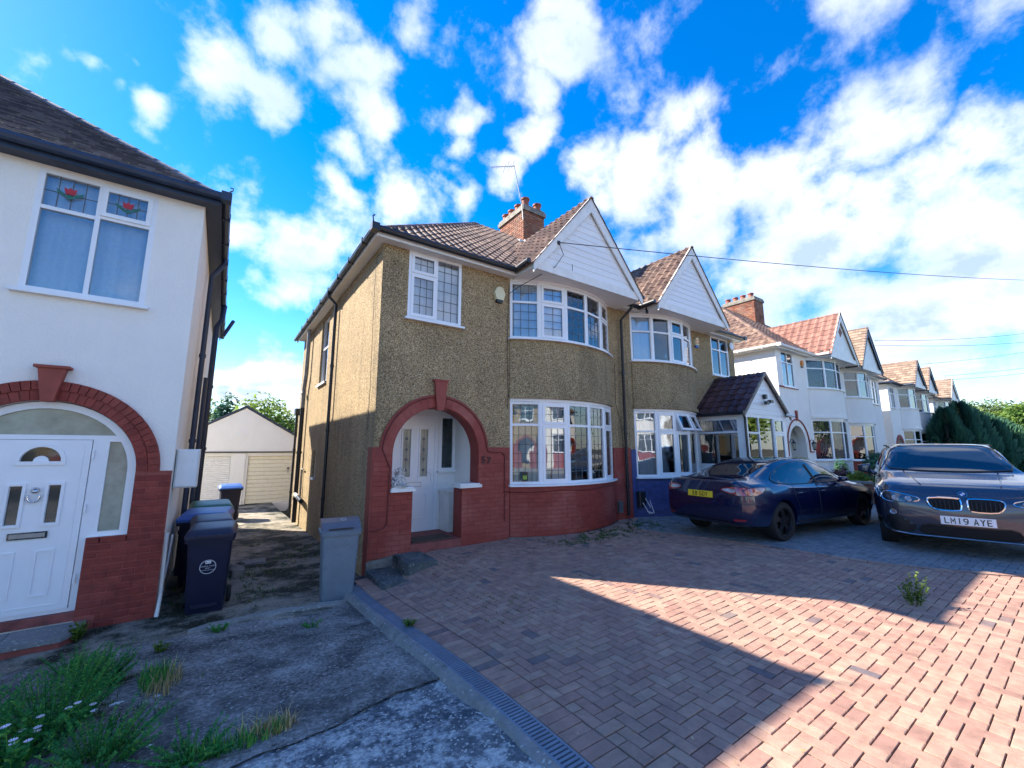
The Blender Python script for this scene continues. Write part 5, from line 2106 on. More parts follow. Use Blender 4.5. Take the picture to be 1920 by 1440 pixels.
# soldier course beside the drainage channel
y = -3.1
while y < 6.3:
    polys57.append([(1.722, y + .003), (1.922, y + .003), (1.922, y + .085), (1.722, y + .085)])
    y += .088
# edging along the boundary of the two drives
edge = []
seg = 0
acc_ = 0
for (x0, y0), (x1, y1) in zip(BND, BND[1:]):
    L = sqrt((x1 - x0) ** 2 + (y1 - y0) ** 2)
    k = max(1, int(L / .2))
    tx, ty = (x1 - x0) / L, (y1 - y0) / L
    nx, ny = -ty, tx
    if nx < 0:
        nx, ny = -nx, -ny
    st_ = L / k
    for i in range(k):
        a0, a1 = i * st_ + .004, (i + 1) * st_ - .004
        edge.append([(x0 + tx * a0 + nx * .02, y0 + ty * a0 + ny * .02), (x0 + tx * a1 + nx * .02, y0 + ty * a1 + ny * .02),
                     (x0 + tx * a1 + nx * .118, y0 + ty * a1 + ny * .118), (x0 + tx * a0 + nx * .118, y0 + ty * a0 + ny * .118)])


def lay(polys, name, label, mat, budget, zoff=0, pieces='paving_block'):
    items = []
    for P_ in polys:
        cx = sum(p[0] for p in P_) / len(P_)
        cy = sum(p[1] for p in P_) / len(P_)
        z = zd(cx, cy)
        iv = in_view(cx, cy, z)
        size = 0 if iv is None else area2(P_) / iv[2] ** 3
        items.append((-size, cx, cy, P_))
    items.sort(key=lambda q: q[0])
    base = MB()
    x0, y0 = items[0][1], items[0][2]
    rest = MB()
    parent = bpy.data.objects[name]
    cache = {}
    for k, (s_, cx, cy, P_) in enumerate(items):
        dark = noise.noise(Vector((cx * 1.7, cy * 1.7, 0)))
        t = min(1, max(0, rnd.random() * .60 + .34 + dark * .14))
        if rnd.random() < .035:
            t = rnd.random() * .14
        z = zd(cx, cy) + rnd.uniform(-.0018, .0018) + zoff
        gx = (zd(cx + .05, cy) - zd(cx - .05, cy)) / .1 + rnd.uniform(-.008, .008)
        gy = (zd(cx, cy + .05) - zd(cx, cy - .05)) / .1 + rnd.uniform(-.008, .008)
        if k < budget and s_ < 0:
            m = MB()
            m.tint = t
            paver(m, P_, z, tilt=(gx, gy))
            m.build(pieces, mat, parent)
        else:
            rest.tint = t
            paver(rest, P_, z, tilt=(gx, gy))
    rest.build(pieces, mat, parent, kind='stuff')


for nm in ('driveway', 'neighbour_driveway', 'drive_edging'):
    pass
sheet('driveway', lin(1.7, 8.0, .3), lin(-3.2, 6.46, .3), lambda x, y: zd(x, y) - .010, 'joint_sand', keep=lambda x, y: x < bnd_x(y) + .2)
sheet('neighbour_driveway', lin(6.4, 17, .3), lin(-3.2, 6.46, .3), lambda x, y: zd(x, y) - .0105, 'joint_sand', keep=lambda x, y: x > bnd_x(y) + .3)
lay(polys57, 'driveway', None, 'paver_red', 299)
lay(polys59, 'neighbour_driveway', None, 'paver_grey', 220)
m = MB()
m.box(6.9, 6.95, 4.9, 4.95, -1.7, -1.69)
eo = m.build('drive_edging', 'joint_sand')
eo['kind'] = 'structure'
lay(edge, 'drive_edging', None, 'paver_red', 60, zoff=.003)

# drainage channel: concrete haunch, frame and grating bars
chan = thing('drainage_channel', 'grey plastic slotted drainage channel along the edge of the block paving', 'drain channel', (1.64, 2.5, -1.62))
ys = lin(-3.0, 6.15, .25)
m = MB()
v, f = [], []
for y in ys:
    z = zd(1.7, y)
    v += [(1.575, y, z - .06), (1.575, y, z - .002), (1.59, y, z + .0), (1.59, y, z - .05), (1.700, y, z - .05), (1.700, y, z), (1.716, y, z - .002), (1.716, y, z - .06)]
for i in range(len(ys) - 1):
    for k in range(7):
        f.append((i * 8 + k, i * 8 + k + 1, i * 8 + 9 + k, i * 8 + 8 + k))
m.add(v, f)
m.build('channel_body', 'drain_plastic', chan)
bars = []
y = -2.9
while y < 6.1:
    bars.append(y)
    y += .031
rest = MB()
order = sorted(bars, key=lambda y: abs(y - 2.2))
me_c = None
for k, y in enumerate(order):
    z = zd(1.7, y)
    if k < 190:
        if me_c is None:
            q = MB()
            q.box(-.055, .055, -.0085, .0085, -.022, 0)
            me_c = bpy.data.meshes.new('grating_bar')
            me_c.from_pydata(q.v, [], q.f)
            me_c.materials.append(MATS['drain_plastic'])
        o = bpy.data.objects.new('grating_bar', me_c)
        C.objects.link(o)
        o.parent = chan
        o.location = Vector((1.645, y, z - .002)) - WORLD[chan]
    else:
        rest.box(1.59, 1.70, y - .0085, y + .0085, z - .024, z - .002)
rest.build('grating_bar', 'drain_plastic', chan, kind='stuff')
m = MB()
v, f = [], []
ys = lin(-3.0, 6.1, .09)
for y in ys:
    z = zd(1.7, y)
    w = .055 + .035 * noise.noise(Vector((y * 2.3, 0, 5))) + .02 * noise.noise(Vector((y * 9, 0, 5)))
    v += [(1.574, y, z - .05), (1.574, y, z + .001), (1.574 - w, y, z - .004), (1.574 - w - .03, y, z - .06)]
for i in range(len(ys) - 1):
    for k in range(3):
        f.append((i * 4 + k, i * 4 + k + 1, i * 4 + 5 + k, i * 4 + 4 + k))
m.add(v, f)
m.build('haunching', 'pale_concrete', chan)


# ------------------------------------------------------------ step stones
def rough_block(name, label, cat, x0, x1, y0, y1, z0, z1, mat, seed=0, r=.02):
    bm = bmesh.new()
    bmesh.ops.create_cube(bm, size=1)
    for v in bm.verts:
        v.co = Vector(((x0 + x1) / 2 + v.co.x * (x1 - x0), (y0 + y1) / 2 + v.co.y * (y1 - y0), (z0 + z1) / 2 + v.co.z * (z1 - z0)))
    bmesh.ops.bevel(bm, geom=bm.edges[:], offset=.015, segments=2, affect='EDGES')
    bmesh.ops.subdivide_edges(bm, edges=bm.edges[:], cuts=3, use_grid_fill=True)
    for v in bm.verts:
        v.co += Vector((noise.noise(v.co * 9 + Vector((seed, 0, 0))), noise.noise(v.co * 9 + Vector((0, seed, 5))), noise.noise(v.co * 7 + Vector((9, 0, seed))))) * r
    m = MB()
    bm.verts.index_update()
    m.add([v.co for v in bm.verts], [[v.index for v in f.verts] for f in bm.faces], raw=True)
    bm.free()
    o = m.build(name, mat, smooth=True, auto=50)
    if label:
        info(o, label, cat)
    return o


rough_block('step_stone', 'upper rough stone step against the red pier, level with the drive', 'step', 2.30, 2.76, 5.80, 6.44, -1.9, -1.60, 'step_stone', 1)
rough_block('step_stone', 'lower rough stone step below the upper one, beside the grey bin', 'step', 1.90, 2.32, 5.62, 6.44, -2.05, -1.76, 'step_stone', 7)
rough_block('paving_slab', 'loose pale slab lying in the alley behind the black bins', 'slab', .5, .85, 8.6, 8.95, -2.06, -1.93, 'pale_concrete', 3, r=.03)
rough_block('rubble_stone', 'rounded pale lump of rubble beside the black bins', 'stone', .32, .50, 7.9, 8.15, -2.02, -1.83, 'plinth_cement', 5, r=.06)
m = MB(T57)
m.box(.72, 1.42, .05, .42, -1.499, -1.482)
info(m.build('doormat', 'doormat'), 'dark brown doormat on the red porch floor', 'doormat')

# ------------------------------------------------------------ wheelie bins
def rrect(wx, wy, r, n=5):
    pts = []
    for cx, cy, a0 in ((wx - r, wy - r, 0), (-wx + r, wy - r, 90), (-wx + r, -wy + r, 180), (wx - r, -wy + r, 270)):
        for k in range(n + 1):
            a = radians(a0 + 90 * k / n)
            pts.append((cx + r * cos(a), cy + r * sin(a)))
    return pts


def loft(m, rings, cap0=True, cap1=True):
    n = len(rings[0])
    v = [p for r in rings for p in r]
    f = []
    for i in range(len(rings) - 1):
        for k in range(n):
            j = (k + 1) % n
            f.append((i * n + k, i * n + j, (i + 1) * n + j, (i + 1) * n + k))
    if cap0:
        f.append(tuple(reversed(range(n))))
    if cap1:
        f.append(tuple((len(rings) - 1) * n + k for k in range(n)))
    m.add(v, f)


def ring(wx, wy, r, z, dy=0, slope_=0):
    return [(x, y + dy, z + y * slope_) for x, y in rrect(wx, wy, r)]


def bin_(label, x, y, z, rot, body, lid, h=1.0, w=.24, d=.27, group=None, mark=False):
    o = thing('wheelie_bin', label, 'wheelie bin', (x, y, z), rot, group)
    m = MB()
    loft(m, [ring(w * .78, d * .70, .03, 0.0, .04), ring(w * .80, d * .72, .035, .04, .04), ring(w * .94, d * .93, .04, h * .80, .0), ring(w * .95, d * .94, .04, h * .83)])
    m.box(-w * .55, w * .55, -d * .80, -d * .73, h * .08, h * .12)
    m.build('body', body, o, local=True, smooth=True, auto=35)
    m = MB()
    loft(m, [ring(w * 1.06, d * 1.04, .045, h * .80), ring(w * 1.08, d * 1.06, .045, h * .855), ring(w * .94, d * .92, .04, h * .86)], cap0=True)
    for k in (-1, 1):
        m.box(k * w * 1.02 - .015, k * w * 1.02 + .015, -d * .9, d * .9, h * .82, h * .87)
    m.build('rim', body, o, local=True, smooth=True, auto=35)
    m = MB()
    loft(m, [ring(w * 1.10, d * 1.10, .05, h * .862, -.01, .05), ring(w * 1.10, d * 1.10, .05, h * .895, -.01, .05), ring(w * .96, d * .86, .05, h * .945, .0, .08), ring(w * .86, d * .72, .05, h * .955, .01, .08)])
    m.box(-w * .5, w * .5, -d * 1.22, -d * 1.05, h * .862, h * .882)
    m.build('lid', lid, o, local=True, smooth=True, auto=30)
    m = MB()
    m.tube([(-w * .8, d * 1.22, h * .93), (w * .8, d * 1.22, h * .93)], .016, n=8)
    for k in (-1, 0, 1):
        m.tube([(k * w * .7, d * .95, h * .86), (k * w * .7, d * 1.22, h * .93)], .016, n=6)
    m.build('handle', body, o, local=True)
    for k in (-1, 1):
        m = MB()
        m.lathe([(.0, -.025), (.085, -.025), (.1, -.015), (.1, .015), (.085, .025), (.0, .025)], n=18, c=(k * w * .95, d * .82, .10), axis='x')
        m.build('wheel', 'rubber', o, local=True, smooth=True, auto=40)
    if mark:
        s = MB()
        yy = -d * .80 - .012
        def mp(px, pz):
            t = (h * .5 + pz) / (h * .8)
            return (px, -(d * (.72 + .21 * t)) + .04 * (1 - t) - .004, h * .5 + pz)
        nn = 32
        v, f = [], []
        for k in range(nn):
            a_ = 2 * pi * k / nn
            v += [mp(.082 * cos(a_), .082 * sin(a_) + .02), mp(.077 * cos(a_), .077 * sin(a_) + .02)]
        for k in range(nn):
            j = (k + 1) % nn
            f.append((2 * k, 2 * j, 2 * j + 1, 2 * k + 1))
        s.add(v, f)
        s.add([mp(-.028, .058), mp(.028, .058), mp(.028, .09), mp(-.028, .09)], [(0, 1, 2, 3)])
        for txt, sz, zz in (('GENERAL WASTE', .020, .028), ('ONLY', .020, .004), ('NO RECYCLING PLEASE', .011, -.018)):
            tv, tf = text_mesh(txt, sz, .0006, bold=.0004)
            s.add([mp(p.x, p.y + zz) for p in tv], tf)
        s.build('printed_label', 'print_white', o, local=True)
        s = MB()
        tv, tf = text_mesh('Brent', .02, .001, bold=.0003)
        s.add([(lambda q: (q[0], q[1] - .001, q[2]))(mp(p.x, p.y + .074)) for p in tv], tf)
        s.build('label_name', 'bin_black', o, local=True)
    return o


bin_('black wheelie bin with a white round GENERAL WASTE label, frontmost at the white house', .03, 6.62, za(0, 6.6) - .01, radians(-4), 'bin_black', 'bin_black', h=1.05, w=.235, d=.25, mark=True)
bin_('black wheelie bin right behind the one with the white round label', .02, 7.27, za(0, 7.2) - .01, radians(5), 'bin_black', 'bin_black', h=1.07, w=.22)
bin_('blue lidded black wheelie bin between the black bins and the green lidded one', -.06, 7.98, za(0, 8) - .01, radians(-8), 'bin_black', 'bin_blue', h=1.09, w=.29, d=.30)
bin_('green lidded wheelie bin last in the line along the white house', -.02, 8.85, za(0, 8.9), radians(4), 'bin_black', 'bin_green', h=1.12, w=.27, d=.30)
bin_('blue lidded dark bin standing by itself near the garage doors', .40, 15.6, za(0, 15.6), radians(3), 'bin_black', 'bin_blue', h=1.10, w=.28, d=.3)

# grey lidded bin by the pebbledashed wall: its own shape with a sloped swing lid
gb = thing('litter_bin', 'tall grey plastic bin with sloping lid beside the pebbledashed corner', 'bin', (1.42, 6.02, za(1.4, 6.0) + .0), radians(-6))
m = MB()
loft(m, [ring(.185, .155, .04, .0), ring(.19, .16, .045, .02), ring(.225, .195, .045, .82), ring(.225, .195, .045, .84)])
m.build('body', 'bin_grey', gb, local=True, smooth=True, auto=35)
m = MB()
loft(m, [ring(.245, .215, .05, .82), ring(.25, .22, .05, .875), ring(.235, .205, .05, .88)])
m.build('rim', 'bin_grey', gb, local=True, smooth=True, auto=35)
m = MB()
prof = [(-.20, .878), (-.19, .90), (-.10, .975), (.02, 1.005), (.16, 1.0), (.205, .985), (.21, .878)]
v = [(-.235, y, z) for y, z in prof] + [(.235, y, z) for y, z in prof]
n_ = len(prof)
f = [tuple(range(n_)), tuple(reversed(range(n_, 2 * n_)))] + [(i, n_ + i, n_ + (i + 1) % n_, (i + 1) % n_) for i in range(n_)]
m.add(v, f)
m.build('lid', 'bin_grey_lid', gb, local=True)
m = MB()
m.box(-.16, .14, -.211, -.19, .895, .91)
m.build('lid_slot', 'black_plastic', gb, local=True)
m = MB()
nn = 20
for a0, a1 in ((20, 160), (200, 340)):
    v, f = [], []
    for k in range(nn + 1):
        a_ = radians(a0 + (a1 - a0) * k / nn)
        for r_ in (.030, .040):
            y_ = -.04 + r_ * sin(a_) * .9
            v.append((.03 + r_ * cos(a_), y_, .994 + (y_ + .04) * .25 + .004))
    for k in range(nn):
        f.append((2 * k, 2 * k + 2, 2 * k + 3, 2 * k + 1))
    m.add(v, f)
m.build('lid_print', 'print_white', gb, local=True)

# ------------------------------------------------------------ cherub figures on the left pier cap
def skin_body(name, joints, bones, mat, parent, sub=1, local=True):
    me = bpy.data.meshes.new('t')
    me.from_pydata([j[0] for j in joints], bones, [])
    o = bpy.data.objects.new('t', me)
    C.objects.link(o)
    o.modifiers.new('s', 'SKIN')
    sk = me.skin_vertices[0].data
    for i, j in enumerate(joints):
        r = j[1]
        sk[i].radius = (r, r) if not isinstance(r, tuple) else r
        sk[i].use_root = i == 0
    ss = o.modifiers.new('ss', 'SUBSURF')
    ss.levels = sub
    ss.render_levels = sub
    dg = bpy.context.evaluated_depsgraph_get()
    e = bpy.data.meshes.new_from_object(o.evaluated_get(dg))
    m = MB()
    m.add([v.co.copy() for v in e.vertices], [list(p.vertices) for p in e.polygons], raw=True)
    bpy.data.objects.remove(o)
    bpy.data.meshes.remove(e)
    return m.build(name, mat, parent, local=local, smooth=True)


def cherub(label, p, rot, s=1.0, mirror=1):
    o = thing('cherub_statue', label, 'statue', p, rot, None)
    k = mirror
    J = [((0, 0, .045), .034), ((0, .005, .085), .036), ((0, 0, .125), .030), ((0, 0, .15), .016), ((0, -.004, .178), .030), ((0, -.004, .205), .026),
         ((-.035 * k, -.005, .13), .015), ((-.06 * k, -.03, .09), .012), ((-.035 * k, -.06, .075), .009), ((-.02 * k, -.07, .07), .008),
         ((.035 * k, -.005, .13), .015), ((.07 * k, -.01, .10), .012), ((.085 * k, -.03, .055), .009), ((.09 * k, -.04, .04), .008),
         ((-.03, -.03, .035), .022), ((-.045, -.09, .06), .017), ((-.05, -.115, .02), .012), ((-.05, -.14, .012), .009),
         ((.03, -.03, .035), .022), ((.06, -.085, .03), .018), ((.09, -.11, .018), .012), ((.11, -.13, .012), .009)]
    J = [((a[0] * s, a[1] * s, a[2] * s), r * s) for a, r in J]
    B_ = [(0, 1), (1, 2), (2, 3), (3, 4), (4, 5), (2, 6), (6, 7), (7, 8), (8, 9), (2, 10), (10, 11), (11, 12), (12, 13), (0, 14), (14, 15), (15, 16), (16, 17), (0, 18), (18, 19), (19, 20), (20, 21)]
    skin_body('figure', J, B_, 'plaster_figure', o)
    m = MB()
    for sg in (-1, 1):
        for q in range(4):
            a_ = radians(35 + q * 22)
            L = (.085 - q * .012) * s
            x0, z0 = sg * .012 * s, .12 * s
            x1, z1 = x0 + sg * L * sin(a_), z0 + L * cos(a_) + .02 * s
            m.tube([(x0, .03 * s, z0), ((x0 + x1) / 2, .042 * s, (z0 + z1) / 2 + .01 * s), (x1, .035 * s, z1)], .012 * s, n=6, r2=.004 * s)
    m.build('wing', 'plaster_figure', o, local=True, smooth=True)
    m = MB()
    random.seed(5)
    for q in range(16):
        a_, b_ = random.uniform(0, 2 * pi), random.uniform(.3, 1.5)
        c_ = (.03 * s * cos(a_) * cos(b_ * .8), .006 * s + .03 * s * sin(a_) * cos(b_ * .8), .196 * s + .03 * s * sin(b_))
        m.lathe([(.001, -.010 * s), (.009 * s, -.004 * s), (.009 * s, .004 * s), (.001, .010 * s)], n=6, c=c_)
    m.build('curls', 'plaster_figure', o, local=True, smooth=True)
    m = MB()
    loft(m, [ring(.085 * s, .06 * s, .03 * s, 0, -.03 * s), ring(.075 * s, .05 * s, .03 * s, .022 * s, -.03 * s)])
    m.build('base', 'plaster_figure', o, local=True)
    return o


cap = T57(.45, .07, -.605)
cherub('small white winged cherub leaning forward on the porch pier cap, nearer the doorway', (cap.x + .0, cap.y - .03, cap.z), radians(-20), 1.3)
cherub('smaller cherub tucked against the arch on the porch pier cap', (cap.x - .13, cap.y + .04, cap.z), radians(25), 1.1, -1)

# ------------------------------------------------------------ aerial and overhead lines
ae = thing('tv_aerial', 'thin leaning television aerial on the brick chimney', 'tv aerial', (7.32, 9.86, 7.5))
m = MB()
m.tube([(7.36, 9.84, 7.3), (7.30, 9.84, 7.8), (6.96, 9.8, 9.02)], .016, n=6)
m.build('mast', 'metal_grey', ae)
m = MB()
m.tube([(7.0, 9.8, 9.0), (6.05, 9.75, 8.28 + .25)], .011, n=6)
for k in range(9):
    t = .1 + k * .1
    x, z = 7.0 - .95 * t, 9.0 - .47 * t
    m.tube([(x, 9.68, z), (x, 9.90, z)], .004, n=4)
m.tube([(6.62, 9.7, 8.68), (6.72, 9.7, 9.0), (6.72, 9.9, 9.0), (6.62, 9.9, 8.68)], .006, n=4)
m.tube([(6.80, 9.7, 8.78), (6.92, 9.7, 9.08), (6.92, 9.9, 9.08), (6.80, 9.9, 8.78)], .006, n=4)
m.build('boom', 'metal_grey', ae)
m = MB()
m.tube([(7.3, 9.83, 7.9), (7.34, 9.82, 7.4), (7.8, 9.82, 6.9), (7.9, 9.8, 6.7)], .006, n=4)
m.build('lead_cable', 'cable', ae)
m = MB()
m.tube([(1.70, 6.24, 3.54), (1.68, 6.22, 3.60), (1.67, 6.21, 3.65), (1.70, 6.21, 3.68)], .012, n=6)
info(m.build('hip_iron', 'black_plastic'), 'small curled hip iron at the roof corner of the pebbledashed house', 'hip iron')
m = MB()
m.tube([(-.22, 6.42, 3.40), (-.19, 6.41, 3.45), (-.16, 6.40, 3.47), (-.155, 6.39, 3.50), (-.19, 6.39, 3.50)], .009, n=6)
info(m.build('hip_iron', 'black_plastic'), 'small curled hip iron at the roof corner of the white house', 'hip iron')


def wire(label, p0, p1, sag, r=.012, group=None, cat='cable'):
    p0, p1 = Vector(p0), Vector(p1)
    m = MB()
    m.tube([p0.lerp(p1, i / 24) - Vector((0, 0, sag * 4 * (i / 24) * (1 - i / 24))) for i in range(25)], r, n=5)
    return info(m.build('overhead_cable', 'cable'), label, cat, group)


wire('black phone line from the white gable of the pebbledashed house out over the street', (5.14, 5.70, 4.03), (38, -1.56, 8.72), .28, r=.009)
m = MB()
m.tube([(5.14, 5.70, 4.03), (5.25, 5.69, 3.8), (5.05, 5.72, 3.5), (4.62, 6.3, 3.2), (4.46, 6.47, 3.05)], .007, n=5)
m.box(5.11, 5.17, 5.69, 5.73, 3.99, 4.06)
info(m.build('drop_cable', 'cable'), 'drop cable hanging from the white gable to the upstairs bow window', 'cable')
m = MB()
m.tube([(5.48, 5.69, 3.52), (5.48, 5.69, 3.66)], .006, n=5)
m.build('cable_end', 'cable', bpy.data.objects['drop_cable'])
wire('upper of the two overhead cables leaving the first white gables', (25.5, 5.75, 5.15), (44, 1.9, 7.7), .15, r=.011)
wire('lower of the two overhead cables leaving the first white gables', (25.4, 5.75, 4.92), (44, 1.9, 7.1), .15, r=.011)
wire('overhead cable from the dark edged gables farther along the row', (34.4, 5.75, 5.05), (46, 1.6, 6.8), .1, r=.011)
wire('upper overhead cable above the conifer hedge', (40.6, 5.75, 4.95), (56, .9, 7.0), .1, r=.012)
wire('lower overhead cable above the conifer hedge', (41.1, 5.75, 4.72), (56, 1.2, 6.5), .1, r=.012)


# ------------------------------------------------------------ plants
def leaf_cloud(m, c, r, n, size, seed=0, squash=1.0, lump=.5, dens=1.0, up=.3, aspect=.5):
    R = random.Random(seed)
    k = 0
    tries = 0
    while k < n and tries < n * 12:
        tries += 1
        d = Vector((R.gauss(0, 1), R.gauss(0, 1), R.gauss(0, 1)))
        if d.length < 1e-3:
            continue
        d.normalize()
        q = d * (R.random() ** .38)
        p = Vector((c[0] + q.x * r[0], c[1] + q.y * r[1], c[2] + q.z * r[2]))
        nv = noise.noise(p * (2.2 / max(.3, min(r))) + Vector((seed, 0, 0)))
        if nv < lump * (q.length - .75):
            continue
        nrm = (q + Vector((R.uniform(-1, 1), R.uniform(-1, 1), R.uniform(-.2, 1) + up))).normalized()
        t = nrm.cross(Vector((R.uniform(-1, 1), R.uniform(-1, 1), R.uniform(-1, 1)))).normalized()
        b = nrm.cross(t)
        s = size * R.uniform(.6, 1.35)
        m.tint = min(1, max(0, .45 + nv * .9 + R.uniform(-.22, .22)))
        m.add([p - t * s, p - b * s * aspect + nrm * s * .1, p + t * s, p + b * s * aspect + nrm * s * .1], [(0, 1, 2), (0, 2, 3)], raw=True)
        k += 1


def tree(label, p, h, crown, n, size, mat, lobes=5, seed=0, trunk=.12, name='tree', cat='tree', group=None, lump=.5):
    o = thing(name, label, cat, p, 0, group)
    R = random.Random(seed)
    m = MB()
    base = Vector(p)
    top = base + Vector((0, 0, h * .75))
    m.tube([base, base.lerp(top, .35) + Vector((.04, .02, 0)), base.lerp(top, .7) + Vector((-.03, .05, 0)), top], trunk, n=8, raw=True, r2=trunk * .3)
    cl = []
    for i in range(lobes):
        a = 2 * pi * i / lobes + R.uniform(-.4, .4)
        rr = R.uniform(.25, .6)
        cz = h * R.uniform(.5, .88)
        cc = base + Vector((cos(a) * crown[0] * rr, sin(a) * crown[1] * rr, cz))
        cl.append(cc)
        m.tube([base + Vector((0, 0, h * R.uniform(.25, .5))), (base + Vector((0, 0, h * .5))).lerp(cc, .6), cc], trunk * .4, n=6, raw=True, r2=.01)
    m.build('trunk', 'bark', o, smooth=True)
    m = MB()
    for i, cc in enumerate(cl):
        s = R.uniform(.5, .75)
        leaf_cloud(m, cc, (crown[0] * s, crown[1] * s, crown[2] * s * .8), n // (lobes + 1), size, seed * 10 + i, lump=lump)
    leaf_cloud(m, base + Vector((0, 0, h * .8)), (crown[0] * .5, crown[1] * .5, crown[2] * .6), n // (lobes + 1), size, seed + 77, lump=lump)
    m.build('crown', mat, o)
    return o


def conifer(label, p, h, r, n, seed, mat='leaf_dark'):
    o = thing('conifer', label, 'conifer', p)
    m = MB()
    base = Vector(p)
    m.tube([base, base + Vector((0, 0, h * .9))], .12, n=6, raw=True, r2=.02)
    m.build('trunk', 'bark', o)
    m = MB()
    R = random.Random(seed)
    for i in range(n):
        t = R.random() ** .8
        z = h * (.02 + .96 * t)
        prof = r * (1 - t ** 3.5) ** .7 * (.9 + .1 * sin(z * 3 + seed)) + .04
        a = R.uniform(0, 2 * pi)
        rr = prof * R.uniform(.55, 1.16)
        nv = noise.noise(Vector((cos(a) * 2, sin(a) * 2, z * 1.3 + seed)))
        rr *= 1 + .38 * nv
        q = base + Vector((cos(a) * rr, sin(a) * rr, z))
        d = Vector((cos(a) * .5, sin(a) * .5, 1)).normalized()
        s_ = d.cross(Vector((-sin(a), cos(a), R.uniform(-.5, .5)))).normalized()
        L = R.uniform(.10, .32)
        m.tint = min(1, max(0, .4 + nv * .8 + R.uniform(-.2, .2)))
        m.add([q - d * L * .4 - s_ * .05, q - d * L * .4 + s_ * .05, q + d * L], [(0, 1, 2)], raw=True)
    m.build('crown', mat, o)


for i, (x, y, h, r) in enumerate(((35.5, 5.3, 4.0, .9), (36.6, 4.8, 4.4, .95), (37.6, 4.5, 4.0, .95), (39.2, 4.1, 3.7, 1.0), (41, 3.8, 3.5, 1.1))):
    conifer(('tall dark conifer directly against the last pale house, first of the hedge', 'tallest dark conifer of the hedge, second from the last pale house', 'third dark conifer of the hedge past the last pale house',
             'fourth dark conifer of the hedge, lower and broader, before the bright trees', 'dark conifer at the far end of the hedge above the parked grey car')[i], (x, y, -1.6), h, r, 5200, 20 + i)
tr_ = [(57, 8.2, 6.0, 3.0, 'leaf_bright', 'bright green tree rising just behind the conifer hedge'), (62, 6.2, 6.6, 3.2, 'leaf_far', 'pale yellow-green tree, the tallest beyond the conifers'),
       (60, 3.9, 5.6, 2.4, 'leaf_bright', 'rounded green tree beyond the conifers toward the street'), (66, 4.6, 6.4, 3.0, 'leaf_far', 'hazy green tree farthest down the street'),
       (52, 2.6, 5.0, 2.2, 'leaf_mid', 'mid green tree above the roof of the grey car'), (50, 10.5, 5.4, 2.5, 'leaf_purple', 'dull purple-leaved tree among the green ones far off')]
for i, (x, y, h, r, mt, lb) in enumerate(tr_):
    tree(lb, (x, y, -1.7), h, (r, r, h * .42), 5200, .15, mt, lobes=7, seed=40 + i, trunk=.2)
# tree whose twigs reach in from the right
tree('street tree whose leafy twigs reach in at the right edge of the sky', (22.6, -.25, -1.6), 5.4, (1.9, 1.7, 1.6), 3000, .10, 'leaf_bright', lobes=7, seed=60, trunk=.11, lump=.9)
# behind the garage and the left house
for i, (x, y, h, r, mt, lb) in enumerate(((-2.6, 27, 5.9, 2.3, 'leaf_mid', 'green tree top showing left of the garage gable'), (2.6, 31, 5.7, 2.4, 'leaf_bright', 'bright bushy tree right behind the garage gable'),
                                          (5.0, 29, 5.4, 2.2, 'leaf_mid', 'darker tree behind the garage, touching the pebbledashed wall'), (.3, 33, 6.1, 1.3, 'leaf_dark', 'thin spiky tree top poking above the garage ridge'))):
    tree(lb, (x, y, -2.4), h, (r, r, h * .36), 3000, .13, mt, lobes=6, seed=80 + i, trunk=.13, lump=.9)
bs = thing('house_backland', 'dark house wall far behind the garage', 'house', (-3, 30, -2.4)) if False else None

# front garden of 61: brick wall, planting
gw = thing('garden_wall', 'low brown brick garden wall beyond the dark blue car', 'garden wall', (15.4, 4.6, -1.6))
class GT:
    flip = True
    sx = 1
    sy = 1

    def __call__(s, a, b_, c):
        return Vector((15.35 + b_, 3.0 + a, c))
m = MB()
m.box(15.36, 15.56, 3.0, 6.3, -1.9, -1.0)
m.box(15.57, 19, 3.0, 3.2, -1.9, -1.05)
m.build('core', 'mortar', gw)
q = MB(GT())
rr_ = random.Random(9)
z = -1.62
row = 0
cnt = 0
while z < -1.06:
    u = -(.11 if row % 2 else 0)
    while u < 3.3:
        ua, ub = max(0, u), min(3.3, u + .225)
        if ub - ua > .05:
            k_ = MB(GT())
            k_.tint = rr_.random()
            k_.chbox(ua + .005, ub - .005, -.0, .03, z + .005, z + .07, .004)
            k_.build('brick', 'stack_brick', gw)
            cnt += 1
        u += .225
    z += .075
    row += 1
m = MB()
m.box(15.30, 15.60, 2.95, 6.3, -1.0, -.95)
m.box(15.61, 19, 2.95, 3.25, -1.05, -1.0)
m.build('coping', 'pale_concrete', gw)
m = MB()
m.box(15.6, 17.6, 3.3, 6.4, -1.9, -1.05)
m.build('flower_bed', 'soil')['kind'] = 'structure'


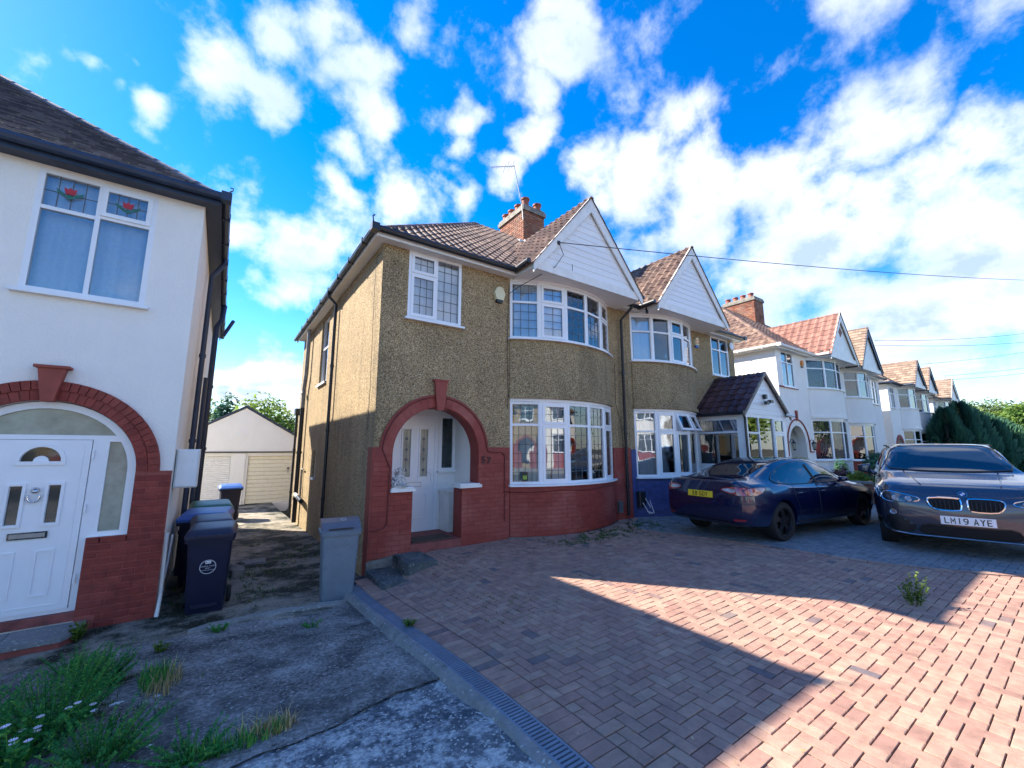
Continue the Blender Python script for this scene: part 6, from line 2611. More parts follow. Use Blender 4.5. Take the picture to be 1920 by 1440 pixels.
def bush(label, p, r, n, size, mat, seed, flowers=None, cat='shrub', name='shrub', nfl=30, fs=.04, lump=.4, aspect=.5):
    o = thing(name, label, cat, p)
    m = MB()
    b0 = Vector(p)
    R = random.Random(seed)
    for i in range(7):
        a = R.uniform(0, 2 * pi)
        m.tube([b0, b0 + Vector((cos(a) * r[0] * .5, sin(a) * r[1] * .5, r[2] * 1.4))], .012, n=5, raw=True, r2=.004)
    m.build('stem', 'bark', o)
    m = MB()
    leaf_cloud(m, b0 + Vector((0, 0, r[2] * .95)), r, n, size, seed, lump=lump, aspect=aspect)
    m.build('foliage', mat, o)
    if flowers:
        m = MB()
        for i in range(nfl):
            a, e = R.uniform(0, 2 * pi), R.uniform(0, 1.4)
            q = b0 + Vector((cos(a) * cos(e) * r[0], sin(a) * cos(e) * r[1], r[2] * .95 + sin(e) * r[2]))
            s = fs * R.uniform(.7, 1.2)
            for k in range(5):
                b_ = 2 * pi * k / 5 + i
                m.add([q, q + Vector((cos(b_) * s, sin(b_) * s, .01)), q + Vector((cos(b_ + .9) * s, sin(b_ + .9) * s, .0))], [(0, 1, 2)], raw=True)
        m.build('flower', flowers, o)
    return o


bush('pale variegated shrub against the white wall behind the dark blue car', (15.9, 5.9, -1.1), (.55, .45, .42), 900, .05, 'leaf_bright', 1, 'flower_yellow', nfl=60)
bush('dark green low shrub in the garden bed left of the purple one', (16.0, 5.35, -1.1), (.33, .3, .22), 500, .04, 'leaf_mid', 2)
bush('purple leaved shrub in the garden bed behind the brick wall', (16.1, 4.9, -1.1), (.36, .3, .27), 600, .045, 'leaf_purple', 3)
bush('bright green low plant between the purple shrub and the red flowers', (16.0, 4.45, -1.1), (.36, .3, .22), 600, .045, 'leaf_bright', 4, 'flower_yellow', nfl=15)
bush('red flowering plant at the street end of the brick garden wall', (16.1, 3.75, -1.1), (.42, .36, .25), 700, .045, 'leaf_mid', 5, 'flower_red', nfl=130, fs=.05)
bush('tall thin dark shrub rising above the flower bed', (16.9, 5.1, -1.1), (.22, .2, .42), 400, .05, 'leaf_dark', 6)
bush('large dark evergreen shrub in front of the cream house', (20.6, 4.6, -1.6), (1.5, 1.0, .78), 5200, .075, 'leaf_dark', 7, lump=.3)
bush('dark bush behind the large evergreen, near the red arched house', (24.6, 4.9, -1.6), (1.5, .9, .82), 3500, .08, 'leaf_dark', 8, lump=.4)
bush('potted green plant inside the arched white porch', (17.5, 6.75, -1.0), (.2, .15, .3), 250, .05, 'leaf_mid', 9)
bin_('dark blue lidded bin in front of the big evergreen shrub', 19.3, 3.7, -1.6, .4, 'bin_black', 'bin_blue', h=1.15, w=.5, d=.4)


# ------------------------------------------------------------ weeds
def blades(m, c, r, n, h, seed, w=.004, lean=.5, fz=None):
    R = random.Random(seed)
    for i in range(n):
        a, rr = R.uniform(0, 2 * pi), R.random() ** .5
        x, y = c[0] + cos(a) * rr * r[0], c[1] + sin(a) * rr * r[1]
        z = fz(x, y) if fz else c[2]
        L = h * R.uniform(.4, 1.2)
        b = R.uniform(0, 2 * pi)
        lx, ly = cos(b) * lean * L * R.random(), sin(b) * lean * L * R.random()
        s = Vector((-sin(b), cos(b), 0)) * w
        p0 = Vector((x, y, z - .005))
        p1 = p0 + Vector((lx * .35, ly * .35, L * .6))
        p2 = p0 + Vector((lx, ly, L))
        m.tint = R.random()
        m.add([p0 - s, p0 + s, p1 + s * .8, p1 - s * .8, p2], [(0, 1, 2, 3), (3, 2, 4)], raw=True)


def weed(label, p, h, spread, stems, mat, seed, leaf=.02, nl=26, flowers=None, name='weed', aspect=.35):
    o = thing(name, label, 'weed', p)
    R = random.Random(seed)
    st_, lf, fl = MB(), MB(), MB()
    b0 = Vector(p)
    for i in range(stems):
        a = R.uniform(0, 2 * pi)
        d = R.random() ** .6 * spread
        tip = b0 + Vector((cos(a) * d, sin(a) * d, h * R.uniform(.55, 1.05)))
        root_ = b0 + Vector((cos(a) * d * .35, sin(a) * d * .35, 0))
        mid = root_.lerp(tip, .5) + Vector((0, 0, h * .06))
        st_.tint = R.random()
        st_.tube([root_, mid, tip], .003, n=4, raw=True, r2=.0012)
        for k in range(nl):
            t = .12 + .88 * k / nl
            q = root_.lerp(mid, t * 2) if t < .5 else mid.lerp(tip, t * 2 - 1)
            b = R.uniform(0, 2 * pi)
            dr = Vector((cos(b), sin(b), R.uniform(.1, .9))).normalized()
            s = leaf * R.uniform(.6, 1.4) * (1.1 - .4 * t)
            sd = dr.cross(Vector((0, 0, 1))).normalized() * s * aspect
            lf.tint = min(1, max(0, R.gauss(.45, .25)))
            lf.add([q, q + dr * s * .5 + sd, q + dr * s, q + dr * s * .5 - sd], [(0, 1, 2), (0, 2, 3)], raw=True)
        if flowers and R.random() < flowers[1]:
            for k in range(9):
                b = 2 * pi * k / 9
                e = Vector((cos(b), sin(b), .25)) * flowers[2]
                g = Vector((cos(b + .5), sin(b + .5), .25)) * flowers[2]
                fl.add([tip, tip + e, tip + (e + g) * .56, tip + g], [(0, 1, 2, 3)], raw=True)
    st_.build('stem', mat, o)
    lf.build('foliage', mat, o)
    if flowers:
        fl.build('flower', flowers[0], o)
    return o


W_ = [('big feathery green weed at the bottom edge by the white house', -.72, 4.1, .40, .40, 80, .045),
      ('feathery weed growing out of the crack below the white front door', -.62, 4.75, .26, .28, 60, .04),
      ('spreading low green weed nearest the bottom left daisies', -.40, 3.45, .20, .36, 60, .04),
      ('dark green weed at the left picture edge beside the daisies', -1.15, 4.2, .32, .38, 70, .045),
      ('green weed between the door step and the tall feathery weed', -.85, 5.3, .16, .32, 44, .035),
      ('trailing green weed along the bottom of the forecourt crack', .02, 3.12, .10, .30, 50, .032)]
for i, (lb, x, y, h, s, n, lf) in enumerate(W_):
    weed(lb, (x, y, za(x, y)), h, s, n, 'leaf_weed', 100 + i, leaf=lf * .6, nl=62, aspect=.22)
weed('clump of pale pink-white daisies at the bottom left corner', (-.78, 3.72, za(-.8, 3.8)), .28, .34, 26, 'leaf_weed', 120, leaf=.04, flowers=('flower_white', .7, .017), name='daisy_clump')
weed('yellow-green weed rooted at the foot of the red brick pier', (-1.02, 6.35, za(-1, 6.3)), .20, .10, 12, 'leaf_bright', 121, leaf=.04, nl=12, aspect=.6)
weed('yellow-green tuft at the corner of the forecourt crack', (-.28, 5.35, za(-.2, 5.4)), .09, .07, 9, 'leaf_bright', 122, leaf=.03, nl=9, aspect=.5)
weed('low green weed beside the pale concrete strip across the alley', (.16, 5.62, za(.2, 5.6)), .09, .14, 16, 'leaf_weed', 123, leaf=.03, nl=10)
weed('rusty green weed growing over the drainage channel', (1.68, 4.15, zd(1.7, 4.1)), .06, .09, 16, 'leaf_bright', 124, leaf=.022, nl=8, aspect=.6)
weed('tall sunlit weed standing alone in the block paving', (5.95, 1.32, zd(5.9, 1.3)), .30, .13, 12, 'leaf_bright', 125, leaf=.030, nl=34, aspect=.5)
weed('faint low weed on the forecourt by the drain end', (.98, 5.05, za(1, 5)), .07, .14, 18, 'leaf_weed', 126, leaf=.022, nl=10)
gt = thing('grass_tuft', 'green and straw coloured grass tuft in the middle of the forecourt crack', 'grass tuft', (-.25, 4.55, za(-.2, 4.5)))
m = MB()
blades(m, (-.25, 4.55, 0), (.10, .22), 200, .15, 5, w=.005, lean=.6, fz=za)
m.build('blade', 'leaf_weed', gt, kind='stuff')
m = MB()
blades(m, (-.20, 4.45, 0), (.12, .3), 120, .14, 6, w=.004, lean=.8, fz=za)
m.build('straw', 'straw', gt, kind='stuff')
gt = thing('grass_tuft', 'dry straw coloured grass tuft at the bottom of the forecourt slab joint', 'grass tuft', (.40, 3.12, za(.4, 3.1)))
m = MB()
blades(m, (.40, 3.12, 0), (.16, .07), 150, .11, 7, w=.004, lean=1.1, fz=za)
m.build('straw', 'straw', gt, kind='stuff')
m = MB()
blades(m, (.22, 3.1, 0), (.26, .08), 260, .10, 8, w=.004, lean=.6, fz=za)
m.build('blade', 'leaf_weed', gt, kind='stuff')
m = MB()
for c_, r_, n_, h_ in (((6.0, 5.62), (.5, .20), 3600, .03), ((5.2, 5.55), (.4, .12), 1200, .025), ((4.3, 6.1), (.4, .2), 250, .02), ((7.4, 5.8), (.3, .25), 1300, .045), ((6.6, 5.1), (.4, .2), 350, .025), ((3.1, 5.4), (.7, .35), 300, .015)):
    R2_ = random.Random(int(c_[0] * 10))
    for k_ in range(n_ // 6):
        gx_, gy_ = R2_.gauss(c_[0], r_[0]), R2_.gauss(c_[1], r_[1])
        if noise.noise(Vector((gx_ * 6, gy_ * 6, 1))) < -.05 or sqrt((gx_ - BAYC[0]) ** 2 + (gy_ - BAYC[1]) ** 2) < BAYC[2] and gy_ < 6.5:
            continue
        blades(m, (gx_, gy_, 0), (.02, .02), 6, h_, k_, w=.0035, lean=1.4, fz=zd)
R = random.Random(31)
for i in range(900):
    x, y = R.gauss(-.85, .3), R.uniform(3.0, 4.9)
    if x > .1 or noise.noise(Vector((x * 4, y * 4, 3))) < -.1:
        continue
    blades(m, (x, y, 0), (.04, .04), 7, .05, i + 50, w=.004, lean=1.2, fz=za)
R = random.Random(3)
for i in range(900):
    x, y = R.uniform(1.95, 5.5), R.uniform(3.4, 6.2)
    if noise.noise(Vector((x * 1.3, y * 1.3, 7))) < .12:
        continue
    x = X0 + round((x - X0) / a) * a
    blades(m, (x, y, 0), (.006, .04), 3, .02, i, w=.003, lean=1.2, fz=zd)
o = m.build('grass', 'leaf_mid')
o['kind'] = 'stuff'
m = MB()
R = random.Random(8)
for i in range(700):
    x, y = R.uniform(-.4, 1.85), R.uniform(6.3, 12)
    if noise.noise(Vector((x * 1.1, y * .9, 2))) < .1:
        continue
    blades(m, (x, y, 0), (.05, .05), 6, .035, i + 900, w=.005, lean=1.2, fz=za)
o = m.build('moss', 'leaf_mid')
o['kind'] = 'stuff'
# litter on the forecourt
for i, (x, y, s, lb) in enumerate(((-.44, 4.28, .045, 'larger pale scrap of paper among the weeds'), (-.22, 4.22, .03, 'small white scrap beside the grass tuft'), (-.17, 3.42, .03, 'white scrap near the bottom weeds'))):
    m = MB()
    z = za(x, y) + .012
    m.add([(x - s, y - s * .5, z), (x + s * .8, y - s * .6, z + .004), (x + s, y + s * .5, z), (x - s * .4, y + s * .6, z + .008)], [(0, 1, 2, 3)])
    m.add([(x - s, y - s * .5, z - .003), (x + s * .8, y - s * .6, z + .001), (x + s, y + s * .5, z - .003), (x - s * .4, y + s * .6, z + .005)], [(3, 2, 1, 0)])
    info(m.build('paper_scrap', 'paper_scrap'), lb, 'litter')
# pebbles lying about
m = MB()
R = random.Random(12)
for i in range(900):
    x, y = R.uniform(-2, 1.5), R.uniform(2.2, 5.6)
    s = R.uniform(.003, .010)
    z = za(x, y) + .006
    m.add([(x - s, y, z), (x, y - s, z), (x + s, y, z), (x, y + s, z), (x, y, z + s), (x, y, z - s)], [(0, 1, 4), (1, 2, 4), (2, 3, 4), (3, 0, 4), (1, 0, 5), (2, 1, 5), (3, 2, 5), (0, 3, 5)])
o = m.build('gravel', 'pale_concrete')
o['kind'] = 'stuff'
m = MB()
R = random.Random(14)
for i in range(260):
    x, y = R.uniform(-2, 6.5), R.uniform(1.0, 9)
    z = (zd(x, y) if x > 1.7 else za(x, y)) + .012
    a_ = R.uniform(0, 2 * pi)
    s = R.uniform(.008, .02)
    t, b = Vector((cos(a_), sin(a_), .1)) * s, Vector((-sin(a_), cos(a_), .05)) * s * .5
    p = Vector((x, y, z))
    m.tint = R.random()
    m.add([p - t, p - b, p + t, p + b], [(0, 1, 2, 3)], raw=True)
o = m.build('fallen_leaves', 'straw')
o['kind'] = 'stuff'
# hose or cable lying at the party wall
m = MB()
m.tube([(7.65, 6.1, -1.58), (7.35, 5.9, -1.59), (7.2, 5.6, -1.60), (7.4, 5.3, -1.59), (8.3, 5.5, -1.58)], .012, n=6)
info(m.build('hose', 'cable'), 'black cable snaking over the mossy ground by the downpipe', 'cable')
ev = thing('charging_point', 'black wall box with white cables on the blue wall behind the dark blue car', 'charging point', (8.22, 6.38, -1.1))
m = MB()
m.chbox(8.12, 8.34, 6.36, 6.47, -1.35, -1.0, .02)
m.build('body', 'black_plastic', ev)
m = MB()
m.tube([(8.3, 6.36, -1.15), (8.45, 6.32, -1.4), (8.5, 6.3, -1.5), (8.3, 6.32, -1.45)], .01, n=5)
m.tube([(8.2, 6.36, -1.25), (8.35, 6.3, -1.5), (8.5, 6.28, -1.5), (8.42, 6.33, -1.2)], .01, n=5)
m.build('lead', 'print_white', ev)

# ------------------------------------------------------------ cars
def interp(xs, ys, x):
    """smooth monotone-ish interpolation"""
    if x <= xs[0]:
        return ys[0]
    for i in range(len(xs) - 1):
        if x <= xs[i + 1]:
            t = (x - xs[i]) / (xs[i + 1] - xs[i])
            p0 = ys[max(0, i - 1)]
            p1, p2 = ys[i], ys[i + 1]
            p3 = ys[min(len(ys) - 1, i + 2)]
            h = xs[i + 1] - xs[i]
            m1 = (p2 - p0) / (xs[i + 1] - xs[max(0, i - 1)]) * h if i else (p2 - p1)
            m2 = (p3 - p1) / (xs[min(len(xs) - 1, i + 2)] - xs[i]) * h if i + 2 < len(xs) else (p2 - p1)
            t2, t3 = t * t, t * t * t
            return (2 * t3 - 3 * t2 + 1) * p1 + (t3 - 2 * t2 + t) * m1 + (-2 * t3 + 3 * t2) * p2 + (t3 - t2) * m2
    return ys[-1]


def car_body(S, wheels, wr, flare=.02):
    """S: dict of station lists: x (rear -> front, front at +x), zl sill, zm widest, zb belt, zt top, w half width, wt half width at roof edge"""
    xs = S['x']
    N_ = 66
    x0, x1 = xs[0], xs[-1]
    st_ = [x0 + (x1 - x0) * (.5 - .5 * cos(pi * i / (N_ - 1))) * 1.0 for i in range(N_)]
    # blend cosine and even spacing
    st_ = [.5 * s + .5 * (x0 + (x1 - x0) * i / (N_ - 1)) for i, s in enumerate(st_)]
    rings_ = []
    for x in st_:
        g = {k: interp(xs, S[k], x) for k in ('zl', 'zm', 'zb', 'zt', 'w', 'wt')}
        zl, zm, zb, zt, w, wt = (g[k] for k in ('zl', 'zm', 'zb', 'zt', 'w', 'wt'))
        fl = 0
        for cx in wheels:
            d = abs(x - cx)
            if d < wr * 1.5:
                fl = max(fl, flare * (1 - (d / (wr * 1.5)) ** 2))
        gh = max(.02, zt - zb)
        P = [(0, zl + .0), (w * .45, zl), (w * .82, zl + .005), (w * .95, zl + .04), (w * .985 + fl, zl + .14), (w + fl, (zl + zm) / 2 + .05), (w + fl, zm), (w * .99 + fl * .6, zm + (zb - zm) * .55), (w * .965, zb - .035),
             (w * .93, zb)]
        wt_ = min(wt, w * .92)
        for t in (.3, .6, .85):
            P.append((w * .93 + (wt_ - w * .93) * t - 0, zb + gh * (t * .92)))
        P += [(wt_ * .93, zb + gh * .945), (wt_ * .72, zb + gh * .982), (wt_ * .4, zb + gh * .996), (0, zt)]
        ringL = [(x, y, z) for y, z in P] + [(x, -y, z) for y, z in reversed(P[1:-1])]
        rings_.append(ringL)
    bm = bmesh.new()
    V = [[bm.verts.new(p) for p in r] for r in rings_]
    n = len(V[0])
    for i in range(len(V) - 1):
        for k in range(n):
            j = (k + 1) % n
            bm.faces.new((V[i][k], V[i][j], V[i + 1][j], V[i + 1][k]))
    # caps
    for r, rev in ((V[0], True), (V[-1], False)):
        c = sum((v.co for v in r), Vector()) / n
        cv = bm.verts.new(c + Vector((-.01 if rev else .01, 0, 0)))
        for k in range(n):
            j = (k + 1) % n
            bm.faces.new((r[j], r[k], cv) if rev else (r[k], r[j], cv))
    bmesh.ops.recalc_face_normals(bm, faces=bm.faces[:])
    me = bpy.data.meshes.new('body')
    bm.to_mesh(me)
    bm.free()
    tmp = bpy.data.objects.new('tmp', me)
    C.objects.link(tmp)
    cut = []
    wmax = max(S['w'])
    for cx in wheels:
        for sg in (-1, 1):
            b2 = bmesh.new()
            bmesh.ops.create_cone(b2, cap_ends=True, segments=40, radius1=wr * 1.13, radius2=wr * 1.13, depth=.5,
                                  matrix=Matrix.Translation((cx, sg * wmax * 1.0, wr)) @ Matrix.Rotation(pi / 2, 4, 'X'))
            mc = bpy.data.meshes.new('c')
            b2.to_mesh(mc)
            b2.free()
            oc = bpy.data.objects.new('c', mc)
            C.objects.link(oc)
            md = tmp.modifiers.new('b', 'BOOLEAN')
            md.operation = 'DIFFERENCE'
            md.object = oc
            md.solver = 'FAST'
            cut.append(oc)
    dg = bpy.context.evaluated_depsgraph_get()
    e = bpy.data.meshes.new_from_object(tmp.evaluated_get(dg))
    vs_ = [v.co.copy() for v in e.vertices]
    fs = [list(p.vertices) for p in e.polygons]
    bv = BVHTree.FromPolygons([v.co.copy() for v in me.vertices], [list(p.vertices) for p in me.polygons])
    bpy.data.objects.remove(tmp)
    for c_ in cut:
        bpy.data.objects.remove(c_)
    return vs_, fs, bv


def decal(bv, outline, axis, off, step=.05, back=3.0):
    """outline polygon projected onto the body. axis: '+x' front, '-x' rear (y,z) ; '+y','-y' sides (x,z); '+z' top (x,y)"""
    bm = bmesh.new()
    fv = [bm.verts.new((a_, b_, 0)) for a_, b_ in outline]
    bm.faces.new(fv)
    lo = (min(p[0] for p in outline), min(p[1] for p in outline))
    hi = (max(p[0] for p in outline), max(p[1] for p in outline))
    for ax in (0, 1):
        k = lo[ax] + step
        while k < hi[ax]:
            co = (k, 0, 0) if ax == 0 else (0, k, 0)
            no = (1, 0, 0) if ax == 0 else (0, 1, 0)
            bmesh.ops.bisect_plane(bm, geom=bm.verts[:] + bm.edges[:] + bm.faces[:], plane_co=co, plane_no=no)
            k += step
    bmesh.ops.triangulate(bm, faces=[f for f in bm.faces if len(f.verts) > 4])
    sg = 1 if axis[0] == '+' else -1
    V = []
    ok = True
    for v in bm.verts:
        a_, b_ = v.co.x, v.co.y
        if axis[1] == 'x':
            o_, d_ = Vector((sg * back, a_, b_)), Vector((-sg, 0, 0))
        elif axis[1] == 'y':
            o_, d_ = Vector((a_, sg * back, b_)), Vector((0, -sg, 0))
        else:
            o_, d_ = Vector((a_, b_, back)), Vector((0, 0, -1))
        h, nrm, idx, dist = bv.ray_cast(o_, d_)
        if h is None:
            h, nrm, idx, dist = bv.find_nearest(o_ + d_ * (back * .3))
        V.append(h - d_ * off)
    bm.verts.index_update()
    F_ = [[v.index for v in f.verts] for f in bm.faces]
    bm.free()
    return V, F_


def wheel(o, cx, sy, wr, w, spokes, dark, tw=.215):
    m = MB()
    prof = [(wr * .70, -tw / 2), (wr * .93, -tw / 2), (wr, -tw / 2 + .03), (wr, tw / 2 - .03), (wr * .93, tw / 2), (wr * .70, tw / 2), (wr * .68, tw / 2 - .03), (wr * .68, -tw / 2 + .03)]
    y0 = sy * (w - tw / 2 - .005)
    v, f = [], []
    n = 40
    for r, h in prof:
        for k in range(n):
            t = 2 * pi * k / n
            v.append((cx + r * cos(t), y0 + h, wr + r * sin(t)))
    P = len(prof)
    for i in range(P):
        for k in range(n):
            j = (k + 1) % n
            q = (i * n + k, i * n + j, ((i + 1) % P) * n + j, ((i + 1) % P) * n + k)
            f.append(q)
    m.add(v, f)
    tyre_parent = thing_part(o, 'wheel')
    m.build('tyre', 'rubber', tyre_parent, local=True, smooth=True, auto=40)
    m = MB()
    ys = y0 + sy * (tw / 2 - .03)
    for k in range(spokes):
        t = 2 * pi * k / spokes + .3
        dx, dz = cos(t), sin(t)
        px, pz = -dz, dx
        r0, r1 = wr * .10, wr * .69
        w0, w1 = wr * .13, wr * .20
        v = []
        for (r_, w_) in ((r0, w0), (r1 * .6, w0 * .9), (r1, w1)):
            for q in (-1, 1):
                v.append((cx + dx * r_ + px * w_ * q, ys + sy * (.01 if r_ < r1 else -.012), wr + dz * r_ + pz * w_ * q))
        for (r_, w_) in ((r0, w0), (r1 * .6, w0 * .9), (r1, w1)):
            for q in (-1, 1):
                v.append((cx + dx * r_ + px * w_ * q, ys - sy * .03, wr + dz * r_ + pz * w_ * q))
        f = [(0, 1, 3, 2), (2, 3, 5, 4), (0, 2, 8, 6), (2, 4, 10, 8), (1, 7, 9, 3), (3, 9, 11, 5)]
        m.add(v, f)
    m.lathe([(.0, -.02), (wr * .15, -.02), (wr * .15, .012), (.0, .016)], n=16, c=(cx, ys, wr), axis='y')
    for r_ in (wr * .66, wr * .70):
        pts = [(cx + r_ * cos(2 * pi * k / 36), ys + sy * .012, wr + r_ * sin(2 * pi * k / 36)) for k in range(37)]
        m.tube(pts, .008, n=5, caps=False)
    m.build('rim', dark, tyre_parent, local=True)
    m = MB()
    m.lathe([(.0, -.005), (wr * .69, -.005), (wr * .69, .005), (.0, .005)], n=30, c=(cx, ys - sy * .05, wr), axis='y')
    m.build('brake_disc', 'car_trim', tyre_parent, local=True)


def thing_part(o, name):
    e = bpy.data.objects.new(name, None)
    e.empty_display_size = .05
    C.objects.link(e)
    e.parent = o
    WORLD[e] = Vector((0, 0, 0))
    return e


def dec(o, bv, outline, axis, off, mat, name, step=.05, tube_r=None, tube_mat=None, parent=None):
    V, F_ = decal(bv, outline, axis, off, step)
    m = MB()
    m.add(V, F_, raw=True)
    q = m.build(name, mat, parent or o, local=True, smooth=True)
    if tube_r:
        V2, _ = decal_line(bv, outline + [outline[0]], axis, off)
        m = MB()
        m.tube(V2, tube_r, n=5, caps=False, raw=True)
        m.build(name + '_trim', tube_mat, q if parent is None else parent, local=True)
    return q


def decal_line(bv, pts, axis, off, n=6, back=3.0):
    sg = 1 if axis[0] == '+' else -1
    V = []
    for i in range(len(pts) - 1):
        for k in range(n):
            a_ = pts[i][0] + (pts[i + 1][0] - pts[i][0]) * k / n
            b_ = pts[i][1] + (pts[i + 1][1] - pts[i][1]) * k / n
            if axis[1] == 'x':
                o_, d_ = Vector((sg * back, a_, b_)), Vector((-sg, 0, 0))
            elif axis[1] == 'y':
                o_, d_ = Vector((a_, sg * back, b_)), Vector((0, -sg, 0))
            else:
                o_, d_ = Vector((a_, b_, back)), Vector((0, 0, -1))
            h, nrm, idx, dist = bv.ray_cast(o_, d_)
            if h is not None:
                V.append(h - d_ * off)
    return V, None


def smooth_poly(P, it=2):
    for _ in range(it):
        Q = []
        for i in range(len(P)):
            a_, b_ = P[i], P[(i + 1) % len(P)]
            Q.append((a_[0] * .75 + b_[0] * .25, a_[1] * .75 + b_[1] * .25))
            Q.append((a_[0] * .25 + b_[0] * .75, a_[1] * .25 + b_[1] * .75))
        P = Q
    return P


GLYPH = {'X': [[(0, -.1), (1, 1.1)], [(0, 1.1), (1, -.1)]],
         '8': [[(.5, 1), (.9, .93), (.95, .75), (.85, .55), (.15, .55), (.05, .75), (.1, .93), (.5, 1)], [(.5, 0), (.92, .06), (1, .28), (.88, .52), (.12, .52), (0, .28), (.08, .06), (.5, 0)]],
         'G': [[(.97, .82), (.85, .96), (.5, 1), (.12, .95), (0, .75), (0, .25), (.12, .05), (.5, 0), (.88, .05), (1, .2), (1, .45), (.55, .45)]],
         'O': [[(.5, 1), (.88, .95), (1, .78), (1, .22), (.88, .05), (.5, 0), (.12, .05), (0, .22), (0, .78), (.12, .95), (.5, 1)]],
         'V': [[(0, 1.08), (.5, .0), (1, 1.08)]],
         'L': [[(.05, 1.1), (.05, 0), (1.1, 0)]],
         'M': [[(0, -.1), (0, 1.0), (.5, .35), (1, 1.0), (1, -.1)]],
         '1': [[(.5, -.1), (.5, 1.1)]],
         '9': [[(.15, 0), (.5, 0), (.85, .12), (1, .5), (1, .78), (.85, .97), (.5, 1), (.12, .95), (0, .72), (.12, .47), (.5, .42), (.95, .5)]],
         'A': [[(0, -.1), (.5, 1.05), (1, -.1)], [(.2, .28), (.8, .28)]],
         'Y': [[(0, 1.1), (.5, .5), (1, 1.1)], [(.5, .5), (.5, -.1)]],
         'E': [[(1.05, 1), (.05, 1), (.05, 0), (1.05, 0)], [(.05, .52), (.9, .52)]]}


def plate(o, txt, ctr, nrm_sign, mat, w=.52, h=.111, tilt=0.0, size=.088):
    """number plate facing +x (1) or -x (-1)"""
    m = MB()
    x, y, z = ctr
    s = nrm_sign
    m.chbox(-w / 2, w / 2, 0, .01, -h / 2, h / 2, .003)
    def to(p):
        a_, b_, c_ = p
        return Vector((x - s * b_ - s * c_ * tilt, y + (a_ if s > 0 else -a_) * 1.0, z + c_))
    m.v = [to(p) for p in m.v]
    po = m.build('number_plate', mat, o, local=True)
    n = len(txt)
    cw, chh, st_ = .050, .079, .0118
    adv = [.061 if c != ' ' else .033 for c in txt]
    px0 = -sum(adv) / 2
    m = MB()
    for c, ad in zip(txt, adv):
        for pl in GLYPH.get(c, []):
            k = len(pl)
            v, f = [], []
            for i, (px, pz) in enumerate(pl):
                a0 = Vector(pl[max(0, i - 1)])
                a1 = Vector(pl[min(k - 1, i + 1)])
                if pl[0] == pl[-1] and i in (0, k - 1):
                    a0, a1 = Vector(pl[-2]), Vector(pl[1])
                def sc_(q):
                    return Vector((q.x * (cw - st_), q.y * (chh - st_)))
                d0 = sc_(Vector(pl[i]) - a0)
                d1 = sc_(a1 - Vector(pl[i]))
                d0 = d0.normalized() if d0.length > 1e-6 else d1.normalized()
                d1 = d1.normalized() if d1.length > 1e-6 else d0
                d = (d0 + d1).normalized()
                mit = 1 / max(.45, d.dot(d0))
                nn = Vector((-d.y, d.x)) * (st_ / 2 * mit)
                cx_, cz_ = px0 + ad / 2 + (px - .5) * (cw - st_), (pz - .5) * (chh - st_)
                v += [to((cx_ + nn.x, -.0025, cz_ + nn.y)), to((cx_ - nn.x, -.0025, cz_ - nn.y))]
            for i in range(k - 1):
                f.append((2 * i, 2 * i + 1, 2 * i + 3, 2 * i + 2))
            m.add(v, f, raw=True)
        px0 += ad
    m.build('registration', 'plate_black', po, local=True)


# --- dark blue saloon, rear towards the pebbledashed house
L_ = 2.42
S = dict(x=[-2.42, -2.40, -2.30, -2.05, -1.75, -1.45, -1.0, -.5, 0, .45, .9, 1.3, 1.7, 2.05, 2.28, 2.40, 2.44],
         zl=[.42, .36, .29, .26, .24, .22, .20, .20, .20, .20, .20, .21, .22, .24, .27, .33, .42],
         zm=[.66, .66, .66, .64, .62, .60, .58, .58, .58, .57, .56, .55, .54, .52, .50, .48, .48],
         zb=[.80, .90, .96, .98, .97, .955, .93, .91, .90, .89, .88, .85, .80, .73, .65, .58, .55],
         zt=[.86, 1.00, 1.06, 1.07, 1.14, 1.24, 1.37, 1.425, 1.42, 1.33, 1.12, .93, .87, .79, .70, .61, .57],
         w=[.60, .74, .84, .895, .915, .925, .92, .915, .915, .915, .92, .92, .905, .85, .74, .60, .45],
         wt=[.50, .62, .68, .66, .62, .60, .58, .59, .60, .60, .66, .76, .78, .70, .60, .48, .36])
TESLA_POS = (9.62, 4.02, -1.565)
car1 = thing('parked_car', 'dark blue fastback saloon parked tail-first by the blue walled bay window', 'car', TESLA_POS, radians(-5.5))
wb = (-1.44, 1.44)
wr = .335
vs_, fs, bv = car_body(S, wb, wr)
m = MB()
m.add(vs_, fs, raw=True)
m.build('body', 'paint_navy', car1, local=True, smooth=True, auto=28)
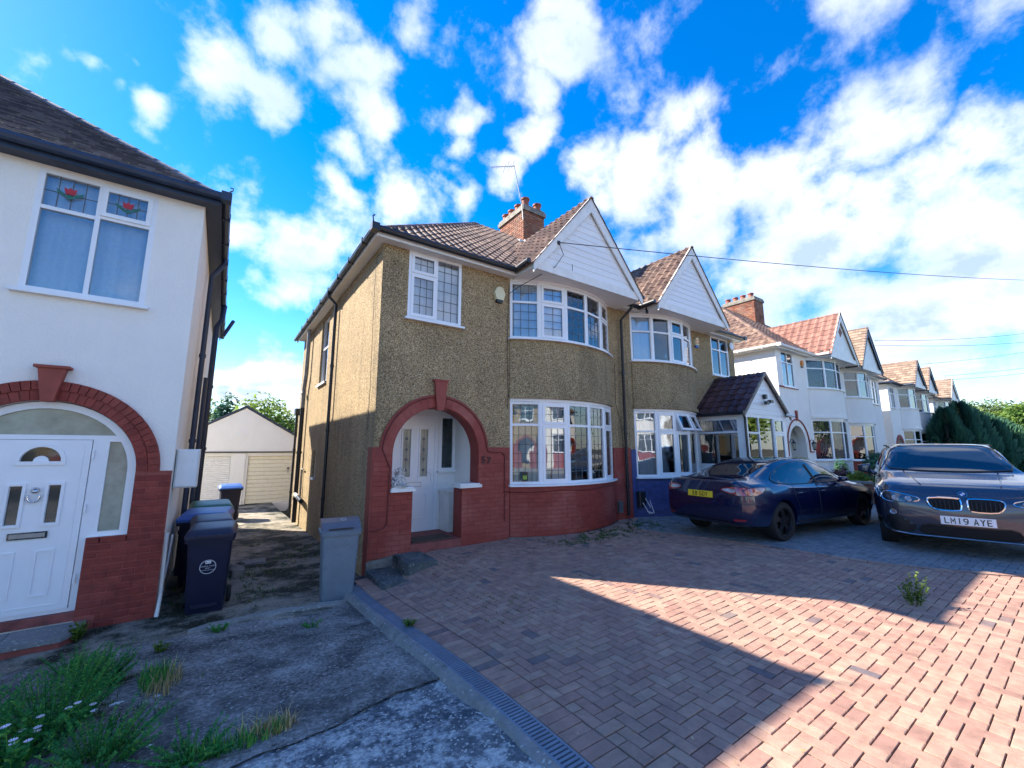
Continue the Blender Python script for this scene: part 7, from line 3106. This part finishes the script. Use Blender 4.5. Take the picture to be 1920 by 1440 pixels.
for sy in (-1, 1):
    ax = '-y' if sy < 0 else '+y'
    for cx in wb:
        wheel(car1, cx, sy, wr, .915, 5, 'alloy_dark')
    dlo = smooth_poly([(-1.62, 1.02), (-1.25, 1.20), (-.8, 1.325), (-.3, 1.375), (.1, 1.36), (.5, 1.24), (.98, .96), (.6, .945), (-.4, .95), (-1.2, .965)], 2)
    q = dec(car1, bv, dlo, ax, .006, 'car_glass', 'side_window', step=.09, tube_r=.007, tube_mat='car_trim')
    m = MB()
    V, _ = decal_line(bv, [(-.14, .955), (-.20, 1.37)], ax, .012)
    m.tube(V, .018, n=5, raw=True)
    m.build('door_pillar', 'car_trim', q, local=True)
    m = MB()
    for pts in ([(.62, .93), (.66, .60), (.60, .30)], [(-.20, .93), (-.22, .60), (-.20, .30)], [(-1.02, .94), (-1.02, .75), (-.92, .52), (-.90, .30)]):
        V, _ = decal_line(bv, pts, ax, .001)
        m.tube(V, .004, n=4, raw=True)
    m.build('door_gap', 'car_trim', car1, local=True)
    for x_ in (-.05, -.85):
        m = MB()
        V, _ = decal_line(bv, [(x_ - .11, .80), (x_ + .11, .80)], ax, .004)
        m.tube(V, .011, n=6, raw=True)
        m.build('door_handle', 'paint_navy', car1, local=True, smooth=True)
    m = MB()
    V, _ = decal_line(bv, [(-1.0, .30), (0, .285), (1.0, .30)], ax, .006)
    m.tube(V, .016, n=6, raw=True)
    m.build('sill_trim', 'car_trim', car1, local=True)
    # mirror
    m = MB()
    loft(m, [[(.62 + dx * .9, sy * (.90 + t * .14), 1.0 + dz * (1 - .25 * t)) for dx, dz in rrect(.07 - .02 * t, .055 - .01 * t, .03, 4)] for t in (0, .5, 1)])
    m.tube([(.66, sy * .84, .95), (.64, sy * .92, .99)], .03, n=8)
    m.build('wing_mirror', 'paint_navy', car1, local=True, smooth=True)
    # tail lamp on the rear and round the corner
    tl = smooth_poly([(sy * .42, .93), (sy * .42, .875), (sy * .60, .83), (sy * .84, .80), (sy * .90, .86), (sy * .86, .95), (sy * .62, .965)], 1)
    t_ = dec(car1, bv, tl, '-x', .006, 'tail_red', 'tail_lamp', step=.04, tube_r=.005, tube_mat='car_trim')
    t2 = smooth_poly([(-2.36, .93), (-2.30, .80), (-2.02, .83), (-1.84, .93), (-2.0, .955)], 1)
    dec(car1, bv, t2, ax, .006, 'tail_red', 'tail_lamp', step=.05, tube_r=.004, tube_mat='car_trim')
    t3 = smooth_poly([(sy * .45, .925), (sy * .45, .885), (sy * .68, .85), (sy * .68, .93)], 1)
    dec(car1, bv, t3, '-x', .010, 'lamp_clear', 'reversing_lamp', step=.04)
    rf = [(sy * .62, .42), (sy * .62, .385), (sy * .80, .40), (sy * .80, .43)]
    dec(car1, bv, rf, '-x', .006, 'tail_red', 'rear_reflector', step=.05)
    hl = smooth_poly([(2.28, .62), (2.05, .70), (1.82, .76), (1.9, .68), (2.2, .58)], 1)
    dec(car1, bv, hl, ax, .006, 'lamp_clear', 'headlight', step=.05)
rw = smooth_poly([(-2.02, -.52), (-2.06, 0), (-2.02, .52), (-1.2, .50), (-.55, .47), (-.5, 0), (-.55, -.47), (-1.2, -.50)], 2)
dec(car1, bv, rw, '+z', .006, 'car_glass', 'rear_window', step=.1)
gr2 = smooth_poly([(-.38, -.48), (-.38, .48), (.36, .46), (.36, -.46)], 1)
dec(car1, bv, gr2, '+z', .006, 'car_glass', 'glass_roof', step=.1)
ws_ = smooth_poly([(.50, -.5), (.46, 0), (.50, .5), (1.10, .62), (1.2, 0), (1.10, -.62)], 2)
dec(car1, bv, ws_, '+z', .006, 'car_glass', 'windscreen', step=.1)
sp = [(-.62, 1.045), (-.3, 1.052), (.3, 1.052), (.62, 1.045)]
m = MB()
V = []
for y_ in [i * .1 - .6 for i in range(13)]:
    V.append((-2.30 + .10 * (abs(y_) / .6) ** 2, y_, 1.075 - .012 * (y_ / .6) ** 2))
m.tube(V, .018, n=6)
m.build('boot_spoiler', 'paint_navy', car1, local=True, smooth=True)
dec(car1, bv, [(-.66, .34), (-.6, .28), (.6, .28), (.66, .34), (.6, .37), (-.6, .37)], '-x', .006, 'car_trim', 'rear_diffuser', step=.08)
m = MB()
V, _ = decal_line(bv, [(-.86, .60), (-.4, .615), (.4, .615), (.86, .60)], '-x', .002)
m.tube(V, .005, n=4, raw=True)
V, _ = decal_line(bv, [(-.60, 1.0), (-.62, .80), (-.5, .74), (.5, .74), (.62, .80), (.60, 1.0)], '-x', .002)
m.tube(V, .005, n=4, raw=True)
m.build('boot_gap', 'car_trim', car1, local=True)
h_, _, _, _ = bv.ray_cast(Vector((-3, 0, .82)), Vector((1, 0, 0)))
plate(car1, 'X8 GOV', (h_.x - .018, 0, .80), -1, 'plate_yellow', tilt=.05)
car1.scale = (1.04, .94, .97)

# --- dark grey SUV, front towards the camera
S = dict(x=[-2.22, -2.18, -2.05, -1.7, -1.3, -.8, -.2, .3, .75, 1.05, 1.35, 1.7, 1.95, 2.08, 2.16, 2.20, 2.215],
         zl=[.45, .38, .32, .28, .26, .25, .25, .25, .25, .26, .27, .28, .28, .27, .27, .30, .40],
         zm=[.75, .75, .74, .72, .70, .69, .68, .68, .68, .68, .68, .68, .66, .62, .58, .56, .56],
         zb=[1.0, 1.05, 1.08, 1.09, 1.08, 1.07, 1.06, 1.05, 1.04, 1.03, 1.01, .975, .93, .89, .83, .76, .72],
         zt=[1.1, 1.25, 1.45, 1.58, 1.60, 1.61, 1.60, 1.55, 1.33, 1.16, 1.10, 1.05, .995, .94, .86, .78, .74],
         w=[.74, .82, .87, .90, .91, .91, .91, .91, .91, .915, .915, .91, .885, .84, .76, .66, .58],
         wt=[.55, .62, .64, .65, .66, .66, .66, .66, .70, .80, .81, .80, .78, .72, .62, .54, .46])
BMW_POS = (11.2, 1.86, -1.60)
car2 = thing('parked_car', 'dark grey compact SUV facing the camera with twin kidney grilles', 'car', BMW_POS, radians(194.5))
wb = (-1.30, 1.33)
wr = .345
vs_, fs, bv = car_body(S, wb, wr, flare=.025)
m = MB()
m.add(vs_, fs, raw=True)
m.build('body', 'paint_slate', car2, local=True, smooth=True, auto=28)
for sy in (-1, 1):
    ax = '-y' if sy < 0 else '+y'
    for cx in wb:
        wheel(car2, cx, sy, wr, .91, 7, 'alloy')
    dlo = smooth_poly([(-1.72, 1.13), (-1.55, 1.42), (-.9, 1.51), (0, 1.515), (.35, 1.44), (.88, 1.12), (.2, 1.11), (-.8, 1.12)], 2)
    dec(car2, bv, dlo, ax, .006, 'car_glass', 'side_window', step=.09, tube_r=.008, tube_mat='chrome')
    m = MB()
    for pts in ([(.80, 1.05), (.86, .65), (.80, .32)], [(-.12, 1.05), (-.14, .65), (-.12, .32)]):
        V, _ = decal_line(bv, pts, ax, .001)
        m.tube(V, .004, n=4, raw=True)
    m.build('door_gap', 'car_trim', car2, local=True)
    m = MB()
    loft(m, [[(.72 + dx * .9, sy * (.93 + t * .17), 1.16 + dz * (1 - .2 * t)) for dx, dz in rrect(.075 - .02 * t, .085 - .015 * t, .03, 4)] for t in (0, .5, 1)])
    m.tube([(.78, sy * .86, 1.06), (.75, sy * .95, 1.12)], .03, n=8)
    m.build('wing_mirror', 'paint_slate', car2, local=True, smooth=True)
    # headlight
    hl = smooth_poly([(sy * .43, .80), (sy * .46, .755), (sy * .70, .725), (sy * .83, .74), (sy * .85, .83), (sy * .80, .885), (sy * .6, .85)], 1)
    h_ = dec(car2, bv, hl, '+x', .008, 'lamp_dark', 'headlight', step=.04, tube_r=.008, tube_mat='chrome')
    for y_ in (.56, .70):
        V, _ = decal_line(bv, [(sy * y_ + .032 * cos(2 * pi * k / 12), .785 + .032 * sin(2 * pi * k / 12)) for k in range(13)], '+x', .014, n=2)
        m = MB()
        m.tube(V, .008, n=5, raw=True, caps=False)
        m.build('lamp_ring', 'lamp_clear', h_, local=True)
        dec(car2, bv, [(sy * y_ + .026 * cos(2 * pi * k / 12), .785 + .026 * sin(2 * pi * k / 12)) for k in range(12)], '+x', .012, 'lamp_clear', 'lamp_lens', step=.03, parent=h_)
    hs_ = smooth_poly([(2.02, .86), (1.70, .96), (1.74, .88), (2.05, .76)], 1)
    dec(car2, bv, hs_, ax, .006, 'lamp_dark', 'headlight', step=.05, tube_r=.006, tube_mat='chrome')
    # kidney grille
    kd = smooth_poly([(sy * .030, .80), (sy * .05, .825), (sy * .32, .825), (sy * .375, .79), (sy * .345, .70), (sy * .28, .655), (sy * .06, .655), (sy * .030, .69)], 1)
    g_ = dec(car2, bv, kd, '+x', .010, 'black_void', 'kidney_grille', step=.05, tube_r=.012, tube_mat='chrome')
    for k in range(7):
        y_ = sy * (.065 + k * .042)
        V, _ = decal_line(bv, [(y_, .672), (y_ * 1.02, .812)], '+x', .016)
        m = MB()
        m.tube(V, .0055, n=5, raw=True)
        m.build('grille_bar', 'alloy_dark', g_, local=True)
    # fog lamp, outer intake
    ol = smooth_poly([(sy * .56, .50), (sy * .80, .56), (sy * .84, .42), (sy * .80, .33), (sy * .60, .31), (sy * .50, .36)], 1)
    dec(car2, bv, ol, '+x', .007, 'car_trim', 'bumper_intake', step=.05)
    fo = [(sy * .74 + .035 * cos(2 * pi * k / 14), .585 + .035 * sin(2 * pi * k / 14)) for k in range(14)]
    dec(car2, bv, fo, '+x', .014, 'lamp_clear', 'fog_lamp', step=.03, tube_r=.006, tube_mat='chrome')
    m = MB()
    V, _ = decal_line(bv, [(.0, sy * .66), (-1.6, sy * .66)], '+z', .05)
    m.tube(V, .016, n=6, raw=True)
    m.build('roof_rail', 'car_trim', car2, local=True)
ws_ = smooth_poly([(.28, -.60), (.25, -.3), (.25, .3), (.28, .60), (.98, .78), (1.07, .4), (1.10, 0), (1.07, -.4), (.98, -.78)], 1)
q = dec(car2, bv, ws_, '+z', .006, 'car_glass', 'windscreen', step=.1, tube_r=.010, tube_mat='car_trim')
li = smooth_poly([(-.44, .46), (-.50, .33), (-.30, .30), (.30, .30), (.50, .33), (.44, .46), (.2, .44), (-.2, .44)], 1)
dec(car2, bv, li, '+x', .008, 'black_void', 'lower_intake', step=.06, tube_r=.006, tube_mat='car_trim')
m = MB()
V, _ = decal_line(bv, [(-.82, .31), (-.52, .285), (.52, .285), (.82, .31)], '+x', .010)
m.tube(V, .010, n=5, raw=True)
m.build('bumper_trim', 'alloy', car2, local=True)
m = MB()
for sg in (-1, 1):
    V, _ = decal_line(bv, [(1.10, sg * .52), (1.6, sg * .46), (2.08, sg * .38)], '+z', .0)
    m.tube(V, .010, n=6, raw=True)
V, _ = decal_line(bv, [(-.82, .90), (-.5, .87), (-.38, .845), (0, .86), (.38, .845), (.5, .87), (.82, .90)], '+x', .001)
m.tube(V, .0045, n=4, raw=True)
m.build('bonnet_crease', 'paint_slate', car2, local=True, smooth=True)
h_, n_, _, _ = bv.ray_cast(Vector((3, 0, .875)), Vector((-1, 0, 0)))
em = thing_part(car2, 'emblem')


def disc(r0, r1, a0, a1, off, mat, nm):
    V = []
    nn_ = max(3, int((a1 - a0) / 15))
    t1 = Vector((0, 1, 0))
    t2 = n_.cross(t1).normalized()
    if t2.z < 0:
        t2 = -t2
    pts = []
    for k in range(nn_ + 1):
        a_ = radians(a0 + (a1 - a0) * k / nn_)
        pts.append((cos(a_), sin(a_)))
    v, f = [], []
    for c_, s_ in pts:
        for r in (r0, r1):
            v.append(h_ + n_ * off + t1 * (c_ * r) + t2 * (s_ * r))
    for k in range(nn_):
        f.append((2 * k, 2 * k + 2, 2 * k + 3, 2 * k + 1))
    m = MB()
    m.add(v, f, raw=True)
    m.build(nm, mat, em, local=True)


disc(.0, .043, 0, 360, .008, 'plate_black', 'badge_ring')
disc(.041, .046, 0, 360, .010, 'chrome', 'badge_rim')
for q_ in range(4):
    disc(.0, .026, q_ * 90, q_ * 90 + 90, .010, 'badge_blue' if q_ % 2 else 'print_white', 'badge_quarter')
h2, _, _, _ = bv.ray_cast(Vector((3, 0, .53)), Vector((-1, 0, 0)))
plate(car2, 'LM19 AYE', (h2.x + .024, 0, .525), 1, 'plate_white', tilt=.04)
car2.scale = (1.05, 1.06, 1.06)
WORLD.clear()
print('objects', len(bpy.data.objects), 'tris', sum(len(p.vertices) - 2 for me in bpy.data.meshes for p in me.polygons) if False else '')
